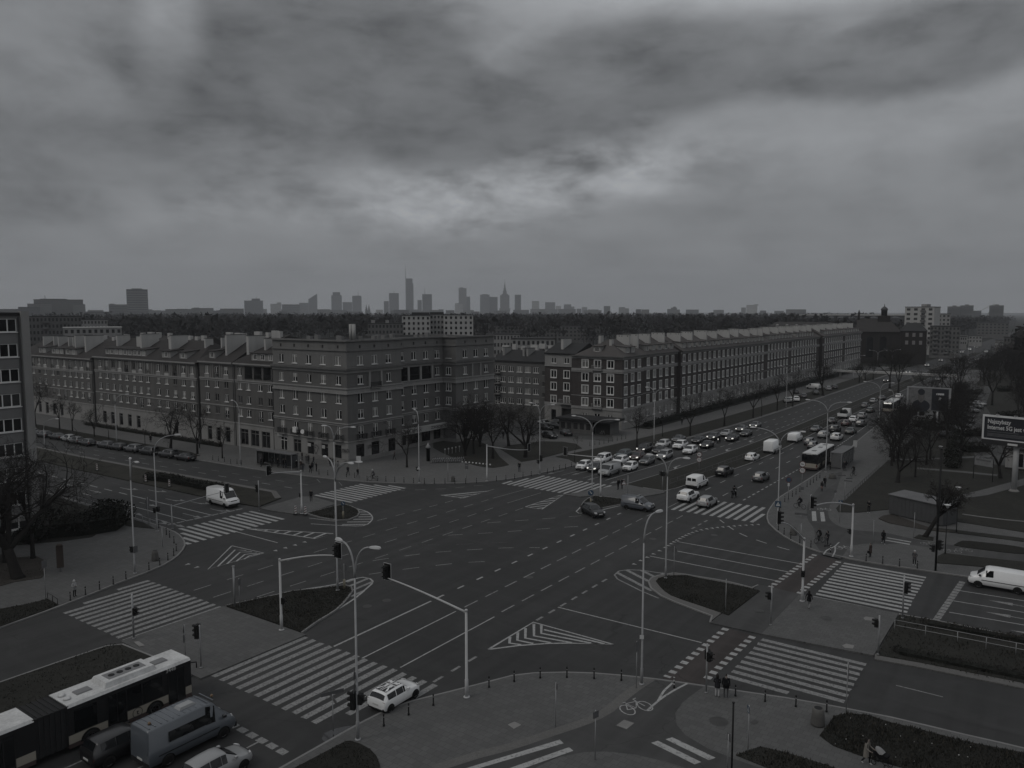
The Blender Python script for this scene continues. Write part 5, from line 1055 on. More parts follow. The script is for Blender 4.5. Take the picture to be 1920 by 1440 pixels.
def wood(name,label,spots,h0,h1,tri_n=26):
 rd=random.Random(13);mb=MB()
 for x,y in spots:
  h=rd.uniform(h0,h1);rx=h*rd.uniform(.22,.36);cz=h*.62
  mb.add([(x-.25,y,0),(x+.25,y,0),(x+.1,y,cz),(x-.1,y,cz)],[(0,1,2,3)],0)
  for _ in range(tri_n):
   an,el_=rd.uniform(0,6.283),rd.uniform(-.9,1.57);rr=rd.uniform(.45,1.0);px_,py_,pz_=x+rx*rr*math.cos(el_)*math.cos(an),y+rx*rr*math.cos(el_)*math.sin(an),cz+h*.40*rr*math.sin(el_);s=rx*rd.uniform(.18,.5)
   v=[(px_+rd.uniform(-s,s),py_+rd.uniform(-s,s),pz_+rd.uniform(-s,s*1.2))for _ in range(3)];mb.add(v,[(0,1,2)],rd.randrange(2))
 o=mb.obj(name,['wood_far','twig']);tag(o,label,'wood',None,'stuff');return o
sp=[]
while len(sp)<5600:
 u=rd.uniform(60,1640);r=560+1700*rd.random()**.9;p=PD(u,590,r)
 if p.x<-100:sp.append((p.x,p.y))
wood('distant_wood','dark winter woodland spread behind the housing blocks',sp,14,24.5)
sp=[]
while len(sp)<2600:
 u=rd.uniform(1500,1990);r=400+1700*rd.random()**1.3;p=PD(u,590,r)
 if p.x<-95 and p.y>520 or p.x>-20:sp.append((p.x,p.y))
wood('distant_wood','dark trees filling the far right behind the park',sp,10,20)
sp=[]
while len(sp)<420:
 u=rd.uniform(-20,1000);r=rd.uniform(215,520);p=PD(u,590,r)
 if p.y>125:sp.append((p.x,p.y))
wood('backyard_trees','bare yard trees scattered behind the left block',sp,8,13,34)
# ================================================================== VEHICLES
M('tyre',(0.012,0.012,0.012),0.85,0);M('rim',(0.26,0.26,0.265),0.35,0,metal=0.6);M('rim_dark',(0.05,0.05,0.052),0.4,0,metal=0.5);M('plastic_black',(0.014,0.014,0.015),0.6,0);M('arch_black',(0.006,0.006,0.006),0.95,0)
M('car_glass',(0.008,0.009,0.010),0.05,0,spec=0.7);M('lamp_glass',(0.45,0.45,0.45),0.15,0,spec=0.6);M('tail_red',(0.11,0.022,0.020),0.25,0,spec=0.6);M('plate_white',(0.5,0.5,0.48),0.5,0);M('orange_lamp',(0.16,0.11,0.07),.3,0);M('chrome',(0.5,0.5,0.5),.2,0,metal=1)
m_=M('lamp_on',(0.8,0.8,0.78),.2,0);m_.node_tree.nodes['Principled BSDF'].inputs['Emission Color'].default_value=(1,.97,.9,1);m_.node_tree.nodes['Principled BSDF'].inputs['Emission Strength'].default_value=2.0
PAINT={}
def paintm(nm,c,rough=.32,metal=0.0):PAINT[nm]=M('paint_'+nm,c,rough,.05,.8,6,metal=metal,coat=.5,spec=.45)
for nm,c in(('white',(.74,.74,.735)),('offwhite',(.55,.55,.545)),('silver',(.26,.263,.265)),('grey',(.09,.092,.095)),('darkgrey',(.042,.043,.046)),('black',(.010,.010,.011)),('bluegrey',(.085,.095,.108)),('teal',(.062,.078,.082)),('darkred',(.045,.022,.022)),('green',(.045,.05,.046)),('vanblue',(.085,.092,.105))):paintm(nm,c)
TPL={'hatch':([(-1,.42,.60,.64,.74,.60),(-.975,.30,.86,.90,.88,.70),(-.93,.24,.97,1.02,.93,.72),(-.80,.20,.98,1.40,.97,.63),(-.74,.20,.97,1.43,.98,.64),(-.40,.20,.95,1.49,1,.66),(-.05,.20,.93,1.50,1,.66),(.12,.20,.92,1.45,1,.65),(.50,.20,.93,.97,1,.76),(.78,.22,.84,.88,.97,.74),(.93,.25,.73,.76,.90,.68),(1,.36,.56,.60,.72,.56)],(2,3),(7,8),[(4,5,.03),(5,6,.03),(6,7,.03)],4.05,1.74,1.50),'mini':([(-1,.40,.58,.62,.84,.70),(-.98,.28,.84,.88,.95,.80),(-.95,.22,.96,1.0,.98,.80),(-.83,.19,.95,1.32,1,.70),(-.78,.19,.95,1.36,1,.71),(-.32,.19,.93,1.40,1,.72),(.06,.19,.92,1.40,1,.72),(.16,.19,.91,1.35,1,.71),(.42,.19,.93,.97,1,.80),(.74,.21,.88,.92,1,.80),(.93,.24,.78,.82,.96,.76),(1,.34,.58,.62,.84,.66)],(2,3),(7,8),[(4,5,.04),(5,6,.04),(6,7,.04)],3.66,1.70,1.40),'small':([(-1,.42,.62,.66,.76,.62),(-.97,.30,.90,.94,.90,.72),(-.94,.24,1.0,1.05,.94,.74),(-.84,.20,1.0,1.42,.97,.66),(-.78,.20,.99,1.46,.98,.67),(-.36,.20,.97,1.52,1,.68),(0,.20,.95,1.52,1,.68),(.16,.20,.94,1.46,1,.67),(.58,.20,.95,.99,1,.77),(.80,.22,.86,.90,.97,.75),(.94,.25,.74,.77,.90,.70),(1,.36,.56,.60,.74,.58)],(2,3),(7,8),[(4,5,.03),(5,6,.03),(6,7,.03)],3.6,1.64,1.50),'saloon':([(-1,.42,.62,.66,.74,.60),(-.975,.30,.88,.92,.88,.72),(-.90,.24,.97,1.00,.94,.76),(-.64,.20,.98,1.02,.98,.74),(-.36,.20,.96,1.38,1,.62),(-.22,.20,.95,1.43,1,.63),(-.02,.20,.93,1.44,1,.64),(.12,.20,.92,1.39,1,.63),(.46,.20,.92,.96,1,.76),(.76,.22,.84,.88,.97,.74),(.93,.25,.72,.75,.90,.68),(1,.36,.56,.60,.72,.56)],(3,4),(7,8),[(4,5,.03),(5,6,.03),(6,7,.03)],4.6,1.80,1.45),'estate':([(-1,.42,.62,.66,.74,.60),(-.98,.30,.90,.94,.88,.72),(-.95,.24,.99,1.04,.94,.74),(-.86,.20,.99,1.40,.98,.64),(-.82,.20,.98,1.43,.99,.65),(-.40,.20,.96,1.48,1,.66),(-.05,.20,.94,1.49,1,.66),(.10,.20,.93,1.44,1,.65),(.46,.20,.93,.97,1,.76),(.76,.22,.85,.89,.97,.74),(.93,.25,.73,.76,.90,.68),(1,.36,.56,.60,.72,.56)],(2,3),(7,8),[(4,5,.03),(5,6,.03),(6,7,.03)],4.6,1.80,1.49),'suv':([(-1,.50,.70,.74,.78,.64),(-.98,.36,1.0,1.04,.90,.76),(-.94,.30,1.12,1.17,.95,.76),(-.82,.26,1.11,1.56,.98,.68),(-.78,.26,1.10,1.59,.99,.69),(-.38,.26,1.07,1.64,1,.70),(-.04,.26,1.05,1.65,1,.70),(.12,.26,1.04,1.59,1,.69),(.48,.26,1.05,1.09,1,.78),(.78,.28,.98,1.02,.98,.77),(.94,.32,.86,.89,.92,.72),(1,.44,.66,.70,.76,.60)],(2,3),(7,8),[(4,5,.03),(5,6,.03),(6,7,.03)],4.45,1.83,1.65),'mpv':([(-1,.44,.70,.74,.78,.64),(-.985,.30,1.0,1.04,.92,.76),(-.96,.24,1.08,1.13,.96,.78),(-.90,.22,1.07,1.58,.98,.74),(-.84,.22,1.06,1.62,.99,.74),(-.36,.22,1.03,1.66,1,.74),(.04,.22,1.0,1.66,1,.74),(.20,.22,.99,1.59,1,.72),(.62,.22,1.0,1.04,1,.80),(.82,.24,.92,.95,.97,.77),(.95,.28,.80,.83,.90,.70),(1,.40,.62,.66,.74,.58)],(2,3),(7,8),[(4,5,.03),(5,6,.03),(6,7,.03)],4.5,1.82,1.66),'smallvan':([(-1,.44,.80,.86,.86,.74),(-.99,.30,1.08,1.14,.94,.84),(-.975,.26,1.10,1.75,.96,.84),(-.94,.22,1.10,1.82,.98,.85),(-.10,.22,1.08,1.84,1,.85),(-.04,.22,1.06,1.84,1,.85),(.14,.22,1.04,1.82,1,.83),(.24,.22,1.03,1.74,1,.80),(.58,.22,1.04,1.09,1,.82),(.80,.24,.95,.99,.97,.78),(.95,.28,.80,.83,.90,.70),(1,.40,.62,.66,.74,.58)],None,(7,8),[(5,7,.07)],4.4,1.82,1.84),'van':([(-1,.50,.95,1.0,.90,.80),(-.995,.36,1.2,1.26,.96,.90),(-.985,.30,1.25,1.88,.98,.88),(-.96,.28,1.25,1.95,.99,.88),(0,.28,1.24,1.97,1,.88),(.16,.28,1.22,1.97,1,.88),(.34,.28,1.18,1.95,1,.86),(.44,.28,1.16,1.88,1,.82),(.72,.28,1.18,1.22,.99,.84),(.88,.30,1.04,1.08,.96,.80),(.97,.34,.88,.92,.90,.72),(1,.44,.66,.70,.80,.62)],None,(7,8),[(5,7,.07)],5.2,1.96,1.97),'bigvan':([(-1,.50,1.0,1.06,.90,.82),(-.995,.38,1.3,1.36,.96,.92),(-.985,.32,1.35,2.34,.98,.88),(-.96,.30,1.35,2.46,.99,.88),(0,.30,1.33,2.50,1,.88),(.24,.30,1.30,2.50,1,.87),(.42,.30,1.26,2.44,1,.84),(.50,.30,1.24,2.30,1,.80),(.78,.30,1.26,1.30,.99,.84),(.90,.32,1.12,1.16,.96,.80),(.97,.36,.92,.96,.90,.72),(1,.46,.68,.72,.80,.62)],None,(7,8),[(5,7,.07)],5.6,2.0,2.5)}
_proto={}
def wheel_mesh(r,w):
 t=MB();prof=[(r*.62,-w/2),(r*.93,-w/2),(r,-w*.32),(r,w*.32),(r*.93,w/2),(r*.62,w/2)];n=18
 for pr,z in prof:
  for k in range(n):a=6.28319*k/n;t.v.append((pr*math.cos(a),z,pr*math.sin(a)))
 for i in range(len(prof)-1):
  for k in range(n):t.f.append([i*n+k,(i+1)*n+k,(i+1)*n+(k+1)%n,i*n+(k+1)%n]);t.m.append(0);t.sm.append(True)
 q=MB()
 for sgn in(-1,1):
  q.add([(r*.63*math.cos(6.28319*k/n),sgn*w*.28,r*.63*math.sin(6.28319*k/n))for k in range(n)],[range(n)],1)
  for k in range(5):
   a=6.28319*k/5;b,c,s_=Vector((math.cos(a),0,math.sin(a))),Vector((-math.sin(a),0,math.cos(a))),r*.6;y=sgn*w*.40
   q.add([tuple(b*.03+c*r*.12+Vector((0,y,0))),tuple(b*.03-c*r*.12+Vector((0,y,0))),tuple(b*s_-c*r*.09+Vector((0,y,0))),tuple(b*s_+c*r*.09+Vector((0,y,0)))],[(0,1,2,3),(3,2,1,0)],0)
  rim=[(r*.55,r*.64)]
  q.add([(rr*math.cos(6.28319*k/n),sgn*w*.42,rr*math.sin(6.28319*k/n))for rr in(r*.55,r*.645)for k in range(n)],[(k,(k+1)%n,n+(k+1)%n,n+k)for k in range(n)],0)
 return t.mesh('wheel','tyre'),q.mesh('rim',['rim','arch_black'])
_wh={}
def section(st,L,W,zk):
 x,zs,zb,zr,w,wr=st;X=x*L/2;hw=W/2*w;rw=W/2*wr;zs,zb,zr=zs*zk,zb*zk,zr*zk
 zm=zs+(zb-zs)*.45
 return[(X,0,zs),(X,hw*.86,zs),(X,hw*.97,zs+.10),(X,hw,zm),(X,hw*.985,zb-.03),(X,hw*.93 if zr-zb>.12 else hw*.90,zb+(.015 if zr-zb>.12 else 0)),(X,rw+.035 if zr-zb>.12 else rw,zr-(.05 if zr-zb>.12 else .004)),(X,rw*.86,zr),(X,rw*.45,zr+.022),(X,0,zr+.03)]
def car_proto(kind):
 if kind in _proto:return _proto[kind]
 sts,rearw,front,sides,L,W,H=TPL[kind];zk=H/TPL[kind][6];S=[section(s,L,W,zk)for s in sts];n=len(S[0])
 parts={'body':MB(),'windscreen':MB(),'rear_window':MB(),'side_window':MB()}
 body=parts['body']
 def vv(i,j,sg):p=S[i][j];return(p[0],p[1]*sg,p[2])
 def lerp(a,b,t):return tuple(a[k]+(b[k]-a[k])*t for k in range(3))
 b0=len(body.v);idx={}
 for i in range(len(S)):
  for j in range(n):
   for sg in(1,-1):
    if j in(0,n-1)and sg==-1:idx[i,j,sg]=idx[i,j,1];continue
    idx[i,j,sg]=len(body.v);body.v.append(vv(i,j,sg))
 for i in range(len(S)-1):
  for j in range(n-1):
   for sg in(1,-1):
    f=[idx[i,j,sg],idx[i+1,j,sg],idx[i+1,j+1,sg],idx[i,j+1,sg]]
    if sg==1:f=f[::-1]
    f=list(dict.fromkeys(f))
    if len(f)>2:body.f.append(f);body.m.append(1 if j<2 else 0);body.sm.append(True)
 for i,rev in((0,False),(len(S)-1,True)):
  loop=[idx[i,j,1]for j in range(n)]+[idx[i,j,-1]for j in range(n-2,0,-1)]
  body.f.append(loop if rev else loop[::-1]);body.m.append(0);body.sm.append(False)
 off=.012
 def panel(nm,ia,ib,ins,top_in=.03,low_in=.0):
  for sg in(1,-1):
   a0,a1,b0_,b1=vv(ia,5,sg),vv(ia,6,sg),vv(ib,5,sg),vv(ib,6,sg);t=ins
   q=[lerp(a0,b0_,t),lerp(a0,b0_,1-t),lerp(a1,b1,1-t),lerp(a1,b1,t)]
   q=[lerp(q[0],q[3],low_in),lerp(q[1],q[2],low_in),lerp(q[1],q[2],1-top_in),lerp(q[0],q[3],1-top_in)]
   q=[(x,y+sg*off*1.2,z+off*.4)for x,y,z in q]
   parts[nm].add(q if sg==-1 else q[::-1],[(0,1,2,3)])
 for ia,ib,ins in sides:panel('side_window',ia,ib,ins)
 def across(nm,ia,ib,dx):
  a=[vv(ia,j,1)for j in(6,7,8)]+[vv(ia,9,1)]+[vv(ia,j,-1)for j in(8,7,6)];b=[vv(ib,j,1)for j in(6,7,8)]+[vv(ib,9,1)]+[vv(ib,j,-1)for j in(8,7,6)]
  a=[lerp(p,q,.05)for p,q in zip(a,b)];b=[lerp(q,p,.07)for p,q in zip(a,b)]
  sh=lambda p,k:(p[0]+dx*off,p[1]*.965,p[2]+off*.9)
  parts[nm].add([sh(p,0)for p in a]+[sh(p,0)for p in b],[(k,k+1,8+k,7+k)for k in range(6)]if dx<0 else[(k+1,k,7+k,8+k)for k in range(6)],0,True)
  parts[nm].f=[f[::-1]for f in parts[nm].f]if False else parts[nm].f
 across('windscreen',front[1],front[0],1)
 if rearw:across('rear_window',rearw[0],rearw[1],-1)
 else:
  z0,z1=sts[2][2]*zk+.12,sts[2][3]*zk-.14;hw=W/2*.80;xx=-L/2*.992
  if kind!='bigvan':
   for sg in(1,-1):parts['rear_window'].add([(xx,sg*.06,z0),(xx,sg*hw*.92,z0),(xx+.02,sg*hw*.86,z1),(xx+.02,sg*.06,z1)],[(0,1,2,3)])
  else:parts['rear_window'].add([(xx,-.012,.5),(xx,.012,.5),(xx+.02,.012,z1),(xx+.02,-.012,z1)],[(0,1,2,3)])
 R={'small':.28,'mini':.31,'hatch':.31,'saloon':.32,'estate':.32,'suv':.36,'mpv':.32,'smallvan':.31,'van':.34,'bigvan':.35}[kind]
 if R not in _wh:_wh[R]=wheel_mesh(R,.21)
 ax=(-.68,.68)if kind=='mini' else(-.60,.60)if kind in('saloon','estate')else(-.62,.64)if kind in('small',)else(-.60,.66)if 'van' in kind else(-.60,.62)
 arches=[]
 for a in ax:
  for sg in(1,-1):
   arch=MB();arches.append(arch);n_=16;X=a*L/2;y=sg*(W/2+.004);arch.add([(X+R*1.17*math.cos(math.pi*k/n_),y,max(.16,R+R*1.17*math.sin(math.pi*k/n_)))for k in range(n_+1)]+[(X-R*1.17,y,.2),(X+R*1.17,y,.2)],[range(n_+3)if sg==-1 else range(n_+2,-1,-1)],0)
 o=empty('car');o['_k']=kind
 bo=body.obj('body',['paint_white','plastic_black'],o);bo.material_slots[0].link='OBJECT'
 ws=parts['windscreen'].obj('windscreen','car_glass',o);
 if parts['rear_window'].v:parts['rear_window'].obj('rear_window','car_glass',o)
 for sg,nm in((1,'side_window'),(-1,'side_window')):
  q=MB();src=parts['side_window']
  for f in src.f:
   if src.v[f[0]][1]*sg>0:q.add([src.v[k]for k in f],[(0,1,2,3)])
  q.obj(nm,'car_glass',o)
 for arch in arches:arch.obj('wheel_arch','arch_black',o)
 for a in ax:
  for sg in(1,-1):
   w=link('wheel',_wh[R][0],o);w.location=(a*L/2,sg*(W/2-.09),R);link('rim',_wh[R][1],w)
 zb=sts[-3][2]*zk;zt=sts[2][2]*zk if 'van' not in kind else 1.05
 for sg in(1,-1):
  h=MB();xh=L/2;h.hexa([(xh*.93,sg*W*.30,zb-.16),(xh*.985,sg*W*.30,zb-.16),(xh*.94,sg*W*.445,zb-.14),(xh*.86,sg*W*.462,zb-.14),(xh*.90,sg*W*.30,zb+.01),(xh*.945,sg*W*.30,zb+.005),(xh*.90,sg*W*.445,zb+.02),(xh*.82,sg*W*.462,zb+.03)]);h.obj('headlight','lamp_glass',o)
  t=MB();xr=-L/2;zq=(.62,.92)if 'van' not in kind else(.72,1.15)
  zz0,zz1=zq[0]*zk+(.1 if kind=='suv' else 0),zq[1]*zk+(.1 if kind=='suv' else 0);t.hexa([(xr*.995,sg*W*.36,zz0),(xr*.90,sg*W*.44,zz0),(xr*.90,sg*W*.475,zz0),(xr*.985,sg*W*.45,zz0),(xr*.975,sg*W*.36,zz1),(xr*.89,sg*W*.43,zz1),(xr*.89,sg*W*.47,zz1),(xr*.965,sg*W*.45,zz1)]);t.obj('tail_light','tail_red',o)
  m=MB();xm=sts[front[1]][0]*L/2-.28;zmr=sts[front[1]][2]*zk+.06;m.box(xm-.09,xm+.09,sg*(W/2+.02)-.09,sg*(W/2+.02)+.09,zmr,zmr+.15);mo=m.obj('mirror','paint_black' if 'van' in kind else 'paint_white',o);
  if 'van' not in kind:mo.material_slots[0].link='OBJECT'
 g=MB();g.box(L/2*.965,L/2+.012,-W*.28,W*.28,.40,.52);g.box(L/2*.93,L/2*.975,-W*.24,W*.24,zb-.17,zb-.06);g.obj('grille','plastic_black',o)
 for xs in(1,-1):MB().box(xs*L/2-.02,xs*L/2+.02,-.26,.26,.53 if xs>0 else .60,.64 if xs>0 else .71).obj('licence_plate','plate_white',o)
 if 'van' in kind:
  bp=MB();bp.box(-L/2-.03,-L/2+.10,-W*.46,W*.46,.36,.60);bp.box(L/2*.95,L/2+.02,-W*.44,W*.44,.34,.62);bp.obj('bumper','plastic_black',o)
  sd=MB();[sd.box(-L*.40,L*.28,sg*W/2-.005,sg*W/2+.012,.82,.88)for sg in(1,-1)];sd.obj('side_rail','plastic_black',o)
 _proto[kind]=o;return o
def car(kind,x,y,heading,col,label,group=None,name='car',cat='car',z=.0,lights=False,scale=1.0,glass_rear=True):
 p=car_proto(kind)
 o=copy_tree(p);o.name=name;del o['_k'];o.location=(x,y,z);o.rotation_euler=(0,0,heading);o.scale=(scale,)*3
 tag(o,label,cat,group);m=MATS['paint_'+col]
 for c in o.children:
  if c.name.startswith(('body','mirror'))and c.material_slots[0].link=='OBJECT':c.material_slots[0].material=m
  if lights and c.name.startswith('headlight'):c.material_slots[0].link='OBJECT';c.material_slots[0].material=MATS['lamp_on']
 return o
NORTH,SOUTH,EAST,WEST=R_(90),R_(-90),0.0,R_(180)
def car_px(k,x,y,kind,heading,col,label,group=None,**kw):
 p=Q(k,x,y);return car(kind,p.x,p.y,heading+random.uniform(-.02,.02),col,label,group,**kw)
GQ,GR,GP,GC,GB,GD='cars queuing at the left boulevard stop line','cars driving away on the right carriageway','cars parked along the left street','cars parked in the courtyard','cars parked in the bay before the footbridge','cars parked in a slanted row by the park'
for x,y,kd,c,lb,li in((255,735,'small','white','small white hatchback with black nose first in the far lane of the queue',0),(425,760,'hatch','darkgrey','dark hatchback with lit headlights behind the tall lamp post',1),(515,645,'mpv','white','white people carrier right behind the small white hatchback',0),(755,665,'estate','white','white estate car behind the silver delivery van',0),(895,752,'small','white','white city car beside the back of the silver delivery van',0),(800,575,'estate','teal','teal grey estate car in the far lane',0),(1000,605,'hatch','darkred','dark red hatchback with lit headlights in the middle lane',1),(1130,665,'hatch','grey','mid grey hatchback in the near lane behind the white city car',0),(1095,495,'mpv','black','black people carrier with lit headlights in the far lane',1),(1310,515,'saloon','black','black low saloon between the grey people carrier and white cars',0),(1375,590,'mpv','silver','silver people carrier with lit headlights in the near lane',1),(1350,430,'estate','offwhite','off-white estate car in the far lane with dark saloon beside it',0),(1570,355,'saloon','grey','grey saloon in the far lane behind the white crossover',0),(1590,450,'suv','white','white crossover with dark windscreen in the middle lane',0),(1725,515,'estate','white','white estate car with dark roof in the near lane',0)):car_px('a',x,y,kd,SOUTH+.06,c,lb,GQ,lights=bool(li))
car_px('a',610,815,'van',SOUTH+.06,'silver','silver delivery van first in the near lane of the queue',GQ,name='delivery_van',cat='van')
for x,y,kd,c,lb,li in((370,665,'saloon','black','black saloon in the far lane behind the white crossover',0),(485,730,'saloon','black','long black saloon with lit headlights behind the white estate car',1),(575,625,'suv','darkgrey','dark crossover with lit headlights beside the motorcycle',1),(755,570,'saloon','silver','silver saloon in the far lane of the rear queue',0),(835,635,'saloon','black','black saloon with lit headlights behind the motorcycle',1),(965,505,'saloon','grey','grey saloon with lit headlights in the far lane at the back',1),(1025,570,'saloon','black','black saloon last in the near lane',0),(1155,455,'saloon','grey','lone grey saloon with lit headlights last of the queue',1)):car_px('b',x,y,kd,SOUTH+.04,c,lb,GQ,lights=bool(li))
for k,x,y,kd,c,lb in(('b',725,1115,'suv','black','black crossover nearest the median fence on the right carriageway'),('b',1110,910,'hatch','white','white hatchback behind the tall white van'),('b',1230,1190,'hatch','grey','grey hatchback alone in the lane beside the bus'),('G',1352,362,'hatch','silver','silver hatchback driving onto the zebra crossing'),('a',1700,1165,'suv','white','white crossover with black lettering on its doors by the crossing'),('c',290,985,'hatch','grey','grey hatchback in front of the stopped bus'),('c',475,885,'estate','silver','silver estate car ahead of the grey hatchback'),('c',372,805,'saloon','grey','grey saloon in the median lane ahead of the white window van'),('c',655,925,'suv','offwhite','off-white crossover ahead of the bus'),('c',632,812,'suv','black','black crossover in the middle of the far traffic'),('c',850,835,'saloon','green','green grey saloon near the right kerb in far traffic'),('c',592,692,'hatch','darkgrey','dark hatchback in the median lane of far traffic'),('c',790,722,'hatch','darkred','dark red hatchback left of the white one in far traffic'),('c',890,668,'hatch','white','white hatchback next to the open truck in far traffic'),('c',1005,618,'hatch','silver','silver hatchback behind dark estate in far traffic'),('c',995,728,'estate','darkgrey','dark estate car by the kerb before the tree in far traffic'),('c',1050,475,'hatch','grey','grey hatchback in the far median lane'),('c',1120,540,'hatch','green','dull green hatchback left of the front-facing bus'),('c',1165,410,'hatch','silver','silver hatchback farthest along the median lane'),('c',1285,365,'saloon','darkgrey','dark saloon far behind the lamp post'),('c',1520,345,'hatch','white','white hatchback seen through the tall bare tree'),('c',335,1035,'hatch','grey','grey hatchback half hidden behind the stopped bus')):car_px(k,x,y,kd,NORTH,c,lb,GR)
car_px('b',350,1275,'smallvan',NORTH,'white','small white van with blank sides beside the median kerb',GR,name='small_van',cat='van',scale=1.08);car_px('b',1390,795,'bigvan',NORTH,'white','tall white delivery van driving away on the boulevard',GR,name='delivery_van',cat='van');car_px('b',1705,650,'van',NORTH,'white','white window van ahead of the tall white van',GR,name='window_van',cat='van')
car_px('G',560,428,'hatch',R_(-30),'black','black hatchback turning past the far island nose');car_px('G',872,388,'smallvan',R_(-28+90-62),'vanblue','grey blue small van with roof bar turning by the far island',name='small_van',cat='van')
car_px('n',1615,1085,'bigvan',R_(-3),'white','white delivery van waiting alone on the left street',name='delivery_van',cat='van',scale=.98);car_px('H',1745,935,'van',WEST+.03,'white','white panel van entering from the right edge',name='panel_van',cat='van')
car_px('I',860,850,'suv',NORTH,'black','glossy black crossover between the bus and the grey minibus',scale=1.03);car_px('I',1500,1010,'hatch',NORTH,'silver','silver hatchback cut by the bottom picture edge');
mini=car_px('J',958,505,'mini',NORTH,'white','white retro small car with a union flag painted on its roof')
minib=car_px('I',1290,815,'bigvan',NORTH,'bluegrey','long grey minibus with side windows at the bottom left',name='minibus',cat='minibus',scale=1.06)
Lm,Wm=3.66,1.70
def flagq(pts,m,z):
 q=MB().add([(a*Lm/2,b*Wm/2*.6,z+.03-.035*(b*b)-(.07*max(0,a+.36-.36)if a>0 else .04*max(0,-a-.36)))for a,b in pts],[range(len(pts))]);q.obj('roof_stripe',m,mini)
M('flag_dark',(.03,.03,.033),.4,0);M('flag_mid',(.11,.105,.107),.4,0)
zt=1.425
flagq([(-.72,-.95),(-.15,-.95),(-.15,0),(-.15,.95),(-.72,.95)],'flag_dark',zt);flagq([(-.1,-.95),(.12,-.95),(.12,.95),(-.1,.95)],'flag_dark',zt)
for a in((-.72,-.95,-.2,-.12),(-.72,.95,-.2,.12),(.12,-.95,-.12,-.12),(.12,.95,-.12,.12)):
 dx_,dy_=a[2]-a[0],a[3]-a[1];flagq([(a[0],a[1]*.8),(a[0]+.1*(1 if dx_>0 else-1),a[1]),(a[2],a[3]+.0),(a[2],a[3]*.2)],'paint_white',zt+.004)
flagq([(-.72,-.22),(.12,-.22),(.12,.22),(-.72,.22)],'paint_white',zt+.007);flagq([(-.22,-.95),(-.04,-.95),(-.04,.95),(-.22,.95)],'paint_white',zt+.0075);flagq([(-.72,-.12),(.12,-.12),(.12,.12),(-.72,.12)],'flag_mid',zt+.011);flagq([(-.18,-.95),(-.08,-.95),(-.08,.95),(-.18,.95)],'flag_mid',zt+.0115)
for sg in(1,-1):MB().add([(-1.6,sg*1.006,1.38),(1.0,sg*1.006,1.38),(1.0,sg*.965,1.98),(-1.6,sg*.965,1.98)],[(0,1,2,3)if sg<0 else(3,2,1,0)]).obj('long_window','car_glass',minib)
if 1:MB().hexa([(-.5,-.3,2.52),(.6,-.3,2.52),(.6,.3,2.52),(-.5,.3,2.52),(-.4,-.24,2.66),(.4,-.24,2.66),(.4,.24,2.66),(-.4,.24,2.66)]).obj('roof_unit','paint_silver',minib)
for x_ in(-2.3,1.6):MB().lathe([(.09,0),(.09,.1),(.03,.16)],10,0,(x_,-.25,2.5)).obj('roof_lamp','orange_lamp',minib)
rb=MB();[rb.box(-2.6+i*.36,-2.55+i*.36,-.72,.72,2.50,2.525)for i in range(12)];rb.obj('roof_ribs','paint_bluegrey',minib)
for i,(k,x,y,kd,c,lb)in enumerate((('n',1090,465,'saloon','black','black saloon parked last by the bollards on the left street'),('n',860,425,'suv','darkgrey','dark grey crossover parked beside the tall lamp'),('n',590,385,'mpv','black','black people carrier parked between two crossovers'),('n',372,350,'suv','grey','grey crossover parked fourth from the bollards'),('n',160,320,'estate','black','black estate car parked at the thin lamp post'),('n',-10,290,'estate','darkgrey','dark estate car parked sixth from the bollards'),('j',1212,555,'hatch','darkgrey','dark hatchback parked facing away beside a gap'),('j',1055,525,'hatch','grey','grey hatchback parked behind the pale hatchback'),('j',950,495,'hatch','silver','pale silver hatchback parked on the left street'),('j',800,470,'saloon','black','black saloon parked beyond the pale hatchback'),('j',620,440,'hatch','darkgrey','dark hatchback parked under the curved lamp'),('j',430,400,'hatch','silver','silver hatchback parked next to the grey tower edge'))):car_px(k,x,y,kd,WEST+R_(2),c,lb,GP)
for x,y,kd,c,lb,hd in((1110,755,'hatch','black','black hatchback parked nearest in the courtyard',-20),(1340,715,'saloon','black','black saloon parked before the kiosk windows',140),(1060,640,'hatch','darkgrey','dark hatchback parked behind the double lamp post',-20),(1230,625,'suv','black','black crossover parked in the middle of the courtyard',-20),(1410,650,'hatch','grey','grey hatchback parked tight to the kiosk',140),(1050,585,'saloon','silver','silver saloon parked at the courtyard back',-20),(1250,575,'hatch','darkgrey','dark grey hatchback parked at the back by the passage',-20)):car_px('h',x,y,kd,R_(hd),c,lb,GC,z=KH+.01)
for k,x,y,kd,c,lb in(('c',90,395,'suv','white','white crossover parked under the verge tree'),('c',20,400,'hatch','offwhite','off-white hatchback parked left of the verge tree'),('c',195,345,'hatch','grey','grey hatchback parked in the bay behind the white crossover'),('c',365,295,'saloon','green','dull saloon parked sideways in the bay'),('c',540,240,'hatch','silver','silver hatchback parked beyond the wide tree'),('c',625,222,'hatch','darkgrey','dark hatchback parked last before the footbridge'),('b',1590,115,'suv','silver','silver crossover parked first in the bay'),('c',90,285,'hatch','darkgrey','dark hatchback parked in the back row of the bay')):car_px(k,x,y,kd,NORTH+R_(20),c,lb,GB,z=KH+.04)
car_px('c',335,225,'van',NORTH+R_(70),'offwhite','off-white van parked in the back row of the bay',GB,z=KH+.04,name='delivery_van',cat='van')
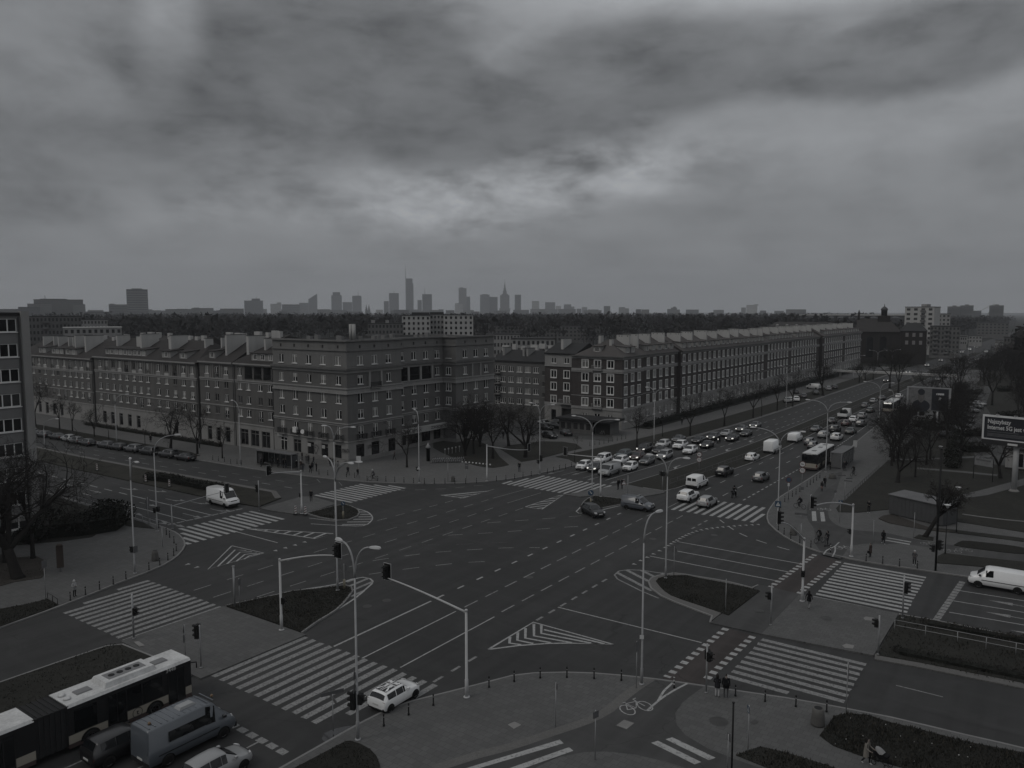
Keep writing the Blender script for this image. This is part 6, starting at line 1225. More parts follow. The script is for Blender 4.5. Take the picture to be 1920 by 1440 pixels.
for i,(x,y,kd,c)in enumerate(((880,1060,'hatch','black'),(965,965,'saloon','black'),(1040,905,'estate','darkgrey'),(1075,840,'saloon','black'),(1110,775,'hatch','darkgrey'),(1180,700,'suv','silver'),(1240,640,'hatch','grey'),(1280,605,'saloon','silver'))):
 car_px('d',x,y,kd,R_(-28),c,('black hatchback nearest in the slanted park row','black saloon second in the slanted park row','dark estate third in the slanted park row','black saloon fourth in the slanted park row','dark hatchback fifth in the slanted park row','silver crossover sixth in the slanted park row','grey hatchback seventh in the slanted park row','silver saloon farthest in the slanted park row')[i],GD,z=KH+.05)
rc=random.Random(3)
for i in range(22):
 y=330+i*17+rc.uniform(-4,4);ln=rc.choice((-43.6,-40.6))if i%3 else-56.0;car(rc.choice(('hatch','saloon','suv')),ln,y,NORTH if ln>-50 else SOUTH,rc.choice(('silver','black','white','grey')),'tiny car in the far boulevard traffic beyond the footbridge','far boulevard traffic',lights=ln<-50)
M('bus_cream',(.33,.305,.26),.45,.06);M('bus_red',(.070,.052,.050),.45,.06);M('bus_roof',(.50,.50,.495),.5,.28,.9,6);M('rubber',(.022,.022,.023),.9,.2,3,12);M('hatch_grey',(.17,.17,.172),.5,.05);M('letter_white',(.45,.45,.44),.5,0)
def bus_section(par,x0,x1,W,H,front,rear,doors,axles,hatches,ac=None):
 hw=W/2;b=MB();r=.16
 b.box(x0,x1,-hw,hw,.30,.58,1);b.box(x0,x1,-hw-.004,hw+.004,.58,1.12,0);b.box(x0,x1,-hw,hw,1.12,H-.16,2)
 for sg in(1,-1):b.hexa([(x0,sg*hw,H-.16),(x1,sg*hw,H-.16),(x1,sg*(hw-.14),H),(x0,sg*(hw-.14),H),(x0,sg*(hw-.001),H-.165),(x1,sg*(hw-.001),H-.165),(x1,sg*(hw-.16),H-.01),(x0,sg*(hw-.16),H-.01)],3)
 b.add([(x0,-hw+.14,H),(x1,-hw+.14,H),(x1,hw-.14,H),(x0,hw-.14,H)],[(0,1,2,3)],3);b.add([(x0,-hw,H-.16),(x0,hw,H-.16),(x0,hw-.14,H),(x0,-hw+.14,H)],[(0,3,2,1)],3);b.add([(x1,-hw,H-.16),(x1,hw,H-.16),(x1,hw-.14,H),(x1,-hw+.14,H)],[(0,1,2,3)],3)
 b.obj('body',['bus_cream','bus_red','plastic_black','bus_roof'],par)
 x=x0+.35
 while x<x1-.8:
  w=min(1.45,x1-.3-x)
  for sg in(1,-1):
   if sg==-1 and any(d-.75<x+w/2<d+.75 for d in doors):continue
   MB().box(x,x+w-.07,sg*hw-.012,sg*hw+.012,1.2,H-.42).obj('window','car_glass',par)
  x+=w
 for d in doors:
  o=MB().box(d-.62,d+.62,-hw-.02,-hw+.01,.40,H-.40).obj('door','car_glass',par);dv=MB();[dv.box(d+e-.025,d+e+.025,-hw-.035,-hw-.015,.42,H-.42)for e in(-.6,0,.6)];dv.obj('door_frame','plastic_black',o)
 for a in axles:
  for sg in(1,-1):
   n_=16;MB().add([(a+.62*math.cos(math.pi*k/n_),sg*(hw+.012),.46+.62*math.sin(math.pi*k/n_))for k in range(n_+1)],[range(n_+1)if sg<0 else range(n_,-1,-1)]).obj('wheel_arch','arch_black',par)
   if .48 not in _wh:_wh[.48]=wheel_mesh(.48,.28)
   w=link('wheel',_wh[.48][0],par);w.location=(a,sg*(hw-.10),.48);link('rim',_wh[.48][1],w)
 for hx in hatches:MB().hexa([(hx-.5,-.36,H+.002),(hx+.5,-.36,H+.002),(hx+.5,.36,H+.002),(hx-.5,.36,H+.002),(hx-.44,-.3,H+.07),(hx+.44,-.3,H+.07),(hx+.44,.3,H+.07),(hx-.44,.3,H+.07)]).obj('roof_hatch','hatch_grey',par)
 if ac:
  a=MB().hexa([(ac-1.75,-.95,H+.002),(ac+1.75,-.95,H+.002),(ac+1.75,.95,H+.002),(ac-1.75,.95,H+.002),(ac-1.6,-.8,H+.3),(ac+1.6,-.8,H+.3),(ac+1.6,.8,H+.3),(ac-1.6,.8,H+.3)]).obj('air_conditioner','bus_roof',par)
  MB().box(ac-1.25,ac+1.25,-.5,.5,H+.302,H+.312).obj('grille','hatch_grey',a)
  for k in range(4):MB().lathe([(.2,0),(.2,.03),(.1,.04)],14,0,(ac-.85+k*.56,0,H+.313)).obj('fan','plastic_black',a)
 if front:
  MB().hexa([(x1+.004,-hw+.06,1.0),(x1+.05,-hw+.06,1.0),(x1+.05,hw-.06,1.0),(x1+.004,hw-.06,1.0),(x1+.004,-hw+.1,H-.2),(x1+.02,-hw+.1,H-.2),(x1+.02,hw-.1,H-.2),(x1+.004,hw-.1,H-.2)]).obj('windscreen','car_glass',par)
  for sg in(1,-1):MB().box(x1-.02,x1+.05,sg*(hw-.5),sg*(hw-.12),.62,.82).obj('headlight','lamp_on',par);MB().tube([(x1-.1,sg*hw,H-.3),(x1+.3,sg*(hw+.2),H-.35),(x1+.3,sg*(hw+.22),H-.75)],.05,6).obj('mirror','plastic_black',par)
 if rear:
  MB().box(x0-.03,x0-.004,-hw+.1,hw-.1,1.55,H-.25).obj('rear_window','car_glass',par);MB().box(x0-.035,x0-.004,-hw+.05,hw-.05,.9,1.3).obj('rear_band','bus_cream',par)
  for sg in(1,-1):MB().box(x0-.04,x0-.002,sg*(hw-.05)-.12,sg*(hw-.05)+.06,.75,1.15).obj('tail_light','tail_red',par)
bus=empty('articulated_bus',(P(352,1316).x-1.33,31.2-9.9,0),NORTH);tag(bus,'articulated city bus with white roof and cream band waiting bottom left','bus')
bus.location=(-49.75,18.3,0)
bus_section(bus,3.0,11.2,2.55,3.05,True,False,[10.1,6.0],[4.3,8.5],[4.5,9.6],7.2);bus_section(bus,-5.6,1.1,2.55,3.05,False,True,[-.6,-3.9],[-2.4],[-.9],None)
for y_ in(-.35,.35):MB().lathe([(.22,0),(.22,.1),(.1,.14)],12,0,(3.4,y_,3.052)).obj('roof_vent','bus_roof',bus)
bl=MB()
for k in range(13):xx=1.1+1.9*k/12;dd=.05 if k%2 else 0;bl.box(xx-.08,xx+.08,-1.22+dd,1.22-dd,.45,3.0-dd)
bl.obj('bellows','rubber',bus)
text_obj('fleet_number','3448',.36,'letter_white',bus,(9.35,-1.302,2.66),(R_(90),0,0),sx=1.0);
lg=MB();n_=20
for rr0,rr1 in((.30,.34),):lg.add([(rr*math.cos(6.28319*k/n_),0,rr*math.sin(6.28319*k/n_))for rr in(rr0,rr1)for k in range(n_)],[(k,(k+1)%n_,n_+(k+1)%n_,n_+k)for k in range(n_)])
lo_=lg.obj('emblem','sign_ink',bus);lo_.location=(7.3,-1.30,.80);text_obj('emblem','t',.5,'sign_ink',bus,(7.23,-1.302,.66),(R_(90),0,0))
p_=Q('c',250,1330);sb_=empty('city_bus',(-35.2,0,0),NORTH);sb_.location=(-34.75,Q('m',850,30).y+6.6,0);tag(sb_,'city bus stopped at the right kerb, seen from behind','bus');bus_section(sb_,-6,6,2.5,3.05,True,True,[-2.8,1.6,5.0],[-3.6,3.2],[-3,1.2,4.4],0)
MB().box(-6.05,-6.01,-.5,.5,2.82,2.98).obj('destination_board','letter_white',sb_)
p_=Q('c',1335,555);fb=empty('city_bus',(p_.x+.3,p_.y+6.4,0),NORTH);tag(fb,'distant city bus with pale rear half behind the roadside lamp','bus');bus_section(fb,-6,6,2.5,3.05,True,True,[1.6,5.0],[-3.6,3.2],[-3,3.4],0);MB().box(-6.05,-6.01,-.9,.9,2.55,2.85).obj('destination_board','lamp_on',fb)
p_=Q('c',765,622);tk=empty('flatbed_truck',(p_.x,p_.y,0),NORTH);tag(tk,'white open-backed truck loaded with dark scrap in far traffic','truck')
cbm=MB().hexa([(1.4,-1.0,.6),(3.1,-1.0,.6),(3.1,1.0,.6),(1.4,1.0,.6),(1.4,-.95,2.35),(2.6,-.95,2.35),(2.6,.95,2.35),(1.4,.95,2.35)]);cbm.obj('cab','paint_white',tk);bd=MB();bd.box(-3,1.25,-1.1,1.1,.8,.95);[bd.box(-3,1.25,s_*1.08-.03,s_*1.08+.03,.95,1.55)for s_ in(1,-1)];bd.box(-3.03,-2.97,-1.1,1.1,.95,1.55);bd.obj('load_bed','paint_white',tk)
ld=MB();leaf_blob(ld,random.Random(2),(-1,0,1.65),1.7,.9,.6,160,.35);ld.obj('load','metal_dark',tk);MB().box(-3.06,-3.02,-.9,.9,.55,.78).obj('bumper','plastic_black',tk)
for a in(-1.8,2.2):
 for sg in(1,-1):w=link('wheel',_wh[.35][0],tk);w.location=(a,sg*.92,.36);link('rim',_wh[.35][1],w)
for o in list(COL.objects):
 if o.get('label')=='white crossover with black lettering on its doors by the crossing':
  for k in range(6):
   for sg in(1,-1):MB().box(-.7+k*.2,-.57+k*.2,sg*.922-.004,sg*.922+.004,.74,.92).obj('door_lettering','paint_grey',o)
for o in list(COL.objects):
 if o.get('label','').startswith('grey blue small van'):MB().tube([(.1,-.62,1.98),(.1,.62,1.98)],.07,8).obj('roof_bar','paint_silver',o);bx_=MB();[bx_.box(.06,.14,s_*.55-.04,s_*.55+.04,1.8,1.96)for s_ in(1,-1)];bx_.obj('roof_bar_feet','plastic_black',o)
for o in list(_proto.values()):
 for c in list(o.children):
  for g in list(c.children):bpy.data.objects.remove(g)
  bpy.data.objects.remove(c)
 bpy.data.objects.remove(o)
# ================================================================== STREET FURNITURE
M('galv',(0.30,0.302,0.305),0.5,0.15,.8,6,metal=.25);M('galv_light',(0.42,0.42,0.42),0.5,0.1,.8,6);M('lamp_head',(0.48,0.48,0.48),0.4,0.05);M('post_black',(0.008,0.008,0.008),0.6,0);M('signal_black',(0.006,0.006,0.006),0.7,0);M('lens_off',(0.02,0.018,0.017),.3,0)
M('sign_back',(0.11,0.11,0.112),0.6,0.1,2,9);M('sign_face',(0.55,0.55,0.545),0.5,0.05);M('sign_blue',(0.045,0.075,0.115),0.5,0);M('sign_yellow',(0.27,0.245,0.19),0.5,0.05);M('sign_red',(0.12,0.05,0.048),.5,0);M('brown_sign',(0.05,0.04,0.034),.7,.1);M('bin_concrete',(0.10,0.097,0.092),.9,.25,2,14);M('shelter_glass',(0.055,0.057,0.06),.12,.2,1,4);M('shed_grey',(0.070,0.071,0.073),.7,.15,.7,5);M('shed_roof',(0.12,0.12,0.122),.7,.2,.6,5)
def PY(u,v,y0):
 d=_F*FPX+_RT*(u-960)-_UP*(v-720);t=y0/d.y;return Vector((0,0,CAM_H))+d*t
def PX(u,v,x0):
 d=_F*FPX+_RT*(u-960)-_UP*(v-720);t=x0/d.x;return Vector((0,0,CAM_H))+d*t
def lamp(u,v,vt,arms,label,group='street lamps',z=KH,thick=1.0,mat='galv'):
 """arms: (direction angle in degrees, reach)"""
 p=P(u,v,z);H=top_h(p,vt);o=empty('street_lamp',(p.x,p.y,z));tag(o,label,'street lamp',group);H-=z
 k=1.15 if len(arms)else 0;zb=H-2.0
 pm=MB().tube([(0,0,-.05),(0,0,1.2),(0,0,1.25),(0,0,zb)],[.115*thick,.11*thick,.085*thick,.06*thick],8);pm.lathe([(.2,0),(.2,.06),(.12,.1)],10);pm.obj('pole',mat,o)
 for an,rch in arms:
  c,s=math.cos(R_(an)),math.sin(R_(an));pts=[]
  for i in range(9):
   t=i/8;r=rch*(t**1.7);zz=zb+2.0*(1-(1-t)**2.2);pts.append((c*r,s*r,zz))
  MB().tube(pts,[.055*thick+.012*(1-i/8)for i in range(9)],7).obj('arm',mat,o)
  h=MB();L_,w=.78,.16
  sec=[(0,.05,.05),(.12,.10,.09),(.4,w,.12),(.68,w*.85,.10),(L_,.05,.04)]
  for(x_,hw,hh)in sec:
   for a_,b_ in((-hw,-.02),(-hw*.7,-hh*.55),(hw*.7,-hh*.55),(hw,-.02),(hw*.6,hh),(-hw*.6,hh)):h.v.append((c*(rch+x_-.08)-s*a_,s*(rch+x_-.08)+c*a_,H+b_))
  for i in range(len(sec)-1):
   for j in range(6):h.f.append([i*6+j,i*6+(j+1)%6,(i+1)*6+(j+1)%6,(i+1)*6+j][::-1]);h.m.append(0);h.sm.append(False)
  h.obj('lamp_head','lamp_head',o)
 return o
LAMPS={}
for key,u,v,vt,arms,lb in(('near',671,1387,1024,[(168,1.5),(20,1.1)],'street lamp with two heads beside the white flag-roof car'),('mid',1203,1283,966,[(75,1.3)],'single-headed lamp on the near pavement by the cycle path'),('isl_r',1248,1084,856,[(185,1.6),(5,1.6)],'double lamp at the nose of the right grass island'),('isl_n',633,1107,864,[(160,2.2),(20,2.2),(0,1.9)],'triple-headed lamp on the near grass island'),('isl_l',629,974,799,[(200,1.0),(15,2.6)],'tall double lamp on the left grass island'),('l5',253,1075,864,[(150,1.0),(0,1.0)],'double lamp among the bollards on the left corner'),('l6',295,996,818,[(60,2.4)],'lamp with one long curved arm at the left railing end'),('l7',1012,889,757,[(180,1.5),(0,2.2)],'double lamp on the far corner pavement'),('l8',1110,938,783,[(180,2.8),(0,3.6)],'double lamp on the far island by the queue'),('l9',1226,831,727,[(180,1.4),(0,2.6)],'double lamp on the boulevard verge before the brick corner'),('l10',1458,982,806,[(180,3.2),(0,2.4)],'double lamp on the kerb by the round no-stopping sign'),('l11',1548,885,752,[(180,3.0),(0,3.0)],'double lamp beside the stopped bus'),('l12',1648,792,717,[(180,3.2),(0,2.4)],'double lamp in far traffic by the kerb tree'),('l13',786,905,771,[(150,1.6)],'single lamp before the pharmacy sign'),('l15',1474,763,687,[(180,1.6),(0,3.0)],'double lamp among the parked cars of the bay'),('l16',1600,712,666,[(180,3.0),(0,3.4)],'double lamp just before the footbridge'),('l17',219,831,740,[(60,2.0)],'single lamp behind the black parked estate'),('l18',84,841,785,[(30,2.6)],'single curved lamp nearest the grey tower'),('l19',451,872,753,[(170,2.2)],'single lamp left of the bus shelter crowd'),('l14',1674,776,732,[(180,.6)],'thin lamp by the far city bus')):LAMPS[key]=lamp(u,v,vt,arms,lb)
for i,(u,v,vt)in enumerate(((1645,690,657),(1672,683,655),(1789,690,657),(1815,668,640),(1826,661,637),(1835,652,632))):lamp(u,v,vt,[(180,3.4),(0,3.4)],('double lamp left of the church front','double lamp under the church windows','tall double lamp on the far right verge','small double lamp on the far road','tiny double lamp farther up the road','last tiny double lamp on the road')[i],z=0)
def park_lamp(u,v,vt,label,kind='saucer'):
 p=P(u,v,KH);H=top_h(p,vt)-KH;o=empty('park_lamp',(p.x,p.y,KH));tag(o,label,'lamp','park lamps');MB().tube([(0,0,0),(0,0,.8),(0,0,H-.35)],[.07,.05,.04],8).obj('pole','post_black',o)
 MB().lathe([(.06,H-.35),(.16,H-.2),(.18,H-.05),(.36,H),(.36,H+.03),(.05,H+.12)],14).obj('lamp_head','lamp_head' if kind=='saucer' else 'sign_face',o);return o
park_lamp(1772,1039,947,'park lamp with saucer head right of the leaning tree');park_lamp(1793,999,914,'park lamp behind the leaning tree crown');park_lamp(1762,872,837,'short park lamp with round white head')
def plain_post(u,v,vt,label,r=.05,mat='post_black',name='post',cat='post'):
 p=P(u,v,KH);H=top_h(p,vt);o=empty(name,(p.x,p.y,KH));tag(o,label,cat,'thin posts');MB().tube([(0,0,0),(0,0,H-KH)],r,7).obj('shaft',mat,o);MB().lathe([(r*1.5,0),(r*1.5,.05),(r,.06)],8,0,(0,0,H-KH)).obj('cap',mat,o);return o
plain_post(1371,1478,1318,'black lamp post rising from the bottom edge',.055)
plain_post(1754,1070,842,'tall black pole beside the leaning tree',.11)
plain_post(1502-.5,1015,983,'short grey post inside the right pavement',.05,'galv');plain_post(1713,1010,962,'thin post before the grey shed',.03,'galv');plain_post(305,1025,990,'thin post by the concrete bin on the left corner',.04,'galv');plain_post(1177,930,892,'thin post on the far refuge',.045,'galv');plain_post(840,903,868,'thin post on the far corner paving',.04,'galv')
def signal_head(par,x,y,z,ang,n=3,board=False,s=1.0):
 """ang: direction the lenses face"""
 c,s_=math.cos(ang),math.sin(ang);o=MB().box(-.14*s,.14*s,-.19*s,.19*s,0,.34*n*s).obj('signal','signal_black',par);o.location=(x,y,z);o.rotation_euler=(0,0,ang)
 if board:b=MB().box(-.16,-.145,-.34,.34,-.12,.34*n+.12).obj('backboard','signal_black',o);[MB().box(-.17,-.14,ya,yb,za,zb).obj('rim','galv_light',o)for ya,yb,za,zb in((-.37,-.34,-.15,.34*n+.15),(.34,.37,-.15,.34*n+.15),(-.34,.34,-.15,-.12),(-.34,.34,.34*n+.12,.34*n+.15))]
 for i in range(n):
  zc=(.17+.34*i)*s;v=MB();nn=9
  for k in range(nn):a=math.pi*k/(nn-1);v.v+=[(.14*s,.15*s*math.cos(a),zc+.14*s*math.sin(a)),(.36*s,.13*s*math.cos(a),zc+.03+.12*s*math.sin(a))]
  for k in range(nn-1):v.f.append([2*k,2*k+1,2*k+3,2*k+2]);v.m.append(0);v.sm.append(True)
  v.obj('visor','signal_black',o);MB().add([(.143*s,.11*s*math.cos(6.283*k/12),zc+.11*s*math.sin(6.283*k/12))for k in range(12)],[range(12)]).obj('lens','lens_off',o)
 return o
def mast_signal(u,v,vt,ue,ve,plane,label,head_v,face,n=3,board=True,up=True,extra=(),mat='galv_light',curve=.5,r=.13):
 p=P(u,v,KH);H=top_h(p,vt)-KH;o=empty('traffic_light',(p.x,p.y,KH));tag(o,label,'traffic light','overhead traffic lights')
 MB().tube([(0,0,-.02),(0,0,1.3),(0,0,1.32),(0,0,H)],[r,r,r*.8,r*.7],10).lathe([(r*1.8,0),(r*1.8,.05),(r,.08)],10).lathe([(r*.9,H),(r*.9,H+.1),(r*.3,H+.16)],10).obj('pole',mat,o)
 e=(PY(ue,ve,p.y)if plane=='y' else PX(ue,ve,p.x))-Vector((p.x,p.y,KH));a=Vector((0,0,H-.08));pts=[]
 for i in range(11):t=i/10;q=a.lerp(e,t);q.z=a.z+(e.z-a.z)*(t*(1-curve)+curve*math.sin(t*1.5708));pts.append(tuple(q))
 MB().tube(pts,[r*.62-r*.25*i/10 for i in range(11)],8).obj('arm',mat,o);signal_head(o,e.x,e.y,e.z-(.1 if up else .9),face,n,board)
 for(zz,fc,sx_)in extra:signal_head(o,sx_*math.cos(fc),sx_*math.sin(fc),zz,fc,2,False,.8)
 return o
mast_signal(875,1307,1146,724,1083,'y','overhead traffic light on a long rising arm above the near carriageway',0,R_(-90),up=True);mast_signal(528,1181,1050,632,1042,'y','traffic light mast on the near grass island with arm to the right',0,R_(-90),extra=((2.3,R_(150),.22),(2.3,R_(20),.22)))
mast_signal(1504,1127,1011,1461,979,'x','overhead traffic light mast on the right refuge',0,R_(15),extra=((2.4,R_(100),.22),(2.4,R_(-80),.22)));mast_signal(1596,1043,947,1523,950,'x','traffic light mast on the right pavement with arched arm',0,R_(10),extra=((2.5,R_(180),.22),))
mast_signal(1126,931,857,1061,851,'y','traffic light mast on the far island with arm to the left',0,R_(80));mast_signal(913,902,835,991,843,'x','traffic light mast on the far corner pavement',0,R_(170));mast_signal(566,963,884,505,888,'x','traffic light mast on the left refuge',0,R_(10),extra=((2.2,R_(170),.22),));mast_signal(323,991,948,424,921,'x','thin curved traffic light mast reaching over the white van',0,R_(190),mat='galv',r=.085,curve=.75)
def post_signal(u,v,vt,label,heads,r=.065,mat='galv'):
 p=P(u,v,KH);H=top_h(p,vt)-KH;o=empty('traffic_light',(p.x,p.y,KH));tag(o,label,'traffic light','post-mounted traffic lights');MB().tube([(0,0,-.02),(0,0,H)],r,8).lathe([(r*1.6,0),(r*1.6,.05),(r,.08)],8).obj('post',mat,o)
 for z_,fc,n_,s_ in heads:signal_head(o,.2*math.cos(fc),.2*math.sin(fc),z_,fc,n_,False,s_)
 return o
post_signal(377,1252,1172,'three-light signal post on the near refuge',[(2.3,R_(200),3,1.05)]);post_signal(251,1197,1114,'grey post with a small signal on the left zebra',[(2.0,R_(30),2,.9)],.08);post_signal(1445,1172,1098,'signal post at the tip of the right island',[(2.3,R_(200),2,.9)]);post_signal(1324,1299,1207,'signal post beside the waiting couple',[(2.4,R_(100),2,.95),(2.4,R_(-10),2,.95)])
post_signal(1692,1159,1079,'signal post on the right median edge',[(2.3,R_(0),3,1.0)],.07);post_signal(1646,1227,1154,'signal post at the lower corner of the right refuge',[(2.2,R_(180),2,.9)]);post_signal(1242,920,883,'signal post in the boulevard median',[(2.3,R_(200),2,.95),(2.3,R_(-20),2,.95)]);post_signal(486,958,901,'signal post on the left median tip',[(2.6,R_(190),3,1.0)])
for key,heads in(('near',[(2.0,R_(200),3,1.1),(2.4,R_(20),2,.95)]),('l7',[(1.8,R_(200),2,.9),(2.2,R_(0),3,1.0)]),('l6',[(2.3,R_(190),2,.9),(2.5,R_(10),2,.9)]),('l5',[(2.2,R_(190),2,.9)]),('l13',[(1.9,R_(190),2,.9)])):
 for z_,fc,n_,s_ in heads:signal_head(LAMPS[key],.24*math.cos(fc),.24*math.sin(fc),z_,fc,n_,False,s_)
pp_=Q('H',1310,640,2.2);
for o in COL.objects:
 if o.get('label')=='tall black pole beside the leaning tree':signal_head(o,-.3,0,2.0,R_(180),2,False,1.0);signal_head(o,.25,-.1,2.3,R_(-10),3,False,1.0)
BM=MB().lathe([(.075,0),(.075,.12),(.05,.14),(.045,.72),(.055,.74),(.055,.80),(.02,.85)],10).mesh('shaft','post_black');BC=MB().lathe([(.047,0),(.047,.05)],10).mesh('band','galv')
def bollard(u,v,label,group):
 p=P(u,v,KH);o=empty('bollard',(p.x,p.y,KH));tag(o,label,'bollard',group);link('shaft',BM,o);b=link('band',BC,o);b.location=(0,0,.6);b.scale=(1.02,1.02,1);return o
def row(k,pts,what,group):
 for i,(x,y)in enumerate(pts):bollard(*px(k,x,y),what%i if '%' in what else what,group)
ORD=['first','second','third','fourth','fifth','sixth','seventh','eighth','ninth','tenth','eleventh','twelfth','thirteenth','fourteenth','fifteenth','sixteenth','seventeenth','eighteenth','nineteenth','twentieth','twenty-first','twenty-second','twenty-third','twenty-fourth','twenty-fifth','twenty-sixth','twenty-seventh','twenty-eighth','twenty-ninth','thirtieth']
def rows(lst,where,group):
 for i,(k,x,y)in enumerate(lst):bollard(*px(k,x,y),'%s black bollard %s'%(ORD[i],where),group)
rows([('J',885,670),('J',1057,593),('J',1228,527),('J',1613,402),('J',1787,362),('K',15,362),('K',195,337),('K',380,334),('K',568,342),('K',757,354)],'from the lamp by the flag-roof car along the near kerb','bollards on the near kerb');rows([('K',1547,462),('K',1752,500),('L',127,500),('L',340,536),('L',553,572)],'right of the waiting couple','bollards by the lower right zebra')
rows([('o',975,1298),('o',1185,1222),('o',1380,1148),('o',1570,1076),('o',1745,1006),('E',1032,808),('E',1107,776),('E',1163,740),('E',1203,708),('E',1221,675),('E',1205,622),('E',1175,583),('E',1152,563),('E',1100,518)],'from the white-hooded pedestrian along the left corner','bollards on the left corner')
rows([('g',62,1047),('g',203,1047),('g',322,1053),('g',445,1060),('g',572,1068),('g',705,1077),('g',855,1083),('g',993,1083),('g',1140,1085),('g',1277,1083),('g',1425,1083),('g',1577,1077),('h',375,1342),('h',507,1327),('h',627,1314),('h',743,1294),('h',857,1275),('h',1082,1238),('h',1166,1216),('h',1250,1190),('h',1333,1172),('h',1414,1150)],'from the far left zebra round the far corner','bollards round the far corner');rows([('f',1020,808),('f',1142,820),('f',1400,845),('f',1515,855)],'right of the shelter crowd','bollards before the corner house')
rows([('a',340,417),('a',408,404),('a',470,395),('a',535,382),('a',597,367),('a',657,352),('a',718,340),('a',780,324),('a',837,314)],'of the inner row by the kiosk','bollards by the kiosk');rows([('n',1470,460),('n',1548,475),('n',1632,485),('n',1718,513),('n',1806,515),('n',1866,526)],'past the last parked car on the left street','bollards on the left street')
rows([('m',440,625),('m',455,580),('m',470,532),('m',527,446),('m',578,412),('m',632,377),('m',683,346),('m',735,311),('m',836,242),('m',880,214),('m',925,184),('m',968,153),('m',1013,123)],'from the kerb lamp up to the stopped bus','bollards along the bus stop kerb');rows([('m',440,842),('m',517,902),('m',610,962),('m',732,1022),('m',888,1082),('m',1653,1271),('m',1882,1307),('e',425,1420),('e',640,1445)],'round the right pavement corner towards the zebra','bollards on the right corner')
for k,x,y,lb in(('K',1122,405,'black and white banded bollard at the near cycle path fork'),('m',1160,1147,'banded bollard at the right cycle path fork')):
 o=bollard(*px(k,x,y),lb,'banded bollards')
 for zz in(.25,.5,.74):b=link('band',BC,o);b.location=(0,0,zz);b.scale=(1.18,1.18,1.6);b.material_slots[0].link='OBJECT';b.material_slots[0].material=MATS['sign_face']
def sign(u,v,vt,label,plates,r=.032,mat='galv',z=KH,base=None,H=None):
 """plates: (height below top, shape, size, facing angle deg, face material, text)"""
 p=P(u,v,z);H=(top_h(p,vt)-z)if H is None else H;o=empty('road_sign',(p.x,p.y,z));tag(o,label,'sign','road signs');MB().tube([(0,0,0),(0,0,H)],r,7).obj('post',mat,o)
 if base:MB().lathe([(.13,0),(.12,.9),(.06,.95)],10).obj('base',base,o)
 for dz,shp,s,fa,fm,tx in plates:plate(o,H-dz,shp,s,fa,fm,tx)
 return o
def plate(o,zc,shp,s,fa,fm,tx=None,dxy=(0,0)):
 a=R_(fa)+R_(90)
 if shp=='o':pts=[(s/2*math.cos(6.283*k/20),s/2*math.sin(6.283*k/20))for k in range(20)]
 elif shp=='t':pts=[(-s/2,-s*.43),(s/2,-s*.43),(0,s*.43)]
 elif shp=='d':pts=[(0,-s/2),(s/2,0),(0,s/2),(-s/2,0)]
 elif shp=='q':pts=[(-s/2,-s/2),(s/2,-s/2),(s/2,s/2),(-s/2,s/2)]
 else:w,h=shp;pts=[(-w/2,-h/2),(w/2,-h/2),(w/2,h/2),(-w/2,h/2)]
 n=len(pts);m=MB();m.add([(x,-.03,y)for x,y in pts]+[(x,-.05,y)for x,y in pts],[list(range(n))]+[(k,(k+1)%n,n+(k+1)%n,n+k)for k in range(n)],0);q=m.obj('plate','sign_back',o);q.location=(dxy[0],dxy[1],zc);q.rotation_euler=(0,0,a)
 MB().add([(x,-.0525,y)for x,y in pts],[list(range(n))]).obj('face',fm,q)
 def inner(k,mm,yy):MB().add([(x*k,yy,y*k-(s*.03 if shp=='t' else 0))for x,y in pts],[list(range(n))]).obj('emblem',mm,q)
 if tx=='70':inner(1,'sign_red',-.054);inner(.8,'sign_face',-.0555);text_obj('numeral','70',s*.55,'sign_ink',q,(0,-.057,-s*.19),(R_(90),0,0),'CENTER',.001)
 if tx=='prio':inner(.72,'sign_yellow',-.054)
 if tx=='warn':inner(.74,'sign_face',-.054);MB().add([(-.06,-.056,-.05),(.06,-.056,-.05),(.06,-.056,.06),(-.06,-.056,.06)],[(0,1,2,3)]).obj('emblem','sign_ink',q)
 if tx=='cross':MB().add([(-s*.36,-.054,-s*.32),(s*.36,-.054,-s*.32),(0,-.054,s*.36)],[(0,1,2)]).obj('emblem','sign_face',q);MB().add([(-.05,-.056,-.1),(.05,-.056,-.1),(.02,-.056,.08),(-.02,-.056,.08)],[(0,1,2,3)]).obj('emblem','sign_ink',q)
 if tx=='nostop':inner(1,'sign_red',-.054);inner(.78,'sign_blue',-.0555)
 if tx=='over':inner(1,'sign_red',-.054);inner(.8,'sign_face',-.0555);MB().add([(-s*.2,-.057,-.06),(s*.22,-.057,-.06),(s*.22,-.057,.02),(-s*.02,-.057,.02),(-s*.06,-.057,.1),(-s*.2,-.057,.1)],[range(6)]).obj('emblem','sign_ink',q)
 if tx=='arrow':MB().add([(-s*.25,-.056,s*.28),(-s*.15,-.056,s*.33),(s*.12,-.056,-s*.05),(s*.2,-.056,s*.05),(s*.22,-.056,-s*.25),(-s*.06,-.056,-s*.12),(s*.03,-.056,-s*.1)],[range(7)]).obj('emblem','sign_face',q)
 return q
sign(*px('K',302,672),px('K',0,368)[1],'square sign on a thin post left on the near pavement',[(.22,'q',.42,50,'sign_back',None)]);sign(*px('K',575,903),px('K',0,560)[1],'post with two small plates by the cycle path',[(.25,'q',.42,200,'sign_back',None),(.25,'q',.42,-20,'sign_back',None)]);sign(*px('K',860,408),px('K',0,82)[1],'tall thin sign seen edge-on beside the single lamp',[(.35,(.55,.75),1,10,'sign_back',None)])
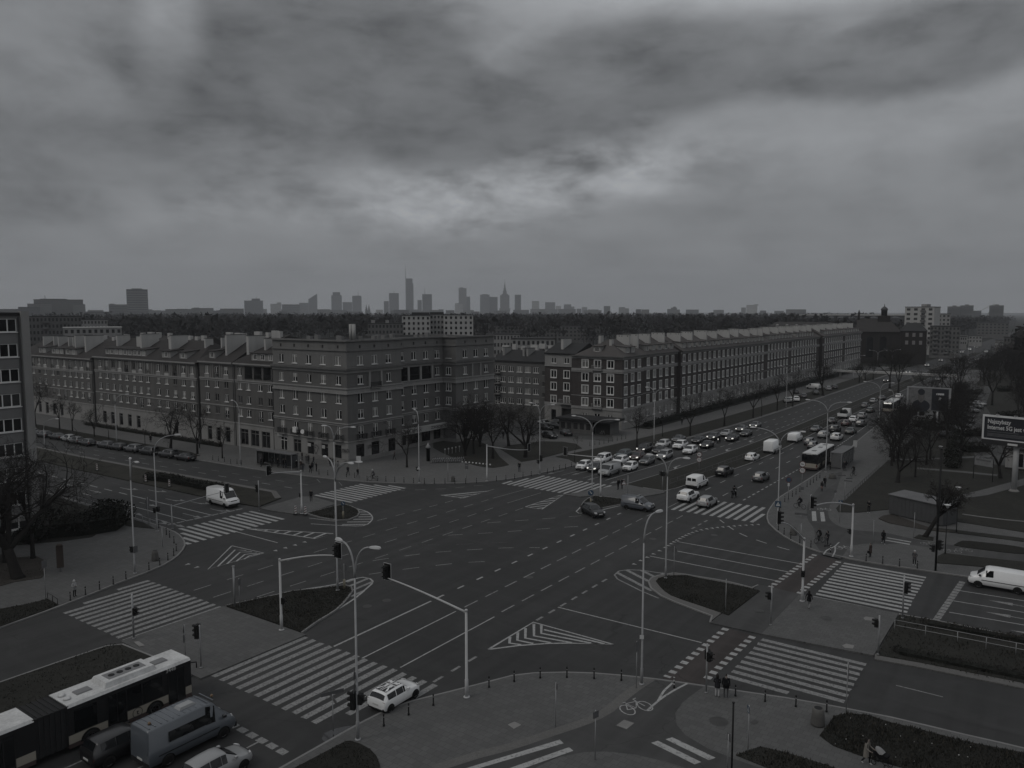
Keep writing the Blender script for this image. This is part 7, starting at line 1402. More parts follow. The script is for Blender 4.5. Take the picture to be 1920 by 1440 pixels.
sign(*px('K',1633,850),px('K',0,525)[1],'small crossing sign over the lower planted bed',[(.25,'q',.42,215,'sign_blue','cross')]);sign(*px('K',1492,985),px('K',0,725)[1],'dark narrow sign near the black park lamp',[(.2,(.3,.5),1,60,'sign_back',None)]);sign(*px('L',688,582),px('L',0,228)[1],'tall narrow sign at the end of the lower right zebra',[(.35,'d',.6,8,'sign_back',None),(.95,'q',.5,8,'sign_back',None)])
sign(*px('I',1285,218),px('E',0,1186)[1],'priority diamond and crossing signs on the near refuge',[(.35,'d',.72,225,'sign_face','prio'),(1.05,'q',.6,225,'sign_blue','cross')]);sign(*px('E',318,1015),px('E',0,745)[1],'thin sign post at the left corner rail',[(.3,(.5,.7),1,10,'sign_back',None)])
sign(*px('G',1120,855),px('G',0,645)[1],'sign post beside the double lamp of the right island',[(.35,'o',.65,80,'sign_back',None)]);sign(*px('G',1478,1103),px('G',0,870)[1],'sign post on the lower rim of the right island',[(.3,'o',.6,20,'sign_back',None)]);sign(*px('G',545,358),px('G',0,255)[1],'blue keep-right arrow sign with yellow base on the far island',[(.35,'o',.8,-60,'sign_blue','arrow')],base='sign_yellow');sign(*px('F',604,450),px('F',0,330)[1],'blue arrow sign with yellow base on the left island',[(.3,'o',.6,-30,'sign_blue','arrow')],base='sign_yellow');sign(*px('F',612,937),px('F',0,765)[1],'round sign with yellow base behind the triple lamp',[(.38,'o',.8,100,'sign_back',None)],base='sign_yellow')
sign(*px('a',1850,775),px('b',0,795)[1],'no-overtaking and seventy signs in the boulevard median',[(.4,'o',.85,-75,'sign_face','over'),(1.3,'o',.85,-75,'sign_face','70')]);sign(*px('b',1795,1345),px('b',0,925)[1],'no-overtaking and seventy signs in front of the stopped bus',[(.4,'o',.9,-75,'sign_face','over'),(1.35,'o',.9,-75,'sign_face','70')]);sign(*px('m',572,458),px('m',0,105)[1],'round no-stopping sign with arrow plate on the bus kerb',[(.4,'o',.85,-70,'sign_blue','nostop'),(1.1,(.25,.45),1,-70,'sign_face',None)])
sign(*px('m',765,380),px('m',0,240)[1],'small square sign behind the boy on the bicycle',[(.25,'q',.45,-60,'sign_back',None)]);sign(*px('m',1220,468),px('m',0,285)[1],'thin sign post at the lawn edge',[(.2,'o',.4,-60,'sign_back',None)]);sign(*px('m',1287,738),px('m',0,425)[1],'small crossing sign on the cycle path island',[(.25,'q',.5,-60,'sign_blue','cross')]);sign(*px('e',108,1150),px('e',0,868)[1],'thin post with narrow plate behind the woman in brown',[(.2,(.2,.4),1,10,'sign_back',None)])
fp_=sign(*px('m',1355,400),px('m',0,165)[1],'fingerpost with three direction arms at the lawn corner',[]);[plate(fp_,zz,(1.1,.16),1,fa,'sign_back',None,(dx_,0))for zz,fa,dx_ in((3.3,-60,-.5),(3.0,-40,.5),(2.6,-80,.4))]
sign(*px('a',808,1165),px('a',0,880)[1],'warning triangle sign on the far refuge',[(.4,'t',.8,-60,'sign_red','warn')]);sign(*px('f',1260,770),px('f',0,640)[1],'back of a triangle sign before the corner house',[(.3,'t',.8,100,'sign_back',None)]);sign(*px('f',1575,880),px('f',0,555)[1],'white tram-stop style sign on the far corner kerb',[(.35,'q',.75,-60,'sign_face',None)]);sign(*px('g',1440,1065),px('g',0,790)[1],'fingerpost cluster on the far corner paving',[(.3,(.6,.3),1,-60,'sign_back',None),(.8,(.5,.5),1,-60,'sign_back',None)])
sign(*px('n',580,1385),px('n',0,975)[1],'back of a give-way triangle on the left railing',[(.35,'t',.9,180,'sign_back',None),(1.1,(.5,.7),1,180,'sign_back',None)]);sign(*px('E',1660,1060),px('E',0,865)[1],'tall plate sign on the near island edge',[(.35,(.35,.6),1,20,'sign_back',None)],.03);plain_post(440,1137,1062,'grey post at the tip of the near refuge',.09,'galv')
plate(LAMPS['near'],4.2,'d',.75,215,'sign_face','prio',(-.08,-.08));plate(LAMPS['near'],3.45,'q',.55,215,'sign_blue','cross',(-.08,-.08));plate(LAMPS['l10'],2.6,'q',.75,-65,'sign_blue','cross',(0,-.1));plate(LAMPS['l13'],2.4,'t',.6,-60,'sign_face',None,(0,-.1));plate(LAMPS['l5'],2.6,(.5,.7),1,10,'sign_back',None,(.25,0));plate(LAMPS['mid'],3.6,(.3,.3),1,-60,'sign_face',None,(0,-.1))
def hazard(k,x,y,label):
 p=Q(k,x,y,.14);o=empty('hazard_marker',(p.x,p.y,.14),R_(-60)+R_(90));tag(o,label,'marker','striped hazard markers');MB().box(-.14,.14,-.02,.02,.12,1.15).obj('board','sign_face',o);MB().box(-.3,.3,-.2,.2,0,.12).obj('foot','post_black',o)
 for i in range(3):z0=.22+i*.32;MB().add([(-.14,-.0215,z0),(.14,-.0215,z0+.14),(.14,-.0215,z0+.28),(-.14,-.0215,z0+.14)],[(0,1,2,3)]).obj('stripe','sign_red',o)
for i,(k,x,y,lb)in enumerate((('f',698,1362,'striped hazard marker left of the refuge mast'),('f',832,1370,'striped hazard marker right of the refuge mast'),('n',868,835,'striped hazard marker at the hedge front'),('n',540,765,'striped hazard marker at the hedge end'),('A',672,1190,'striped hazard marker farthest along the left median'))):hazard(k,x,y,lb)
def bin_(k,x,y,label,r=.32,h=.85):
 p=Q(k,x,y,KH);o=empty('litter_bin',(p.x,p.y,KH));tag(o,label,'litter bin','concrete litter bins');MB().lathe([(r*1.02,0),(r*1.08,.12),(r*.92,h*.75),(r*.8,h)],14).obj('body','bin_concrete',o);MB().lathe([(r*.62,h+.002),(r*.62,h+.01)],14).obj('opening','post_black',o)
bin_('E',1075,742,'concrete litter bin on the left corner',.36,1.1);bin_('L',492,660,'tapered concrete litter bin by the lower right bed',.42,1.15);bin_('g',1250,1055,'litter bin on the far corner kerb');bin_('m',645,905,'litter bin behind the right mast arm',.4,.9);bin_('m',1185,125,'round planter bin near the bus stop',.55,.8)
def railing(name,label,pts,h,step,mats='galv',rails=(1.0,),r=.025,z=KH,group=None):
 o=empty(name,(pts[0][0],pts[0][1],z));tag(o,label,'fence',group);ox,oy=pts[0];pl=[(x-ox,y-oy)for x,y in pts];tot=0
 for i in range(len(pl)-1):
  a,b=Vector(pl[i]),Vector(pl[i+1]);L=(b-a).length;n=max(1,round(L/step))
  for k in range(n+(1 if i==len(pl)-2 else 0)):q=a.lerp(b,k/n);MB().tube([(0,0,0),(0,0,h)],r,5).obj('post',mats,o,(q.x,q.y,0))
 for f in rails:MB().tube([(x,y,h*f)for x,y in pl],r*.8,5).obj('rail',mats,o)
 return o
railing('railing','low metal railing along the left street kerb',Q2('E',[(500,326),(640,366),(780,408),(940,458),(1090,512)],KH),.75,2.0,'galv',(1.0,),.035);railing('railing','short low railing at the left corner bed',Q2('E',[(330,1000),(365,1020),(400,1045)],KH),.5,1.2,'post_black',(1.0,),.03)
railing('wire_fence','low wire fence along the right median',[(-10.6,70.6),(-6,70.9),(0,71.2),(14,71.6)],1.0,2.4,'galv',(1.0,.55),.03);railing('wire_fence','long mesh fence along the boulevard median',[(-48.6,110),(-47.6,122),(-46.6,140),(-46.4,170),(-46.6,250),(-46.6,330)],1.25,2.5,'sign_back',(1.0,.5),.03)
railing('railing','low railing between the bus stop path and the lawn',Q2('D',[(915,1178),(860,1232),(800,1285),(740,1342),(680,1398)],KH),.6,1.8,'post_black',(1.0,),.03);railing('railing','low bar fence at the far park parking row',Q2('d',[(880,715),(960,660),(1040,610),(1110,575)],KH),1.0,.9,'post_black',(1.0,.3),.03);railing('railing','small railing at the foot of the billboard',Q2('e',[(1660,340),(1760,365),(1850,385)],KH),.8,1.5,'post_black')
for k,x,y,an,lb in(('m',752,662,12,'dark name board standing on the right pavement'),('J',535,705,-25,'dark street name boards on the puddle corner post')):
 p=Q(k,x,y,KH);o=empty('street_name_sign',(p.x,p.y,KH),R_(an));tag(o,lb,'sign');MB().box(-.8,.8,-.015,.015,2.1 if k=='J' else .25,2.38 if k=='J' else .55).obj('board','sign_back',o);MB().tube([(-.0,0,0),(0,0,2.5 if k=='J' else .3)],.03,6).obj('post','galv',o)
 if k=='J':MB().box(-.03,.0,-.75,.75,2.45,2.7).obj('board','sign_back',o)
p=Q('E',420,820,KH);o=empty('information_pillar',(p.x,p.y,KH),R_(60));tag(o,'slim brown information pillar on the left pavement','pillar');MB().box(-.32,.32,-.09,.09,.45,2.75).obj('panel','brown_sign',o);MB().box(-.1,.1,-.07,.07,0,.45).obj('foot','sign_back',o);MB().lathe([(.0,2.75),(.32,2.75),(.2,2.95)],12).obj('cap','brown_sign',o)
def shelter(p,rz,L,label,glassy=True,D=1.7,H=2.5,solid=False):
 o=empty('bus_shelter',(p[0],p[1],KH),rz);tag(o,label,'bus shelter','bus shelters');MB().box(-L/2,L/2,-D/2,D/2,H,H+.16).obj('roof','shed_roof',o);n=max(2,round(L/1.6))
 for i in range(n+1):x=-L/2+.06+(L-.12)*i/n;MB().box(x-.045,x+.045,D/2-.14,D/2-.05,0,H).obj('post','galv',o)
 for i in range(n):x=-L/2+.06+(L-.12)*i/n;MB().box(x+.06,x+(L-.12)/n-.06,D/2-.10,D/2-.085,.2,H-.15).obj('glass_panel','shelter_glass',o)
 for sx_ in(-1,1):MB().box(sx_*(L/2-.05)-.02,sx_*(L/2-.05)+.02,-D/2+.2,D/2-.15,.2,H-.15).obj('glass_panel','shelter_glass' if not solid else 'shed_roof',o);MB().box(sx_*(L/2-.05)-.04,sx_*(L/2-.05)+.04,-D/2+.1,-D/2+.18,0,H).obj('post','galv',o)
 b=MB().box(-L*.3,L*.3,D/2-.55,D/2-.2,.42,.48);b.obj('bench','frame_dark',o);return o
p=Q('f',400,715,KH);shelter((p.x-.5,p.y+1.0),R_(3),9.0,'long bus shelter in front of the corner house');MB().box(-.6,.6,-.12,.12,.25,2.1)
o=empty('advert_panel',(Q('f',215,680,KH).x,Q('f',215,680,KH).y,KH),R_(10));tag(o,'dark poster panel at the left end of the bus shelter','poster');MB().box(-.65,.65,-.12,.12,.3,2.3).obj('case','post_black',o);MB().add([(-.5,-.123,.5),(.5,-.123,.5),(.5,-.123,2.1),(-.5,-.123,2.1)],[(0,1,2,3)]).obj('poster',M('poster_dark',(.05,.048,.05),.4,.7,1.2,3),o)
pa,pb=Q('c',690,1325,KH),Q('c',860,1215,KH);shelter(((pa.x+pb.x)/2-.6,(pa.y+pb.y)/2),math.atan2(pb.y-pa.y,pb.x-pa.x)+R_(180),(pb-pa).length,'grey bus shelter with pale end wall beside the stopped bus',D=2.0,H=2.6,solid=True)
sign(*px('c',905,1100),px('c',0,925)[1],'white bus stop flag panel past the shelter',[(.7,(.7,1.3),1,-60,'sign_face',None)],.04)
c0=Q('a',405,262,KH);kz=empty('kiosk',(c0.x,c0.y,KH),R_(2));tag(kz,'low flat-roofed kiosk with windows before the brick corner house','kiosk')
kw=MB();kw.box(-9.0,-.5,0,5.5,0,2.9);kw.box(-.5,3.2,1.2,5.5,0,2.9);kw.obj('wall','plaster_mid',kz);MB().box(-9.6,4.4,-.8,6.0,2.9,3.35).obj('roof','metal_dark',kz);MB().box(-.49,-.44,.1,1.2,.1,2.6).obj('door','glass_dark',kz);MB().box(-.3,3.1,1.17,1.2,.1,2.6).obj('shutter','frame_dark',kz)
for i in range(5):wn_=MB().box(-8.6+i*1.6,-7.3+i*1.6,-.05,.0,.8,2.4).obj('window','frame_dull',kz);MB().box(-8.5+i*1.6,-7.4+i*1.6,-.07,-.052,.9,2.3).obj('pane','glass_mid',wn_)
c0,c1=Q('e',300,790,KH),Q('e',945,945,KH);shd=empty('metal_shed',(c0.x,c0.y,KH),math.atan2(c1.y-c0.y,c1.x-c0.x));tag(shd,'low grey metal shed behind the leaning tree','shed');Ls=(c1-c0).length;hs=top_h(c0,px('e',0,560)[1])-KH
n_=int(Ls/.55);[MB().box(Ls*i/n_+.012,Ls*(i+1)/n_-.012,-.03,.0,.12,hs-.02).obj('panel','shed_grey',shd)for i in range(n_)];MB().box(0,Ls,.0,3.2,.1,hs-.02).obj('body','shed_grey',shd);MB().hexa([(-.15,-.2,hs),(Ls+.15,-.2,hs),(Ls+.15,3.4,hs),(-.15,3.4,hs),(-.15,-.2,hs+.1),(Ls+.15,-.2,hs+.1),(Ls+.15,3.4,hs+.25),(-.15,3.4,hs+.25)]).obj('roof','shed_roof',shd);[MB().box(Ls*i/6,Ls*i/6+.25,.2,.6,0,.12).obj('block','concrete',shd)for i in range(6)]
M('poster_navy',(.022,.024,.030),.45,.15,.4,3);M('poster_white',(.55,.55,.545),.5,.05);M('poster_grey',(.13,.13,.132),.5,.35,.5,2.0)
pp_=P(1901,922,KH);bb=empty('billboard',(pp_.x,pp_.y,KH));tag(bb,'large dark billboard advertising fast internet on a thick pole','billboard')
hb=top_h(pp_,830)-KH;tl=PY(1838,781,pp_.y-.2);zt_=top_h(pp_,783)-KH
ang=R_(-14);W_,Hb=12.0,3.4;M('board_white',(.62,.62,.62),.5,.05)
MB().tube([(0,0,0),(0,0,hb+2)],.38,14).obj('pole','galv_light',bb);MB().lathe([(.7,0),(.7,.15),(.45,.4)],14).obj('base','concrete',bb)
def bbp(x,y,z):c,s=math.cos(ang),math.sin(ang);return(x*c-y*s,x*s+y*c,z)
x0=-4.4;zb0=hb+.2
def bbox(nm,xa,xb,ya,yb,za,zb_,m,par=bb):return MB().hexa([bbp(xa,ya,za),bbp(xb,ya,za),bbp(xb,yb,za),bbp(xa,yb,za),bbp(xa,ya,zb_),bbp(xb,ya,zb_),bbp(xb,yb,zb_),bbp(xa,yb,zb_)]).obj(nm,m,par)
bbox('panel',x0,x0+W_,-.62,-.5,zb0,zb0+Hb,'poster_navy');bbox('box',x0+.2,x0+W_-.2,-.499,.5,zb0+.1,zb0+Hb-.1,'metal_dark');bbox('catwalk',x0,x0+W_,-1.0,-.3,zb0-.75,zb0-.05,'metal_dark')
for xa,xb,za,zb_ in((x0-.12,x0+W_+.12,zb0+Hb,zb0+Hb+.28),(x0-.12,x0+W_+.12,zb0-.03,zb0+.12),(x0-.12,x0+.12,zb0+.12,zb0+Hb)):bbox('frame',xa,xb,-.72,-.45,za,zb_,'board_white')
for i in range(4):xx=x0+1.8+i*2.4;MB().tube([bbp(xx,-.6,zb0+Hb+.2),bbp(xx,-1.2,zb0+Hb+.5),bbp(xx+.5,-1.3,zb0+Hb+.5)],.04,5).obj('floodlight','galv_light',bb)
for tx,xx,zz,sz,fm in(('Najszybszy',.55,2.45,.88,'poster_white'),('Internet 5G jest w Plus',.55,1.55,.88,'poster_white')):t_=text_obj('lettering',tx,sz,fm,bb,bbp(x0+xx,-.63,zb0+zz),(R_(90),0,ang),sx=.8,ext=.004,bold=.02)
for i,(zz,wv)in enumerate(((1.15,4.2),(.85,6.4),(.68,6.4),(.5,6.0))):MB().hexa([bbp(x0+.55,-.632,zb0+zz),bbp(x0+.55+wv,-.632,zb0+zz),bbp(x0+.55+wv,-.625,zb0+zz),bbp(x0+.55,-.625,zb0+zz),bbp(x0+.55,-.632,zb0+zz+.07),bbp(x0+.55+wv,-.632,zb0+zz+.07),bbp(x0+.55+wv,-.625,zb0+zz+.07),bbp(x0+.55,-.625,zb0+zz+.07)]).obj('small_print','poster_grey',bb)
bbox('name_plate',x0+3.5,x0+4.8,-1.03,-1.005,zb0-.6,zb0-.3,'sign_face')
b2p=PD(1740,760,205);b2=empty('billboard',(b2p.x,b2p.y,KH),R_(-2));tag(b2,'grey portrait billboard above the park bushes','billboard');z2a,z2b=PD(1740,770,205).z-KH,PD(1740,728,205).z-KH;W2=8.8
MB().box(-W2/2,W2/2,0,.4,z2a,z2b).obj('panel','poster_grey',b2);[MB().box(s_*W2/2-.18,s_*W2/2+.18,-.08,.42,z2a-.1,z2b+.2).obj('frame','galv',b2)for s_ in(-1,1)];MB().box(-W2/2,W2/2,-.06,.41,z2b,z2b+.22).obj('frame','galv',b2);MB().tube([(-2,.2,0),(-2,.2,z2a)],.2,8).obj('leg','galv',b2);MB().tube([(2,.2,0),(2,.2,z2a)],.2,8).obj('leg','galv',b2)
hz=(z2b-z2a);cxp=-1.5
def blob(nm,cx_,cz_,rx_,rz_,m,y_):MB().add([(cx_+rx_*math.cos(6.283*k/22),y_,cz_+rz_*math.sin(6.283*k/22))for k in range(22)],[range(22)]).obj(nm,m,b2)
MB().add([(-W2/2+.3,-.004,z2a+.2),(.6,-.004,z2a+.2),(.6,-.004,z2b-.1),(-W2/2+.3,-.004,z2b-.1)],[(0,1,2,3)]).obj('print',M('print_pale',(.15,.15,.152),.5,.4,.6,2.5),b2);blob('print',cxp,z2a+hz*.2,1.9,hz*.28,'poster_navy',-.008);blob('print',cxp,z2a+hz*.62,.72,hz*.27,M('print_face',(.115,.11,.108),.5,.3,2,6),-.012);blob('print',cxp,z2a+hz*.82,.74,hz*.14,'poster_navy',-.016);MB().add([(.7,-.005,z2a+.2),(W2/2-.3,-.005,z2a+.2),(W2/2-.3,-.005,z2b-.1),(.7,-.005,z2b-.1)],[(0,1,2,3)]).obj('print','poster_navy',b2);MB().box(1.6,3.2,-.012,-.006,z2a+hz*.72,z2a+hz*.8).obj('print','poster_white',b2);MB().add([(2.1,-.012,z2a+hz*.5),(2.5,-.012,z2a+hz*.5),(2.7,-.012,z2a+hz*.6),(2.3,-.012,z2a+hz*.63)],[(0,1,2,3)]).obj('print','poster_white',b2)
q0,q1=Q('e',1310,370,KH),Q('e',1540,415,KH);bn=empty('banner',(q0.x,q0.y,KH),math.atan2(q1.y-q0.y,q1.x-q0.x));tag(bn,'pale banner strung between two black posts in the park','banner');Lb=(q1-q0).length;ht=top_h(q0,px('e',0,105)[1])-KH;hb2=top_h(q0,px('e',0,195)[1])-KH
[MB().tube([(x_,0,0),(x_,0,ht+.1)],.05,6).obj('post','post_black',bn)for x_ in(0,Lb)];MB().box(.08,Lb-.08,-.02,.02,hb2,ht).obj('sheet',M('banner_grey',(.20,.202,.205),.6,.2,1,4),bn);MB().box(.3,Lb-.4,-.025,-.021,ht-.45,ht-.2).obj('print','sign_back',bn)
q0=Q('e',1690,255,KH);pv=empty('pavilion',(q0.x,q0.y,KH),R_(-8));tag(pv,'low white pavilion behind the billboard pole','pavilion');MB().box(0,14,0,8,.4,3.6).obj('wall','plaster_light',pv);MB().box(-.3,14.3,-.3,8.3,3.6,3.8).obj('roof','roof_felt',pv);MB().box(0,14,-.02,8,0,.4).obj('plinth','frame_dark',pv)
for i in range(5):MB().box(1.2+i*2.3,2.6+i*2.3,-.04,-.005,.7,2.9).obj('window','glass_dark',pv)
fbp=empty('footbridge',(0,0,0));tag(fbp,'grey concrete footbridge across the far boulevard','footbridge');yb=335.0;zf=PY(1620,697,yb).z;xa_,xb_=PY(1560,695,yb).x,PY(1800,700,yb).x
MB().box(xa_,xb_,yb,yb+3,zf-.5,zf+.25).obj('deck','plaster_white',fbp);rl=MB();rl.box(xa_,xb_,yb-.04,yb,zf+1.2,zf+1.28);[rl.box(xa_+i*1.5,xa_+i*1.5+.05,yb-.04,yb,zf+.25,zf+1.2)for i in range(int((xb_-xa_)/1.5))];rl.obj('railing','galv',fbp)
for xp in(xa_+3,-66,-48.2,-31,xb_-6):MB().box(xp-.3,xp+.3,yb+.8,yb+2.2,0,zf-.501).obj('pier','concrete',fbp)
MB().hexa([(xa_-8,yb-1,0),(xa_-6.5,yb-1,0),(xa_-6.5,yb+1,0),(xa_-8,yb+1,0),(xa_-.6,yb+.2,zf-.4),(xa_-.01,yb+.2,zf-.4),(xa_-.01,yb+2.4,zf-.2),(xa_-.6,yb+2.4,zf-.2)]).obj('stairs','concrete',fbp)
p=Q('g',908,772,KH);o=empty('poster_column',(p.x,p.y,KH));tag(o,'black poster column beside the rental bicycles','poster column');MB().lathe([(.34,0),(.34,2.2),(.42,2.24),(.42,2.4)],14).obj('drum','post_black',o);MB().lathe([(.42,2.41),(.5,2.6),(.15,3.1),(.05,3.4)],14).obj('cap','galv',o)
# ================================================================== BICYCLES, MOTORCYCLES, PEOPLE
def ring_tube(mb,c,r,t,n=20,mi=0,ax='y'):
 mb.tube([(c[0]+r*math.cos(6.28319*k/n),c[1],c[2]+r*math.sin(6.28319*k/n))for k in range(n+1)],t,5,mi,False)
M('bike_frame',(.03,.03,.032),.4,0);M('bike_silver',(.40,.40,.405),.4,0)
def bike_parts(fm):
 fr=MB();A,B_,C_,D_,E_=(-.52,0,.34),(.02,0,.30),(-.14,0,.82),(.40,0,.86),(.54,0,.34)
 for a,b in((A,B_),(A,C_),(B_,C_),(B_,D_),(C_,D_),(D_,E_),(C_,(-.17,0,.95)),(D_,(.36,0,1.02))):fr.tube([a,b],.022,6)
 sd=MB().hexa([(-.30,-.05,.95),(-.04,-.03,.95),(-.04,.03,.95),(-.30,.05,.95),(-.30,-.08,1.0),(-.04,-.03,.99),(-.04,.03,.99),(-.30,.08,1.0)]);hb=MB().tube([(.28,-.30,1.04),(.38,-.12,1.05),(.38,.12,1.05),(.28,.30,1.04)],.016,6);pd=MB().tube([(.02,-.16,.24),(.02,-.10,.24),(.02,.10,.36),(.02,.16,.36)],.02,5)
 w=MB();ring_tube(w,(0,0,0),.32,.022);sp=MB();[sp.tube([(0,0,0),(.31*math.cos(k*.785),0,.31*math.sin(k*.785))],.005,3,0,False)for k in range(8)]
 return[('frame',fr.mesh('frame',fm)),('saddle',sd.mesh('saddle','post_black')),('handlebar',hb.mesh('handlebar','post_black')),('pedals',pd.mesh('pedals','post_black'))],w.mesh('wheel','tyre'),sp.mesh('spokes','bike_silver')
BK={m:bike_parts(m)for m in('bike_frame','bike_silver')}
def bicycle(x,y,rz,label,group=None,m='bike_frame',z=KH,lean=0.0):
 o=empty('bicycle',(x,y,z),rz);o.rotation_euler=(lean,0,rz);tag(o,label,'bicycle',group);pr,w,s=BK[m]
 for nm,me in pr:link(nm,me,o)
 for xx in(-.52,.54):q=link('wheel',w,o);q.location=(xx,0,.34);link('spokes',s,q)
 return o
for i in range(13):p=Q('g',985+i*29+(40 if i>4 else 0),800-(i%2)*4-i*.8,KH);bicycle(p.x,p.y,R_(72)+random.uniform(-.08,.08),'%s silver rental bicycle from the poster column in the docking row'%ORD[i],'rental bicycles in the docking row','bike_silver')
p=Q('a',510,262,KH);bicycle(p.x,p.y,R_(10),'bicycle leaning at the kiosk corner',None,'bike_silver')
for i in range(5):p=Q('g',1140+i*50,690-i*10,KH);o=empty('bicycle_stand',(p.x,p.y,KH),R_(70));tag(o,'%s thin white stand post behind the rental bicycles'%ORD[i],'stand','stand posts behind the rental bicycles');MB().tube([(0,0,0),(0,0,1.1)],.035,6).obj('post','galv_light',o);MB().box(-.12,.12,-.05,.05,1.0,1.25).obj('head','sign_face',o)
for i in range(9):p=Q('g',1380+i*48,790+i*5,KH);o=empty('marker_stone',(p.x,p.y,KH));tag(o,'%s small white marker stone along the far lawn edge'%ORD[i],'stone','white stones along the far lawn edge');MB().lathe([(.16,0),(.15,.16),(.08,.26)],8).obj('stone','sign_face',o)
SKIN,TOP_,LEG_,SHOE,HAIR=range(5)
M('skin',(.19,.158,.14),.6,.05);M('hair_dark',(.012,.010,.009),.8,.1)
def body_mesh(pose):
 J=dict(pel=(0,0,.95),wai=(0,0,1.08),che=(.01,0,1.30),nec=(.01,0,1.49),hea=(.02,0,1.60),crn=(.02,0,1.74),nos=(.11,0,1.635))
 for s,n in((1,'l'),(-1,'r')):
  J.update({n+'sh':(.0,s*.19,1.42),n+'el':(-.02,s*.24,1.14),n+'wr':(.06,s*.24,.90),n+'ha':(.08,s*.235,.82),n+'hi':(0,s*.10,.92),n+'kn':(.01,s*.11,.50),n+'an':(-.02,s*.11,.09),n+'to':(.15,s*.12,.04)})
 J.update(pose);B=[('pel','wai'),('wai','che'),('che','nec'),('nec','hea'),('hea','crn'),('hea','nos')]
 for n in 'lr':B+=[('che',n+'sh'),(n+'sh',n+'el'),(n+'el',n+'wr'),(n+'wr',n+'ha'),('pel',n+'hi'),(n+'hi',n+'kn'),(n+'kn',n+'an'),(n+'an',n+'to')]
 Rr=dict(pel=(.155,.12),wai=(.135,.105),che=(.165,.125),nec=(.055,.055),hea=(.078,.09),crn=(.062,.07),nos=(.015,.015),sh=(.068,.068),el=(.048,.048),wr=(.034,.034),ha=(.034,.042),hi=(.105,.10),kn=(.062,.062),an=(.046,.046),to=(.034,.03))
 names=list(J);me=bpy.data.meshes.new('skel');me.from_pydata([J[k]for k in names],[(names.index(a),names.index(b))for a,b in B],[]);ob=bpy.data.objects.new('skel',me);COL.objects.link(ob)
 md=ob.modifiers.new('s','SKIN');md.use_smooth_shade=True;sv=me.skin_vertices[0].data
 for i,k in enumerate(names):kk=k if k in Rr else k[1:];sv[i].radius=Rr[kk];sv[i].use_root=(k=='pel')
 sb=ob.modifiers.new('u','SUBSURF');sb.levels=1
 dg=bpy.context.evaluated_depsgraph_get();dg.update();out=bpy.data.meshes.new_from_object(ob.evaluated_get(dg));bpy.data.objects.remove(ob)
 bm=bmesh.new();bm.from_mesh(out)
 for n,s in(('l',1),('r',-1)):
  w,h=Vector(J[n+'wr']),Vector(J[n+'ha']);d=(h-w).normalized();side=d.cross(Vector((0,s,0)));side=side.normalized()if side.length>.1 else Vector((1,0,0));nrm=d.cross(side).normalized()
  for i,(off,ln)in enumerate(((-.028,.075),(-.01,.085),(.009,.08),(.027,.062),(.04,.055))):
   a=h+side*off+(d*.01 if i<4 else-d*.03);dd=d if i<4 else(d+side*.9).normalized();pts=[a,a+dd*ln*.55,a+dd*ln*.9-nrm*ln*.25*s];ring_=[]
   for q,r in zip(pts,(.010,.009,.006)):ring_.append([bm.verts.new(q+side*r*cx_+nrm*r*cy_)for cx_,cy_ in((1,0),(0,1),(-1,0),(0,-1))])
   for k in range(2):
    for m in range(4):bm.faces.new([ring_[k][m],ring_[k][(m+1)%4],ring_[k+1][(m+1)%4],ring_[k+1][m]])
   bm.faces.new(ring_[2])
 bm.to_mesh(out);bm.free()
 segs=[(Vector(J[a]),Vector(J[b]),a,b)for a,b in B]
 def which(p):
  best,bn=1e9,None
  for a,b,na,nb in segs:
   ab=b-a;t=max(0,min(1,(p-a).dot(ab)/max(ab.length_squared,1e-9)));dd=(p-(a+ab*t)).length-(.06 if na in('pel','wai','che')else 0)
   if dd<best:best,bn=dd,(na,nb)
  return bn
 mi=[]
 for f in out.polygons:
  a,b=which(f.center);
  if b in('crn','nos','hea')or(a=='che' and b=='nec' and f.center.z>J['nec'][2]-.03):mi.append(HAIR if(b=='crn' and(f.center.z>J['crn'][2]-.06 or f.center.x<J['hea'][0]-.01))or(b=='hea' and f.center.x<J['hea'][0]-.03)else SKIN)
  elif b[1:]=='ha':mi.append(SKIN)
  elif b[1:]in('kn','an','hi'):mi.append(LEG_ if f.center.z<J['pel'][2]-.06 or b[1:]!='hi' else TOP_)
  elif b[1:]=='to':mi.append(SHOE)
  else:mi.append(TOP_)
 out.materials.clear();[out.materials.append(MATS[m])for m in('skin','paint_black','paint_black','post_black','hair_dark')]
 out.polygons.foreach_set('material_index',mi);out.polygons.foreach_set('use_smooth',[True]*len(mi));out.update();out.name='body';return out
walk=dict(lkn=(.20,.11,.52),lan=(.26,.11,.12),lto=(.43,.12,.08),rkn=(.02,-.11,.50),ran=(-.27,-.11,.16),rto=(-.13,-.12,.05),lel=(-.14,.25,1.17),lwr=(-.18,.25,.92),lha=(-.17,.245,.84),rel=(.06,-.25,1.15),rwr=(.22,-.22,.95),rha=(.27,-.21,.88))
stand2=dict(lel=(-.03,.27,1.16),lwr=(.14,.14,1.05),lha=(.19,.08,1.07),rel=(-.03,-.27,1.16),rwr=(.15,-.12,1.12),rha=(.20,-.06,1.14))
push=dict(che=(.05,0,1.30),nec=(.07,0,1.48),hea=(.10,0,1.59),crn=(.11,0,1.73),nos=(.19,0,1.62),lel=(.10,.25,1.14),lwr=(.34,.22,1.05),lha=(.42,.21,1.04),rel=(.10,-.25,1.14),rwr=(.34,-.22,1.05),rha=(.42,-.21,1.04),lkn=(.16,.11,.52),lan=(.18,.11,.10),lto=(.35,.12,.05),rkn=(.0,-.11,.50),ran=(-.24,-.11,.15),rto=(-.11,-.12,.05),lsh=(.05,.19,1.42),rsh=(.05,-.19,1.42))
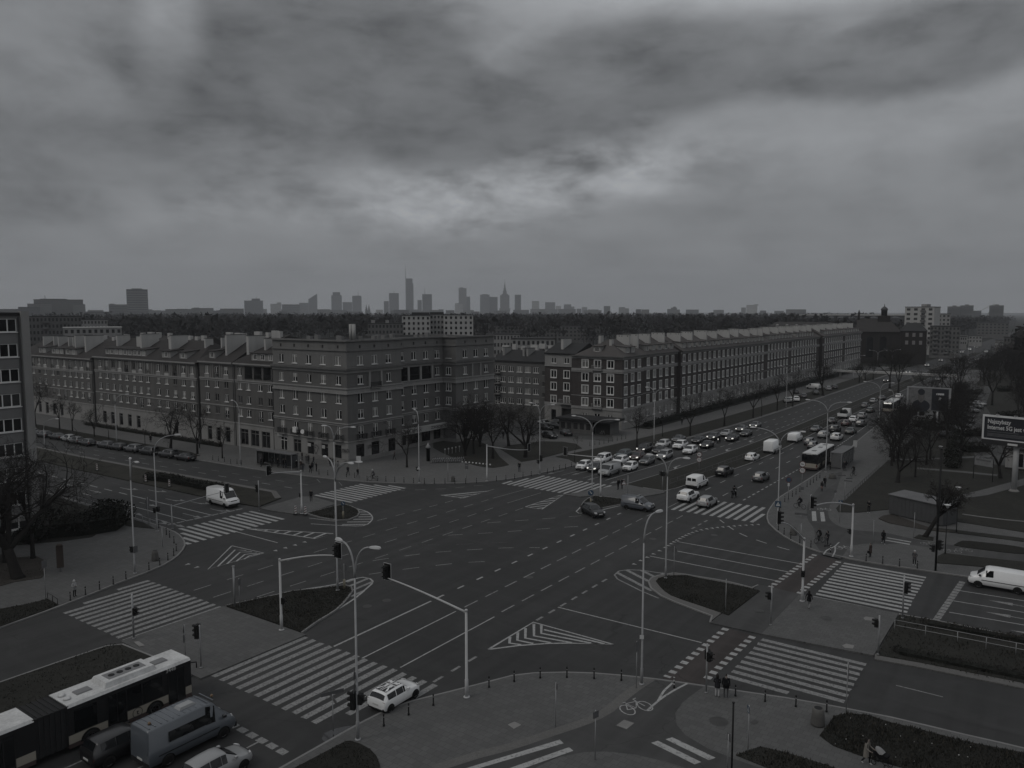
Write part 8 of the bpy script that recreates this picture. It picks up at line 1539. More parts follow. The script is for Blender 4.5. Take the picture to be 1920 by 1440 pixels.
ride=dict(pel=(-.16,0,1.06),wai=(-.10,0,1.20),che=(.02,0,1.40),nec=(.08,0,1.58),hea=(.13,0,1.68),crn=(.14,0,1.82),nos=(.22,0,1.70),lsh=(.05,.19,1.50),rsh=(.05,-.19,1.50),lel=(.16,.27,1.25),lwr=(.30,.28,1.10),lha=(.36,.28,1.07),rel=(.16,-.27,1.25),rwr=(.30,-.28,1.10),rha=(.36,-.28,1.07),lhi=(-.13,.10,1.02),lkn=(.22,.12,.86),lan=(.08,.12,.46),lto=(.24,.12,.40),rhi=(-.13,-.10,1.02),rkn=(.16,-.12,.66),ran=(.0,-.12,.30),rto=(.16,-.12,.25))
motor=dict(ride,pel=(-.20,0,.92),wai=(-.15,0,1.06),che=(-.02,0,1.28),nec=(.04,0,1.46),hea=(.09,0,1.56),crn=(.10,0,1.70),nos=(.18,0,1.58),lsh=(.0,.2,1.38),rsh=(.0,-.2,1.38),lhi=(-.17,.12,.88),rhi=(-.17,-.12,.88),lkn=(.2,.2,.78),rkn=(.2,-.2,.78),lan=(.0,.2,.38),ran=(.0,-.2,.38),lto=(.16,.2,.32),rto=(.16,-.2,.32))
BODY={'stand':body_mesh({}),'hold':body_mesh(stand2),'walk':body_mesh(walk),'push':body_mesh(push),'ride':body_mesh(ride),'motor':body_mesh(motor)}
CLO={}
for nm,c in(('black',(.010,.010,.011)),('dark',(.022,.022,.025)),('grey',(.07,.07,.073)),('light',(.22,.22,.22)),('white',(.42,.42,.42)),('beige',(.20,.185,.165)),('brown',(.055,.040,.036)),('navy',(.016,.019,.028)),('pink',(.17,.115,.11)),('jeans',(.04,.045,.055))):CLO[nm]=M('cloth_'+nm,c,.9,.12,3,14,spec=.15)
def coat_mesh(z0,z1,r0,r1):
 m=MB();n=14
 for i in range(5):
  t=i/4;z=z1+(z0-z1)*t;r=r1+(r0-r1)*t
  for k in range(n):a=6.283*k/n;m.v.append((r*.72*math.cos(a),r*math.sin(a),z))
 for i in range(4):
  for k in range(n):m.f.append([i*n+k,(i+1)*n+k,(i+1)*n+(k+1)%n,i*n+(k+1)%n]);m.m.append(0);m.sm.append(True)
 return m.mesh('coat_skirt','cloth_black')
COAT={'long':coat_mesh(.52,1.12,.23,.185),'short':coat_mesh(.74,1.12,.215,.185),'skirt':coat_mesh(.55,.98,.20,.16)}
HOOD=MB().lathe([(.06,1.46),(.115,1.52),(.125,1.62),(.105,1.72),(.04,1.785)],12).mesh('hood','cloth_white');HAIRL=MB().lathe([(.10,1.42),(.115,1.55),(.105,1.68),(.05,1.765)],10).mesh('hair','hair_dark');PACK=MB().hexa([(-.30,-.15,1.02),(-.14,-.15,1.02),(-.14,.15,1.02),(-.30,.15,1.02),(-.26,-.13,1.46),(-.12,-.13,1.46),(-.12,.13,1.46),(-.26,.13,1.46)]).mesh('backpack','cloth_black');BAG=MB().hexa([(-.1,.20,.52),(.22,.20,.52),(.22,.34,.52),(-.1,.34,.52),(-.06,.23,.80),(.18,.23,.80),(.18,.31,.80),(-.06,.31,.80)]).mesh('bag','cloth_black');HAT=MB().lathe([(.10,1.64),(.115,1.69),(.09,1.78),(.03,1.81)],12).mesh('hat','cloth_white');HELM=MB().lathe([(.11,0),(.125,.06),(.11,.16),(.05,.23)],12).mesh('helmet','cloth_black')
def person(x,y,ang,label,pose='stand',top='dark',legs='black',shoes='black',h=1.72,extra=(),z=KH,group=None,face=True):
 o=empty('person',(x,y,z),ang);tag(o,label,'person',group);s=h/1.79;o.scale=(s,s,s);b=link('body',BODY[pose],o)
 for i,m in((TOP_,CLO[top]),(LEG_,CLO[legs]),(SHOE,CLO[shoes])):b.material_slots[i].link='OBJECT';b.material_slots[i].material=m
 for e in extra:
  nm,mt=e if isinstance(e,tuple)else(e,None);me={'long':COAT['long'],'short':COAT['short'],'skirt':COAT['skirt'],'hood':HOOD,'hair':HAIRL,'pack':PACK,'bag':BAG,'hat':HAT}[nm];q=link({'long':'coat_skirt','short':'jacket_hem','skirt':'skirt','hood':'hood','hair':'long_hair','pack':'backpack','bag':'handbag','hat':'hat'}[nm],me,o)
  if mt:q.material_slots[0].link='OBJECT';q.material_slots[0].material=CLO[mt]
  if nm in('hood','hair','hat'):q.location=(.015 if nm!='hair' else-.012,0,0)
 return o
def per(k,x,y,deg,label,**kw):p=Q(k,x,y,KH);return person(p.x,p.y,R_(deg),label,**kw)
per('K',1420,468,95,'woman with long hair, dark jacket and white trousers waiting at the near zebra',pose='hold',top='dark',legs='white',h=1.68,extra=('hair',('short','dark')));per('K',1480,476,100,'man in dark jacket with backpack waiting at the near zebra',pose='stand',top='black',legs='grey',shoes='light',h=1.82,extra=('pack',('short','black')))
per('L',825,932,-15,'woman in a pale coat pushing a pram at the bottom right',pose='push',top='beige',legs='black',shoes='white',h=1.70,extra=('hair',('long','beige')))
per('o',1035,1247,20,'pedestrian in a white hooded jacket by the left bollards',pose='hold',top='white',legs='black',h=1.68,extra=('hood',('short','light')))
per('H',430,1075,80,'pedestrian in dark coat with pale trousers stepping onto the right zebra',pose='walk',top='black',legs='light',h=1.72,extra=('hair',('short','black')));per('H',855,720,160,'person in a long brown coat with a dark bag on the right corner',pose='stand',top='brown',legs='black',h=1.70,extra=('bag',('long','brown')));per('H',945,628,-70,'woman in dark coat walking over the path stripes',pose='walk',top='black',legs='black',shoes='white',h=1.70,extra=('hair',('long','black')));per('H',1160,776,-80,'person in dark jacket and pale cap by the right zebra bollard',pose='hold',top='grey',legs='black',shoes='white',h=1.66,extra=('hat',('short','grey')))
per('H',845,412,-100,'person in black standing at the lawn edge',pose='hold',top='black',legs='black',shoes='white',h=1.78);per('D',520,1335,-110,'woman in dark jacket with a pinkish skirt on the bus stop path',pose='stand',top='black',legs='black',h=1.62,extra=('hair',('skirt','pink')));per('D',541,1305,70,'man in grey jacket beside the woman with the pinkish skirt',pose='stand',top='grey',legs='black',h=1.78,extra=('pack',));per('D',578,1186,-150,'dark figure at the left end of the bus stop wall',pose='stand',top='black',legs='black');per('D',675,1190,-60,'person in dark coat standing below the shelter corner',pose='stand',top='dark',legs='black',extra=(('long','dark'),));per('D',688,1188,100,'person with a pale bag by the shelter corner',pose='hold',top='dark',legs='light',h=1.66,extra=('hair',))
per('F',382,333,-40,'man in black waiting on the left refuge',pose='stand',top='black',legs='black',h=1.78);per('G',735,252,170,'taller of the two pedestrians on the far refuge',pose='stand',top='black',legs='dark',h=1.80,extra=('pack',));per('G',762,246,150,'slimmer pedestrian behind the warning triangle on the far refuge',pose='hold',top='dark',legs='black',h=1.72);per('h',692,1217,-60,'man with a chest bag walking on the far corner',pose='stand',top='black',legs='jeans',h=1.80)
crowd=[(220,705,'stand','dark','person below the dark poster panel'),(370,705,'hold','dark','person alone inside the shelter middle'),(450,715,'walk','black','person bending near the shelter bench'),(525,720,'stand','black','first of two dark figures at the shelter right end'),(562,722,'hold','black','second of two dark figures at the shelter right end'),(710,745,'stand','black','person in black with a white cap right of the shelter'),(768,735,'hold','brown','person in brown beside the white-capped one'),(800,772,'walk','dark','person in front of the brown-clad one'),(900,795,'walk','black','person in black striding at the front of the crowd'),(930,762,'stand','dark','person behind the striding one'),(985,768,'stand','dark','person at the right side of the crowd'),(786,612,'stand','black','person on the shop steps'),(850,660,'hold','grey','person in grey at the back of the crowd'),(880,668,'stand','black','person in black at the back of the crowd'),(948,680,'walk','dark','person leaving the crowd by the wall'),(1175,692,'walk','dark','person walking along the shop windows'),(1225,700,'stand','black','person beside the shop entrance'),(1285,745,'stand','light','person in a pale jacket before the steps'),(1422,822,'walk','dark','person behind the thin bollards'),(1558,850,'walk','black','person in wide black coat near the kerb sign')]
for i,(x,y,po,tp,lb)in enumerate(crowd):per('f',x,y,random.choice((-60,30,120,-150,-20)),lb+' outside the corner house',pose=po,top=tp,legs=random.choice(('black','dark','jeans')),h=random.uniform(1.62,1.82),extra=((('hat','white'),)if 'cap' in lb else())+((('short',tp),)if i%3==0 else())+(('hair',)if i%4==1 else()),group='people waiting by the corner house')
per('g',443,757,200,'person walking past the corner house wing',pose='walk',top='brown',legs='black');per('n',610,217,0,'dark figure on the left street pavement',pose='stand',top='black',legs='black',extra=(('long','black'),));per('n',1285,300,90,'person near the shop doors on the left street',pose='stand',top='dark',legs='black');per('b',138,420,-90,'person walking the boulevard pavement by the hedge',pose='walk',top='black',legs='black',extra=(('hat','light'),));per('h',470,770,-60,'dark figure between the far lawn trees',pose='stand',top='black',legs='black')
def rider(k,x,y,deg,label,bl,top,legs,m='bike_frame',helmet=None,pack=False):
 p=Q(k,x,y,KH);bicycle(p.x,p.y,R_(deg),bl,None,m);o=person(p.x,p.y,R_(deg),label,'ride',top,legs,'black',1.79,('pack',)if pack else())
 if helmet:q=link('helmet',HELM,o);q.location=(.13,0,1.64);q.material_slots[0].link='OBJECT';q.material_slots[0].material=CLO[helmet]
rider('m',1010,1020,-120,'cyclist in black riding towards the cycle crossing','black bicycle ridden towards the cycle crossing','black','black');rider('m',735,545,172,'cyclist with backpack stopped sideways on the right pavement','bicycle standing sideways on the right pavement','dark','black',pack=True);rider('c',890,1420,-115,'cyclist in black on the bus stop path','bicycle on the bus stop path','black','black');rider('g',150,1040,-130,'cyclist in a white cap at the far zebra','bicycle at the far zebra kerb','grey','black',helmet='white')
p=Q('m',1120,1062,KH);person(p.x,p.y,R_(-115),'person in dark hood riding a kick scooter by the banded bollard','push','dark','dark','black',1.72,(('hood','dark'),),z=KH+.12)
sc_=empty('kick_scooter',(p.x,p.y,KH),R_(-115));tag(sc_,'black kick scooter under the hooded rider','scooter');MB().box(-.45,.4,-.08,.08,.09,.12).obj('deck','post_black',sc_);MB().tube([(.42,0,.12),(.36,0,1.08)],.022,6).obj('stem','post_black',sc_);MB().tube([(.36,-.25,1.1),(.36,.25,1.1)],.018,6).obj('handlebar','post_black',sc_)
for xx in(-.5,.48):w=MB();ring_tube(w,(0,0,0),.09,.03,14);o=w.obj('wheel','tyre',sc_,(xx,0,.12))
p=Q('L',935,945,KH);pr=empty('pram',(p.x,p.y,KH),R_(-15));tag(pr,'dark pram with pale hood pushed by the woman in the coat','pram')
MB().hexa([(-.35,-.2,.5),(.3,-.2,.5),(.3,.2,.5),(-.35,.2,.5),(-.42,-.24,.78),(.4,-.24,.78),(.4,.24,.78),(-.42,.24,.78)]).obj('carrycot','cloth_black',pr);hd_=MB()
for i in range(5):
 a=-.2+i*.42
 for k in range(7):b=math.pi*k/6;hd_.v.append((-.05+.36*math.cos(a+1.2)*math.sin(b)**.3,.25*math.cos(b),.76+.34*math.sin(a+.5)*math.sin(b)))
for i in range(4):
 for k in range(6):hd_.f.append([i*7+k,i*7+k+1,(i+1)*7+k+1,(i+1)*7+k]);hd_.m.append(0);hd_.sm.append(True)
hd_.obj('hood','cloth_light',pr);fm_=MB();fm_.tube([(-.85,-.2,1.04),(-.3,-.22,.6),(.35,-.22,.2)],.018,6);fm_.tube([(-.85,.2,1.04),(-.3,.22,.6),(.35,.22,.2)],.018,6);fm_.tube([(-.85,-.2,1.04),(-.85,.2,1.04)],.02,6);fm_.tube([(.2,-.22,.6),(-.35,-.22,.2)],.018,6);fm_.tube([(.2,.22,.6),(-.35,.22,.2)],.018,6);fm_.obj('frame','post_black',pr)
for xx,yy in((.38,-.24),(.38,.24),(-.38,-.24),(-.38,.24)):w=MB();ring_tube(w,(0,0,0),.14,.022,14);w.obj('wheel','tyre',pr,(xx,yy,.16))
def motorbike(k,x,y,deg,lb,lr,helmet='black',light=False):
 p=Q(k,x,y);o=empty('motorcycle',(p.x,p.y,0),R_(deg));tag(o,lb,'motorcycle','motorcycles in traffic');MB().hexa([(-.45,-.13,.45),(.45,-.13,.45),(.45,.13,.45),(-.45,.13,.45),(-.75,-.1,.82),(.45,-.16,.92),(.45,.16,.92),(-.75,.1,.82)]).obj('body','paint_black',o);MB().tube([(.72,-.08,.32),(.45,-.08,1.0)],.035,6).tube([(.72,.08,.32),(.45,.08,1.0)],.035,6).obj('fork','chrome',o);MB().tube([(.35,-.36,1.05),(.45,0,1.03),(.35,.36,1.05)],.02,6).obj('handlebar','post_black',o);MB().lathe([(.09,0),(.1,.06),(.02,.08)],10).obj('headlight','lamp_on' if light else 'lamp_glass',o,(.55,0,.9)).rotation_euler=(0,R_(90),0);MB().hexa([(-.85,-.2,.85),(-.5,-.2,.85),(-.5,.2,.85),(-.85,.2,.85),(-.85,-.18,1.12),(-.5,-.18,1.12),(-.5,.18,1.12),(-.85,.18,1.12)]).obj('top_box','plastic_black',o)
 for xx in(-.7,.74):w=MB();ring_tube(w,(0,0,0),.27,.06,18);w.obj('wheel','tyre',o,(xx,0,.33))
 q=person(p.x,p.y,R_(deg),lr,'motor','black','black','black',1.79,(),0);hh=link('helmet',HELM,q);hh.location=(.09,0,1.52);hh.scale=(1.15,1.15,1.15);hh.material_slots[0].link='OBJECT';hh.material_slots[0].material=CLO[helmet]
motorbike('b',858,1420,90,'black motorcycle driving away towards the bus','rider in black on the motorcycle driving away');motorbike('b',650,670,-88,'motorcycle with lit headlight between the queue lanes','rider in black in the queue between lanes','light',True)
rl_=random.Random(8)
lt_=MB()
for _ in range(20):
 while True:
  x_,y_=rl_.uniform(-13,0),rl_.uniform(44,56)
  if in_poly(x_,y_,bed1):break
 s_=rl_.uniform(.02,.05);lt_.add([(x_-s_,y_,.2),(x_,y_-s_,.2),(x_+s_,y_,.21),(x_,y_+s_,.22),(x_,y_,.2+s_)],[(0,1,4),(1,2,4),(2,3,4),(3,0,4)])
tag(lt_.obj('litter','sign_face'),'scattered pale litter on the lower right planted bed','litter',None,'stuff')
# ================================================================== FAR CITY
def c_tower(base,lines=0.0,sx=.3,sz=.3):
 def f(g):
  c=g.mix(g.mul(g.rng(g.noise(.02,3),.35,.65),.4),base,tuple(x*.75 for x in base))
  if lines:
   w=g.nt.nodes.new('ShaderNodeTexWave');w.bands_direction='Z';w.inputs['Scale'].default_value=sz;g.nt.links.new(g.pos,w.inputs['Vector']);c=g.mix(g.mul(w.outputs['Fac'],lines),c,tuple(x*.35 for x in base))
  return c
 return f
layered('tower_glass',c_tower((.13,.133,.137),.25,sz=.09),.35,.5);layered('tower_pale',c_tower((.23,.23,.228),.3,sz=.09),.8);layered('tower_dark',c_tower((.085,.086,.088),.2,sz=.09),.5);layered('tower_white',c_tower((.42,.42,.41),.25,sz=.09),.7);layered('tower_stone',c_tower((.17,.168,.163),.2,sz=.12),.85)
def far_box(name,label,u0,u1,vt,dist,m,group='skyline towers',extra=None,cat='tower',depth=None,vb=None):
 um=(u0+u1)/2;p=PD(um,585,dist);w=(u1-u0)/FPX*dist*.985;H=PD(um,vt,dist).z;d=depth or w*.8;rz=math.atan2(p.y,p.x)-R_(90)
 o=empty(name,(p.x,p.y,0),rz);tag(o,label,cat,group);MB().box(-w/2,w/2,0,d,0,H).obj('shaft',m,o);MB().box(-w/2-.01*w,w/2+.01*w,-.01*w,d,H,H+max(.6,.012*H)).obj('parapet','tower_dark' if m!='tower_dark' else 'tower_glass',o)
 k=dist/FPX
 if extra:
  for e in extra:
   if e[0]=='mast':MB().tube([(e[1]*w/2,d/2,H-1),(e[1]*w/2,d/2,H+e[2]*k)],[.55*k,.22*k],5).obj('mast','tower_dark',o)
   if e[0]=='top':MB().box(e[1]*w/2,e[2]*w/2,d*.1,d*.8,H,H+e[3]*k).obj('setback',e[4]if len(e)>4 else m,o)
   if e[0]=='slope':MB().hexa([(-w/2,0,H),(w/2,0,H),(w/2,d,H),(-w/2,d,H),(-w/2,0,H+e[1]*k),(w/2,0,H+e[2]*k),(w/2,d,H+e[2]*k),(-w/2,d,H+e[1]*k)]).obj('crown',m,o)
   if e[0]=='side':MB().box(e[1]*w/2,e[2]*w/2,d*.2,d,0,H-e[3]*k).obj('wing',e[4]if len(e)>4 else m,o)
   if e[0]=='fins':
    for i in range(e[1]):x=-w/2+w*(i+.5)/e[1];MB().box(x-.16*w/e[1],x+.16*w/e[1],-.02*w,0,0,H).obj('fin',e[2],o)
   if e[0]=='floors':
    for i in range(e[1]):z=H*(.08+.9*i/e[1]);MB().box(-w*.48,w*.48,-.03*w,-.001,z,z+H*.9/e[1]*.5).obj('floor_band',e[2],o)
 return o
D5=5000
far_box('tower','dark rounded tower far left with pale floor grid',242,275,543,2600,'tower_dark',extra=[('floors',12,'tower_pale'),('top',-.5,.5,2)]);far_box('tower','pale slab block left of the dark grid tower',208,238,571,2600,'tower_pale',extra=[('floors',8,'tower_dark'),('top',-.9,-.4,1.5)])
far_box('tower','broad dark glass block with small mast on the left skyline',460,492,564,3600,'tower_glass',extra=[('top',-.2,.7,4,'tower_dark'),('mast',.3,8)]);far_box('tower','bright white twin blocks low on the left skyline',508,527,570,4200,'tower_white',extra=[('side',.2,1.0,-3)]);far_box('tower','dark low office block beside the white twins',530,561,571,4000,'tower_dark',extra=[('floors',5,'tower_glass')]);far_box('tower','grey block left of the sail tower',562,578,568,D5,'tower_glass');far_box('tower','sail-shaped tower with slanted glass top',579,595,561,D5,'tower_glass',extra=[('slope',0,10)])
far_box('tower','stepped glass tower with dark crown',622,641,554,D5,'tower_glass',extra=[('top',-.7,.7,6,'tower_dark')]);far_box('tower','low grey wing right of the stepped tower',643,660,567,D5,'tower_glass');far_box('tower','curved-top tower with thin mast',661,678,556,D5,'tower_glass',extra=[('mast',.3,10),('top',-.9,.9,1.5)]);far_box('tower','dark slim block before the flat-topped tower',720,729,565,D5,'tower_dark')
far_box('tower','flat-topped grey tower left of the tallest one',730,748,550,D5,'tower_glass',extra=[('mast',0,5)]);far_box('tower','tallest tower of the skyline with long mast',761,774,523,D5,'tower_glass',extra=[('mast',-.92,25),('mast',1.15,-2),('side',.7,1.25,8)]);far_box('tower','small block right of the tallest tower',783,791,563,D5,'tower_glass');far_box('tower','dark twin-faced tower with short antenna',792,810,552,D5,'tower_dark',extra=[('mast',-.45,12),('side',-1,0,0,'tower_glass')])
far_box('tower','white low block before the curved tower',853,868,569,4300,'tower_white');far_box('tower','curved pale tower stepping down to the right',860,875,541,D5,'tower_pale',extra=[('side',.9,1.9,15,'tower_glass'),('top',-.7,.2,2)]);far_box('tower','wide hotel slab left of the spired palace',900,918,553,D5,'tower_glass',extra=[('top',-.6,.6,1.5),('side',1,2.7,3.5,'tower_dark')])
pal=far_box('palace_tower','stepped stone palace with a tall spire',938,955,555,D5,'tower_stone');kk=D5/FPX
for(w_,v0,v1)in((20,584,578),(12,555,551),(7,551,545),(4.5,545,540),(2.6,540,535)):z0,z1=PD(946,v0,D5).z,PD(946,v1,D5).z;MB().box(-w_/2*kk,w_/2*kk,12-w_*kk*.25,12+w_*kk*.25,max(0,z0),z1).obj('tier','tower_stone',pal)
MB().tube([(0,12,PD(946,535,D5).z),(0,12,PD(946,530,D5).z),(0,12,PD(946,523,D5).z)],[1.0*kk,.5*kk,.15*kk],6).obj('spire','tower_stone',pal)
for sx_ in(-1,1):MB().box(sx_*7.4*kk-1.2*kk,sx_*7.4*kk+1.2*kk,0,20,0,PD(946,553,D5).z).obj('corner_turret','tower_stone',pal)
for u0,u1,vt,dist,m,lb,ex in((965,977,553,D5,'tower_dark','dark slab right of the spired palace',None),(997,1011,565,4200,'tower_white','bright white-edged tower right of the dark slab',[('side',.2,1,0,'tower_pale')]),(1022,1041,567,D5,'tower_glass','grey block right of the white-edged tower',None),(1042,1052,574,D5,'tower_white','small white block on the skyline',None),(1057,1071,571,D5,'tower_glass','grey block with higher left half',None),(1066,1077,575,4600,'tower_pale','pale block in front of the two-part one',None),(1081,1090,579,D5,'tower_dark','low dark block among skyline gaps',None),(1091,1101,576,D5,'tower_pale','pale low block right of the low dark one',None),(1132,1144,574,4300,'tower_dark','lone dark block right of the city centre',None),(1160,1172,576,4300,'tower_pale','pale stepped block far right of the centre',[('side',.8,2.2,2)]),(1258,1269,577,4000,'tower_dark','small dark tower on the right skyline',[('top',-.3,.6,2)]),(1286,1294,581,4000,'tower_dark','tiny dark block on the right skyline',None),(1390,1398,577,3800,'tower_pale','slim pale block left of the white tower',None),(1400,1419,572,3800,'tower_white','white tower on the right skyline',[('top',.4,1.2,1.5)])):far_box('tower',lb,u0,u1,vt,dist,m,extra=ex)
for i,(u,hgt)in enumerate(((687,571),(692,571))):p=PD(u,585,4200);o=empty('church_spire',(p.x,p.y,0));tag(o,('left','right')[i]+' one of the twin dark church spires on the skyline','church','twin church spires');H=PD(u,hgt,4200).z;MB().box(-5,5,-5,5,0,H*.55).obj('tower','tower_dark',o);MB().lathe([(6,0),(.4,H*.45)],8,0,(0,0,H*.55)).obj('spire','tower_dark',o)
for u0,u1,vt,lb in((1779,1799,575,'left slab tower of three on the right skyline'),(1803,1822,573,'middle slab tower of three on the right skyline'),(1858,1878,573,'right slab tower of three on the right skyline')):far_box('tower',lb,u0,u1,vt,2100,'tower_pale','slab towers on the right',[('floors',14,'tower_dark'),('top',-.3,.3,2)])
far_box('tower','dark low block between the right slab towers',1826,1838,583,2600,'tower_dark')
cr=PD(1846,585,2600);o=empty('bridge_pylon',(cr.x,cr.y,0));tag(o,'pale cable-stayed pylon beside the right slab tower','bridge');MB().tube([(0,0,0),(22,0,50)],[2,1],5).obj('pylon','tower_white',o);MB().add([(22,0,48),(-50,0,8),(-52,0,8),(21,0,49)],[(0,1,2,3)]).obj('cables','tower_white',o)
rf=random.Random(21)
for i in range(70):
 u=rf.uniform(60,1500);w=rf.uniform(8,34);vt=rf.uniform(579.5,584.5);far_box('city_block','low pale building in the hazy line of far roofs',u,u+w,vt,rf.uniform(2600,4600),rf.choice(('tower_pale','tower_glass','tower_dark','tower_stone')),'low far roofs',None,'building')
for u0,u1,vt,dist,m,lb,ex in((76,146,562,1900,'tower_stone','big terraced complex on the left horizon',[('top',-.75,.35,1.6),('mast',-.55,8)]),(140,158,571,1880,'tower_pale','right step of the terraced complex',None),(58,92,570,1860,'tower_pale','left step of the terraced complex',None),(40,70,576,1840,'tower_glass','lowest left step of the terraced complex',None),(2,38,580,1900,'tower_stone','low block at the far left horizon edge',None),(315,370,580,2400,'tower_pale','long pale block left of the wood',None),(362,398,578,2500,'tower_pale','pale block with rooftop boxes left of the wood',[('top',-.8,-.3,1.2)]),(415,455,579,2700,'tower_stone','long low block before the glass block',None),(168,205,585,1500,'tower_pale','pale low houses left of the grid tower',None),(705,718,581,4000,'tower_white','tiny bright block near the twin spires',None)):far_box('city_block',lb,u0,u1,vt,dist,m,'far blocks on the left horizon',ex,'building')
def mid_house(label,u0,u1,vt,dist,m,nfl,ncol,name='apartment_block',fm='frame_dull',turn=0.0,depth=12,vb=None,roof='roof_felt',balc=(),dark=True,group=None,extra_top=None,w_frac=.5,glass_m='glass_mid'):
 um=(u0+u1)/2;p=PD(um,585,dist);w=(u1-u0)/FPX*dist;H=PD(um,vt,dist).z;rz=math.atan2(p.y,p.x)-R_(90)+turn;o=empty(name,(p.x,p.y,0),rz);tag(o,label,'building',group)
 MB().box(-w/2,w/2,0,depth,0,H).obj('wall',m,o);MB().box(-w/2-.2,w/2+.2,-.2,depth+.2,H,H+.35).obj('roof',roof,o);fh=H/nfl
 fh=min(fh,3.0)
 wm=MB().box(-w/ncol*w_frac/2,w/ncol*w_frac/2,-.05,-.005,0,fh*.5).mesh('window',glass_m)
 for r in range(int(H/fh)):
  z=H-(r+1)*fh+fh*.28
  if z<3 or r>7:continue
  for c in range(ncol):q=link('window',wm,o);q.location=(-w/2+w*(c+.5)/ncol,0,z)
 for c in balc:
  for r in range(min(8,int(H/fh))):MB().box(-1.4,1.4,-.9,-.06,0,.95).obj('balcony','plaster_mid',o,(-w/2+w*(c+.5)/ncol,0,H-(r+1)*fh+.1))
 if extra_top:
  for a,b,hh,mm in extra_top:MB().box(-w/2+w*a,-w/2+w*b,depth*.25,depth*.8,H+.35,H+.35+hh).obj('roof_house',mm,o)
 return o
layered('plaster_white2',c_render((.40,.395,.385),.2),.88)
mid_house('white modern apartment block rising behind the corner house',754,806,592,455,'plaster_white2',8,6,extra_top=[(.35,.98,1.6,'metal_dark')],w_frac=.42,glass_m='glass_dark');mid_house('white right wing of the modern block behind the corner house',832,887,591,458,'plaster_white2',8,6,w_frac=.42,glass_m='glass_dark');mid_house('recessed middle of the white modern block with glazed stair',806,832,590,462,'plaster_light',8,4,glass_m='glass_dark',extra_top=[(0,1,1.2,'metal_dark')])
mid_house('grey low house left of the white modern block',690,755,607,420,'plaster_mid',5,10,extra_top=[(.1,.2,1.5,'plaster_light'),(.5,.6,1.4,'plaster_light')]);mid_house('pale blocks right of the corner house roof',925,975,627,330,'plaster_light',4,8);mid_house('low pale terrace right of the corner house',960,1040,636,300,'plaster_light',4,9)
mid_house('four-storey grey apartment block behind the left block',40,136,594,430,'plaster_mid',7,18,balc=(3,8,13));mid_house('pale house at the wood edge on the left',155,195,600,520,'plaster_light',5,8);mid_house('long flat white roof behind the left block',130,215,615,380,'plaster_light',3,10,roof='plaster_white');mid_house('tan low terraces half hidden in the wood',890,1000,612,620,'plaster_mid',4,16);mid_house('second tan terrace half hidden in the wood',1010,1125,612,640,'plaster_mid',4,16)
mid_house('ten-storey pale block standing right of the church',1702,1746,576,560,'plaster_white',10,4,depth=18,turn=R_(-12),balc=(2,),extra_top=[(.5,.7,1.6,'plaster_light')]);mid_house('lower pale block right of the ten-storey block',1748,1778,589,640,'plaster_light',9,5);mid_house('grey five-storey house below the pale blocks',1752,1795,612,520,'plaster_mid',7,8,balc=(1,4));mid_house('far terrace right of the pale blocks',1842,1885,606,950,'plaster_mid',5,8)
rbk=random.Random(31)
for i,(u0,u1,vt,dist)in enumerate(((60,150,634,255),(150,235,632,262),(230,310,628,275),(300,380,631,262),(395,470,629,260),(455,520,626,240),(930,1000,652,232),(985,1050,649,240))):
 um=(u0+u1)/2;p=PD(um,585,dist);w=(u1-u0)/FPX*dist;H=PD(um,vt,dist).z;o=empty('backyard_house',(p.x,p.y,0),0.0);tag(o,'%s dark-roofed backyard house with white chimneys from the left'%ORD[i],'building','backyard houses');W_=w*1.2
 MB().box(-W_/2,W_/2,0,11,0,H-2.6).obj('wall','plaster_brown',o);rr=MB();gable_roof(rr,(-W_/2,0),DX,W_,11,H-2.6,H-.3,.4);rr.obj('roof','roof_tile',o)
 for k in range(4):x=-W_/2+W_*(k+rbk.uniform(.2,.8))/4;MB().box(x-rbk.uniform(.6,2.2),x+.6,3.2,4.2,H-2.2,H+rbk.uniform(-.1,.9)).obj('chimney','plaster_white',o)
ch=empty('brick_church',(0,0,0));tag(ch,'dark brick church with tiled roof and small cupola behind the right block','church');cp0,cp1=PD(1606,600,455),PD(1690,600,455);dv=(cp1-cp0);dv.z=0;Lc=dv.length;ch.location=(cp0.x,cp0.y,0);ch.rotation_euler=(0,0,math.atan2(dv.y,dv.x));zE,zR=PD(1650,622,455).z,PD(1650,598,455).z
MB().box(0,Lc,0,16,0,zE).obj('wall','brick_church',ch);rr=MB();gable_roof(rr,(0,0),DX,Lc,16,zE,zR,.6,0,6);rr.obj('roof','roof_tile',ch)
for i in range(2):x=Lc*(.32+.3*i);w_=MB();n_=10;w_.add([(x-1.6,-.06,3),(x+1.6,-.06,3)]+[(x+1.6*math.cos(math.pi*k/n_),-.06,zE-4+1.6*math.sin(math.pi*k/n_))for k in range(n_+1)],[range(n_+3)]);w_.obj('arched_window','glass_dark',ch)
MB().box(Lc*.62-3,Lc*.62+3,6,11,zE,zR+1.6).obj('tower_base','brick_church',ch);MB().lathe([(1.5,0),(1.5,3.0),(1.9,3.1),(1.4,4.2),(.3,5.0),(.08,6.4)],12,0,(Lc*.62,8.5,zR+1.6)).obj('cupola','tower_dark',ch)
MB().box(Lc*.02,Lc*.02+1,7,9,zR-.5,zR+2.5).obj('turret','brick_church',ch);MB().lathe([(.9,0),(.08,2.4)],8,0,(Lc*.02+.5,8,zR+2.5)).obj('turret_cap','tower_dark',ch)
cw=MB().box(Lc,Lc+12,-2,14,0,zE+.6);cw.obj('wing_wall','brick_church',ch);rr=MB();gable_roof(rr,(Lc,-2),DX,12,16,zE+.6,zR-2,.5,3,3);rr.obj('wing_roof','roof_felt',ch)
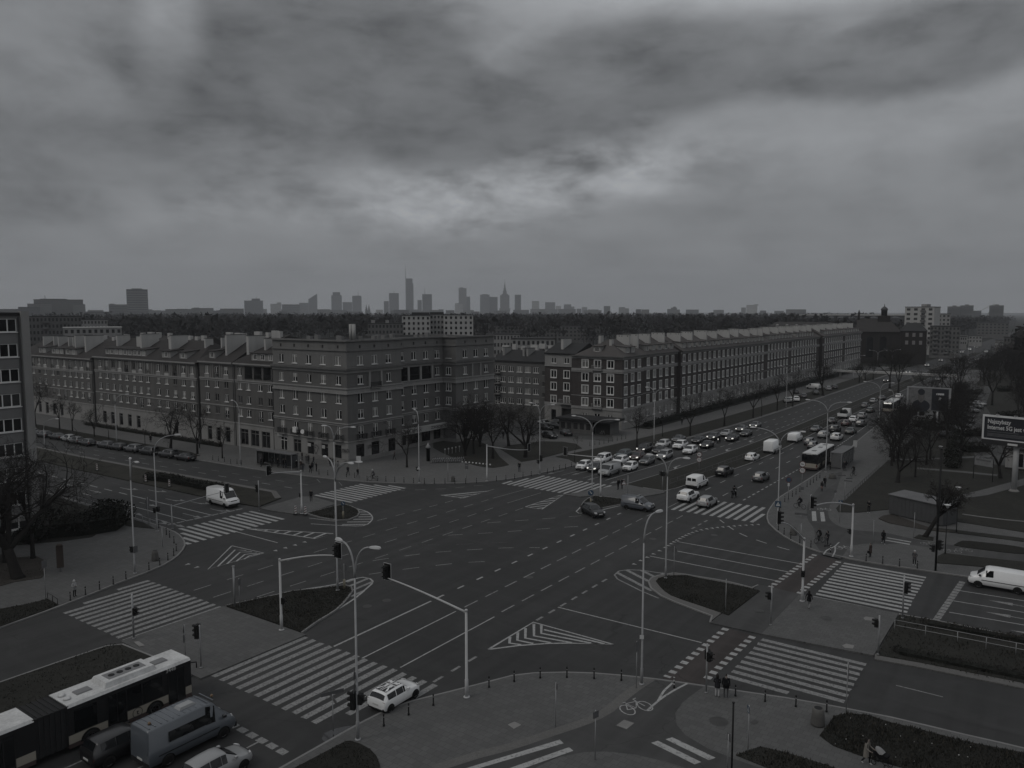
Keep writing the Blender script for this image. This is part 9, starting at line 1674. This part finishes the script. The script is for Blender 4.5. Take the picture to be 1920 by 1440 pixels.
for i in range(3):
 for j in range(2):MB().box(Lc+2.2+i*3.2,Lc+3.6+i*3.2,-2.06,-2.005,zE-2.4-j*4,zE-.4-j*4).obj('window','frame_dull',ch)
dh=empty('dormer_roof_house',(0,0,0));d0,d1=PD(1440,600,520),PD(1562,600,520);dv=d1-d0;dv.z=0;Ld=dv.length;dh.location=(d0.x,d0.y,0);dh.rotation_euler=(0,0,math.atan2(dv.y,dv.x));tag(dh,'long tiled roof with round dormers behind the right block','building');zE,zR=PD(1500,613,520).z,PD(1500,604,520).z;MB().box(0,Ld,0,16,0,zE).obj('wall','plaster_mid',dh);rr=MB();gable_roof(rr,(0,0),DX,Ld,16,zE,zR,.5,5,0);rr.obj('roof','roof_tile',dh)
for i in range(6):MB().lathe([(.9,0),(.9,.9),(.4,1.4)],10,0,(Ld*(.15+.15*i),1.6,zE+.3)).obj('round_dormer','plaster_light',dh)
hg=empty('hangar_row',(0,0,0));h0,h1=PD(1500,592,900),PD(1700,592,900);dv=h1-h0;dv.z=0;Lh=dv.length;hg.location=(h0.x,h0.y,0);hg.rotation_euler=(0,0,math.atan2(dv.y,dv.x));tag(hg,'bright long hangar roof behind the church','building');zh=PD(1600,589.5,900).z;MB().box(0,Lh,0,30,0,zh-1.2).obj('wall','tower_dark',hg);MB().box(-1,Lh+1,-1,31,zh-1.2,zh).obj('roof','plaster_white',hg)
for i in range(9):MB().lathe([(4.5,0),(3.6,1.0),(1.2,1.8)],10,0,(Lh*(.1+.1*i),-6,zh-4.0)).obj('vault','tower_dark',hg)
for i in range(6):u=rf.uniform(1800,1910);mid_house('%s small house half hidden in the right-hand trees'%ORD[i],u,u+rf.uniform(9,18),rf.uniform(618,640),rf.uniform(420,800),rf.choice(('plaster_mid','plaster_light')),3,4,'small_house',group='small houses in the right-hand trees',depth=8)
# ================================================================== HAZE
hz_=MB().box(-7000,7000,-200,9000,-1.2,420).obj('haze','asphalt');hz_.data.materials.clear()
hm=bpy.data.materials.new('haze_air');hm.use_nodes=True;hm.node_tree.nodes.clear();ho=hm.node_tree.nodes.new('ShaderNodeOutputMaterial');hv=hm.node_tree.nodes.new('ShaderNodeVolumePrincipled')
hv.inputs['Color'].default_value=(.92,.95,1.0,1);hv.inputs['Density'].default_value=0.00012;hm.node_tree.links.new(hv.outputs[0],ho.inputs['Volume']);hz_.data.materials.append(hm);tag(hz_,'thin grey haze over the city','haze',None,'stuff')
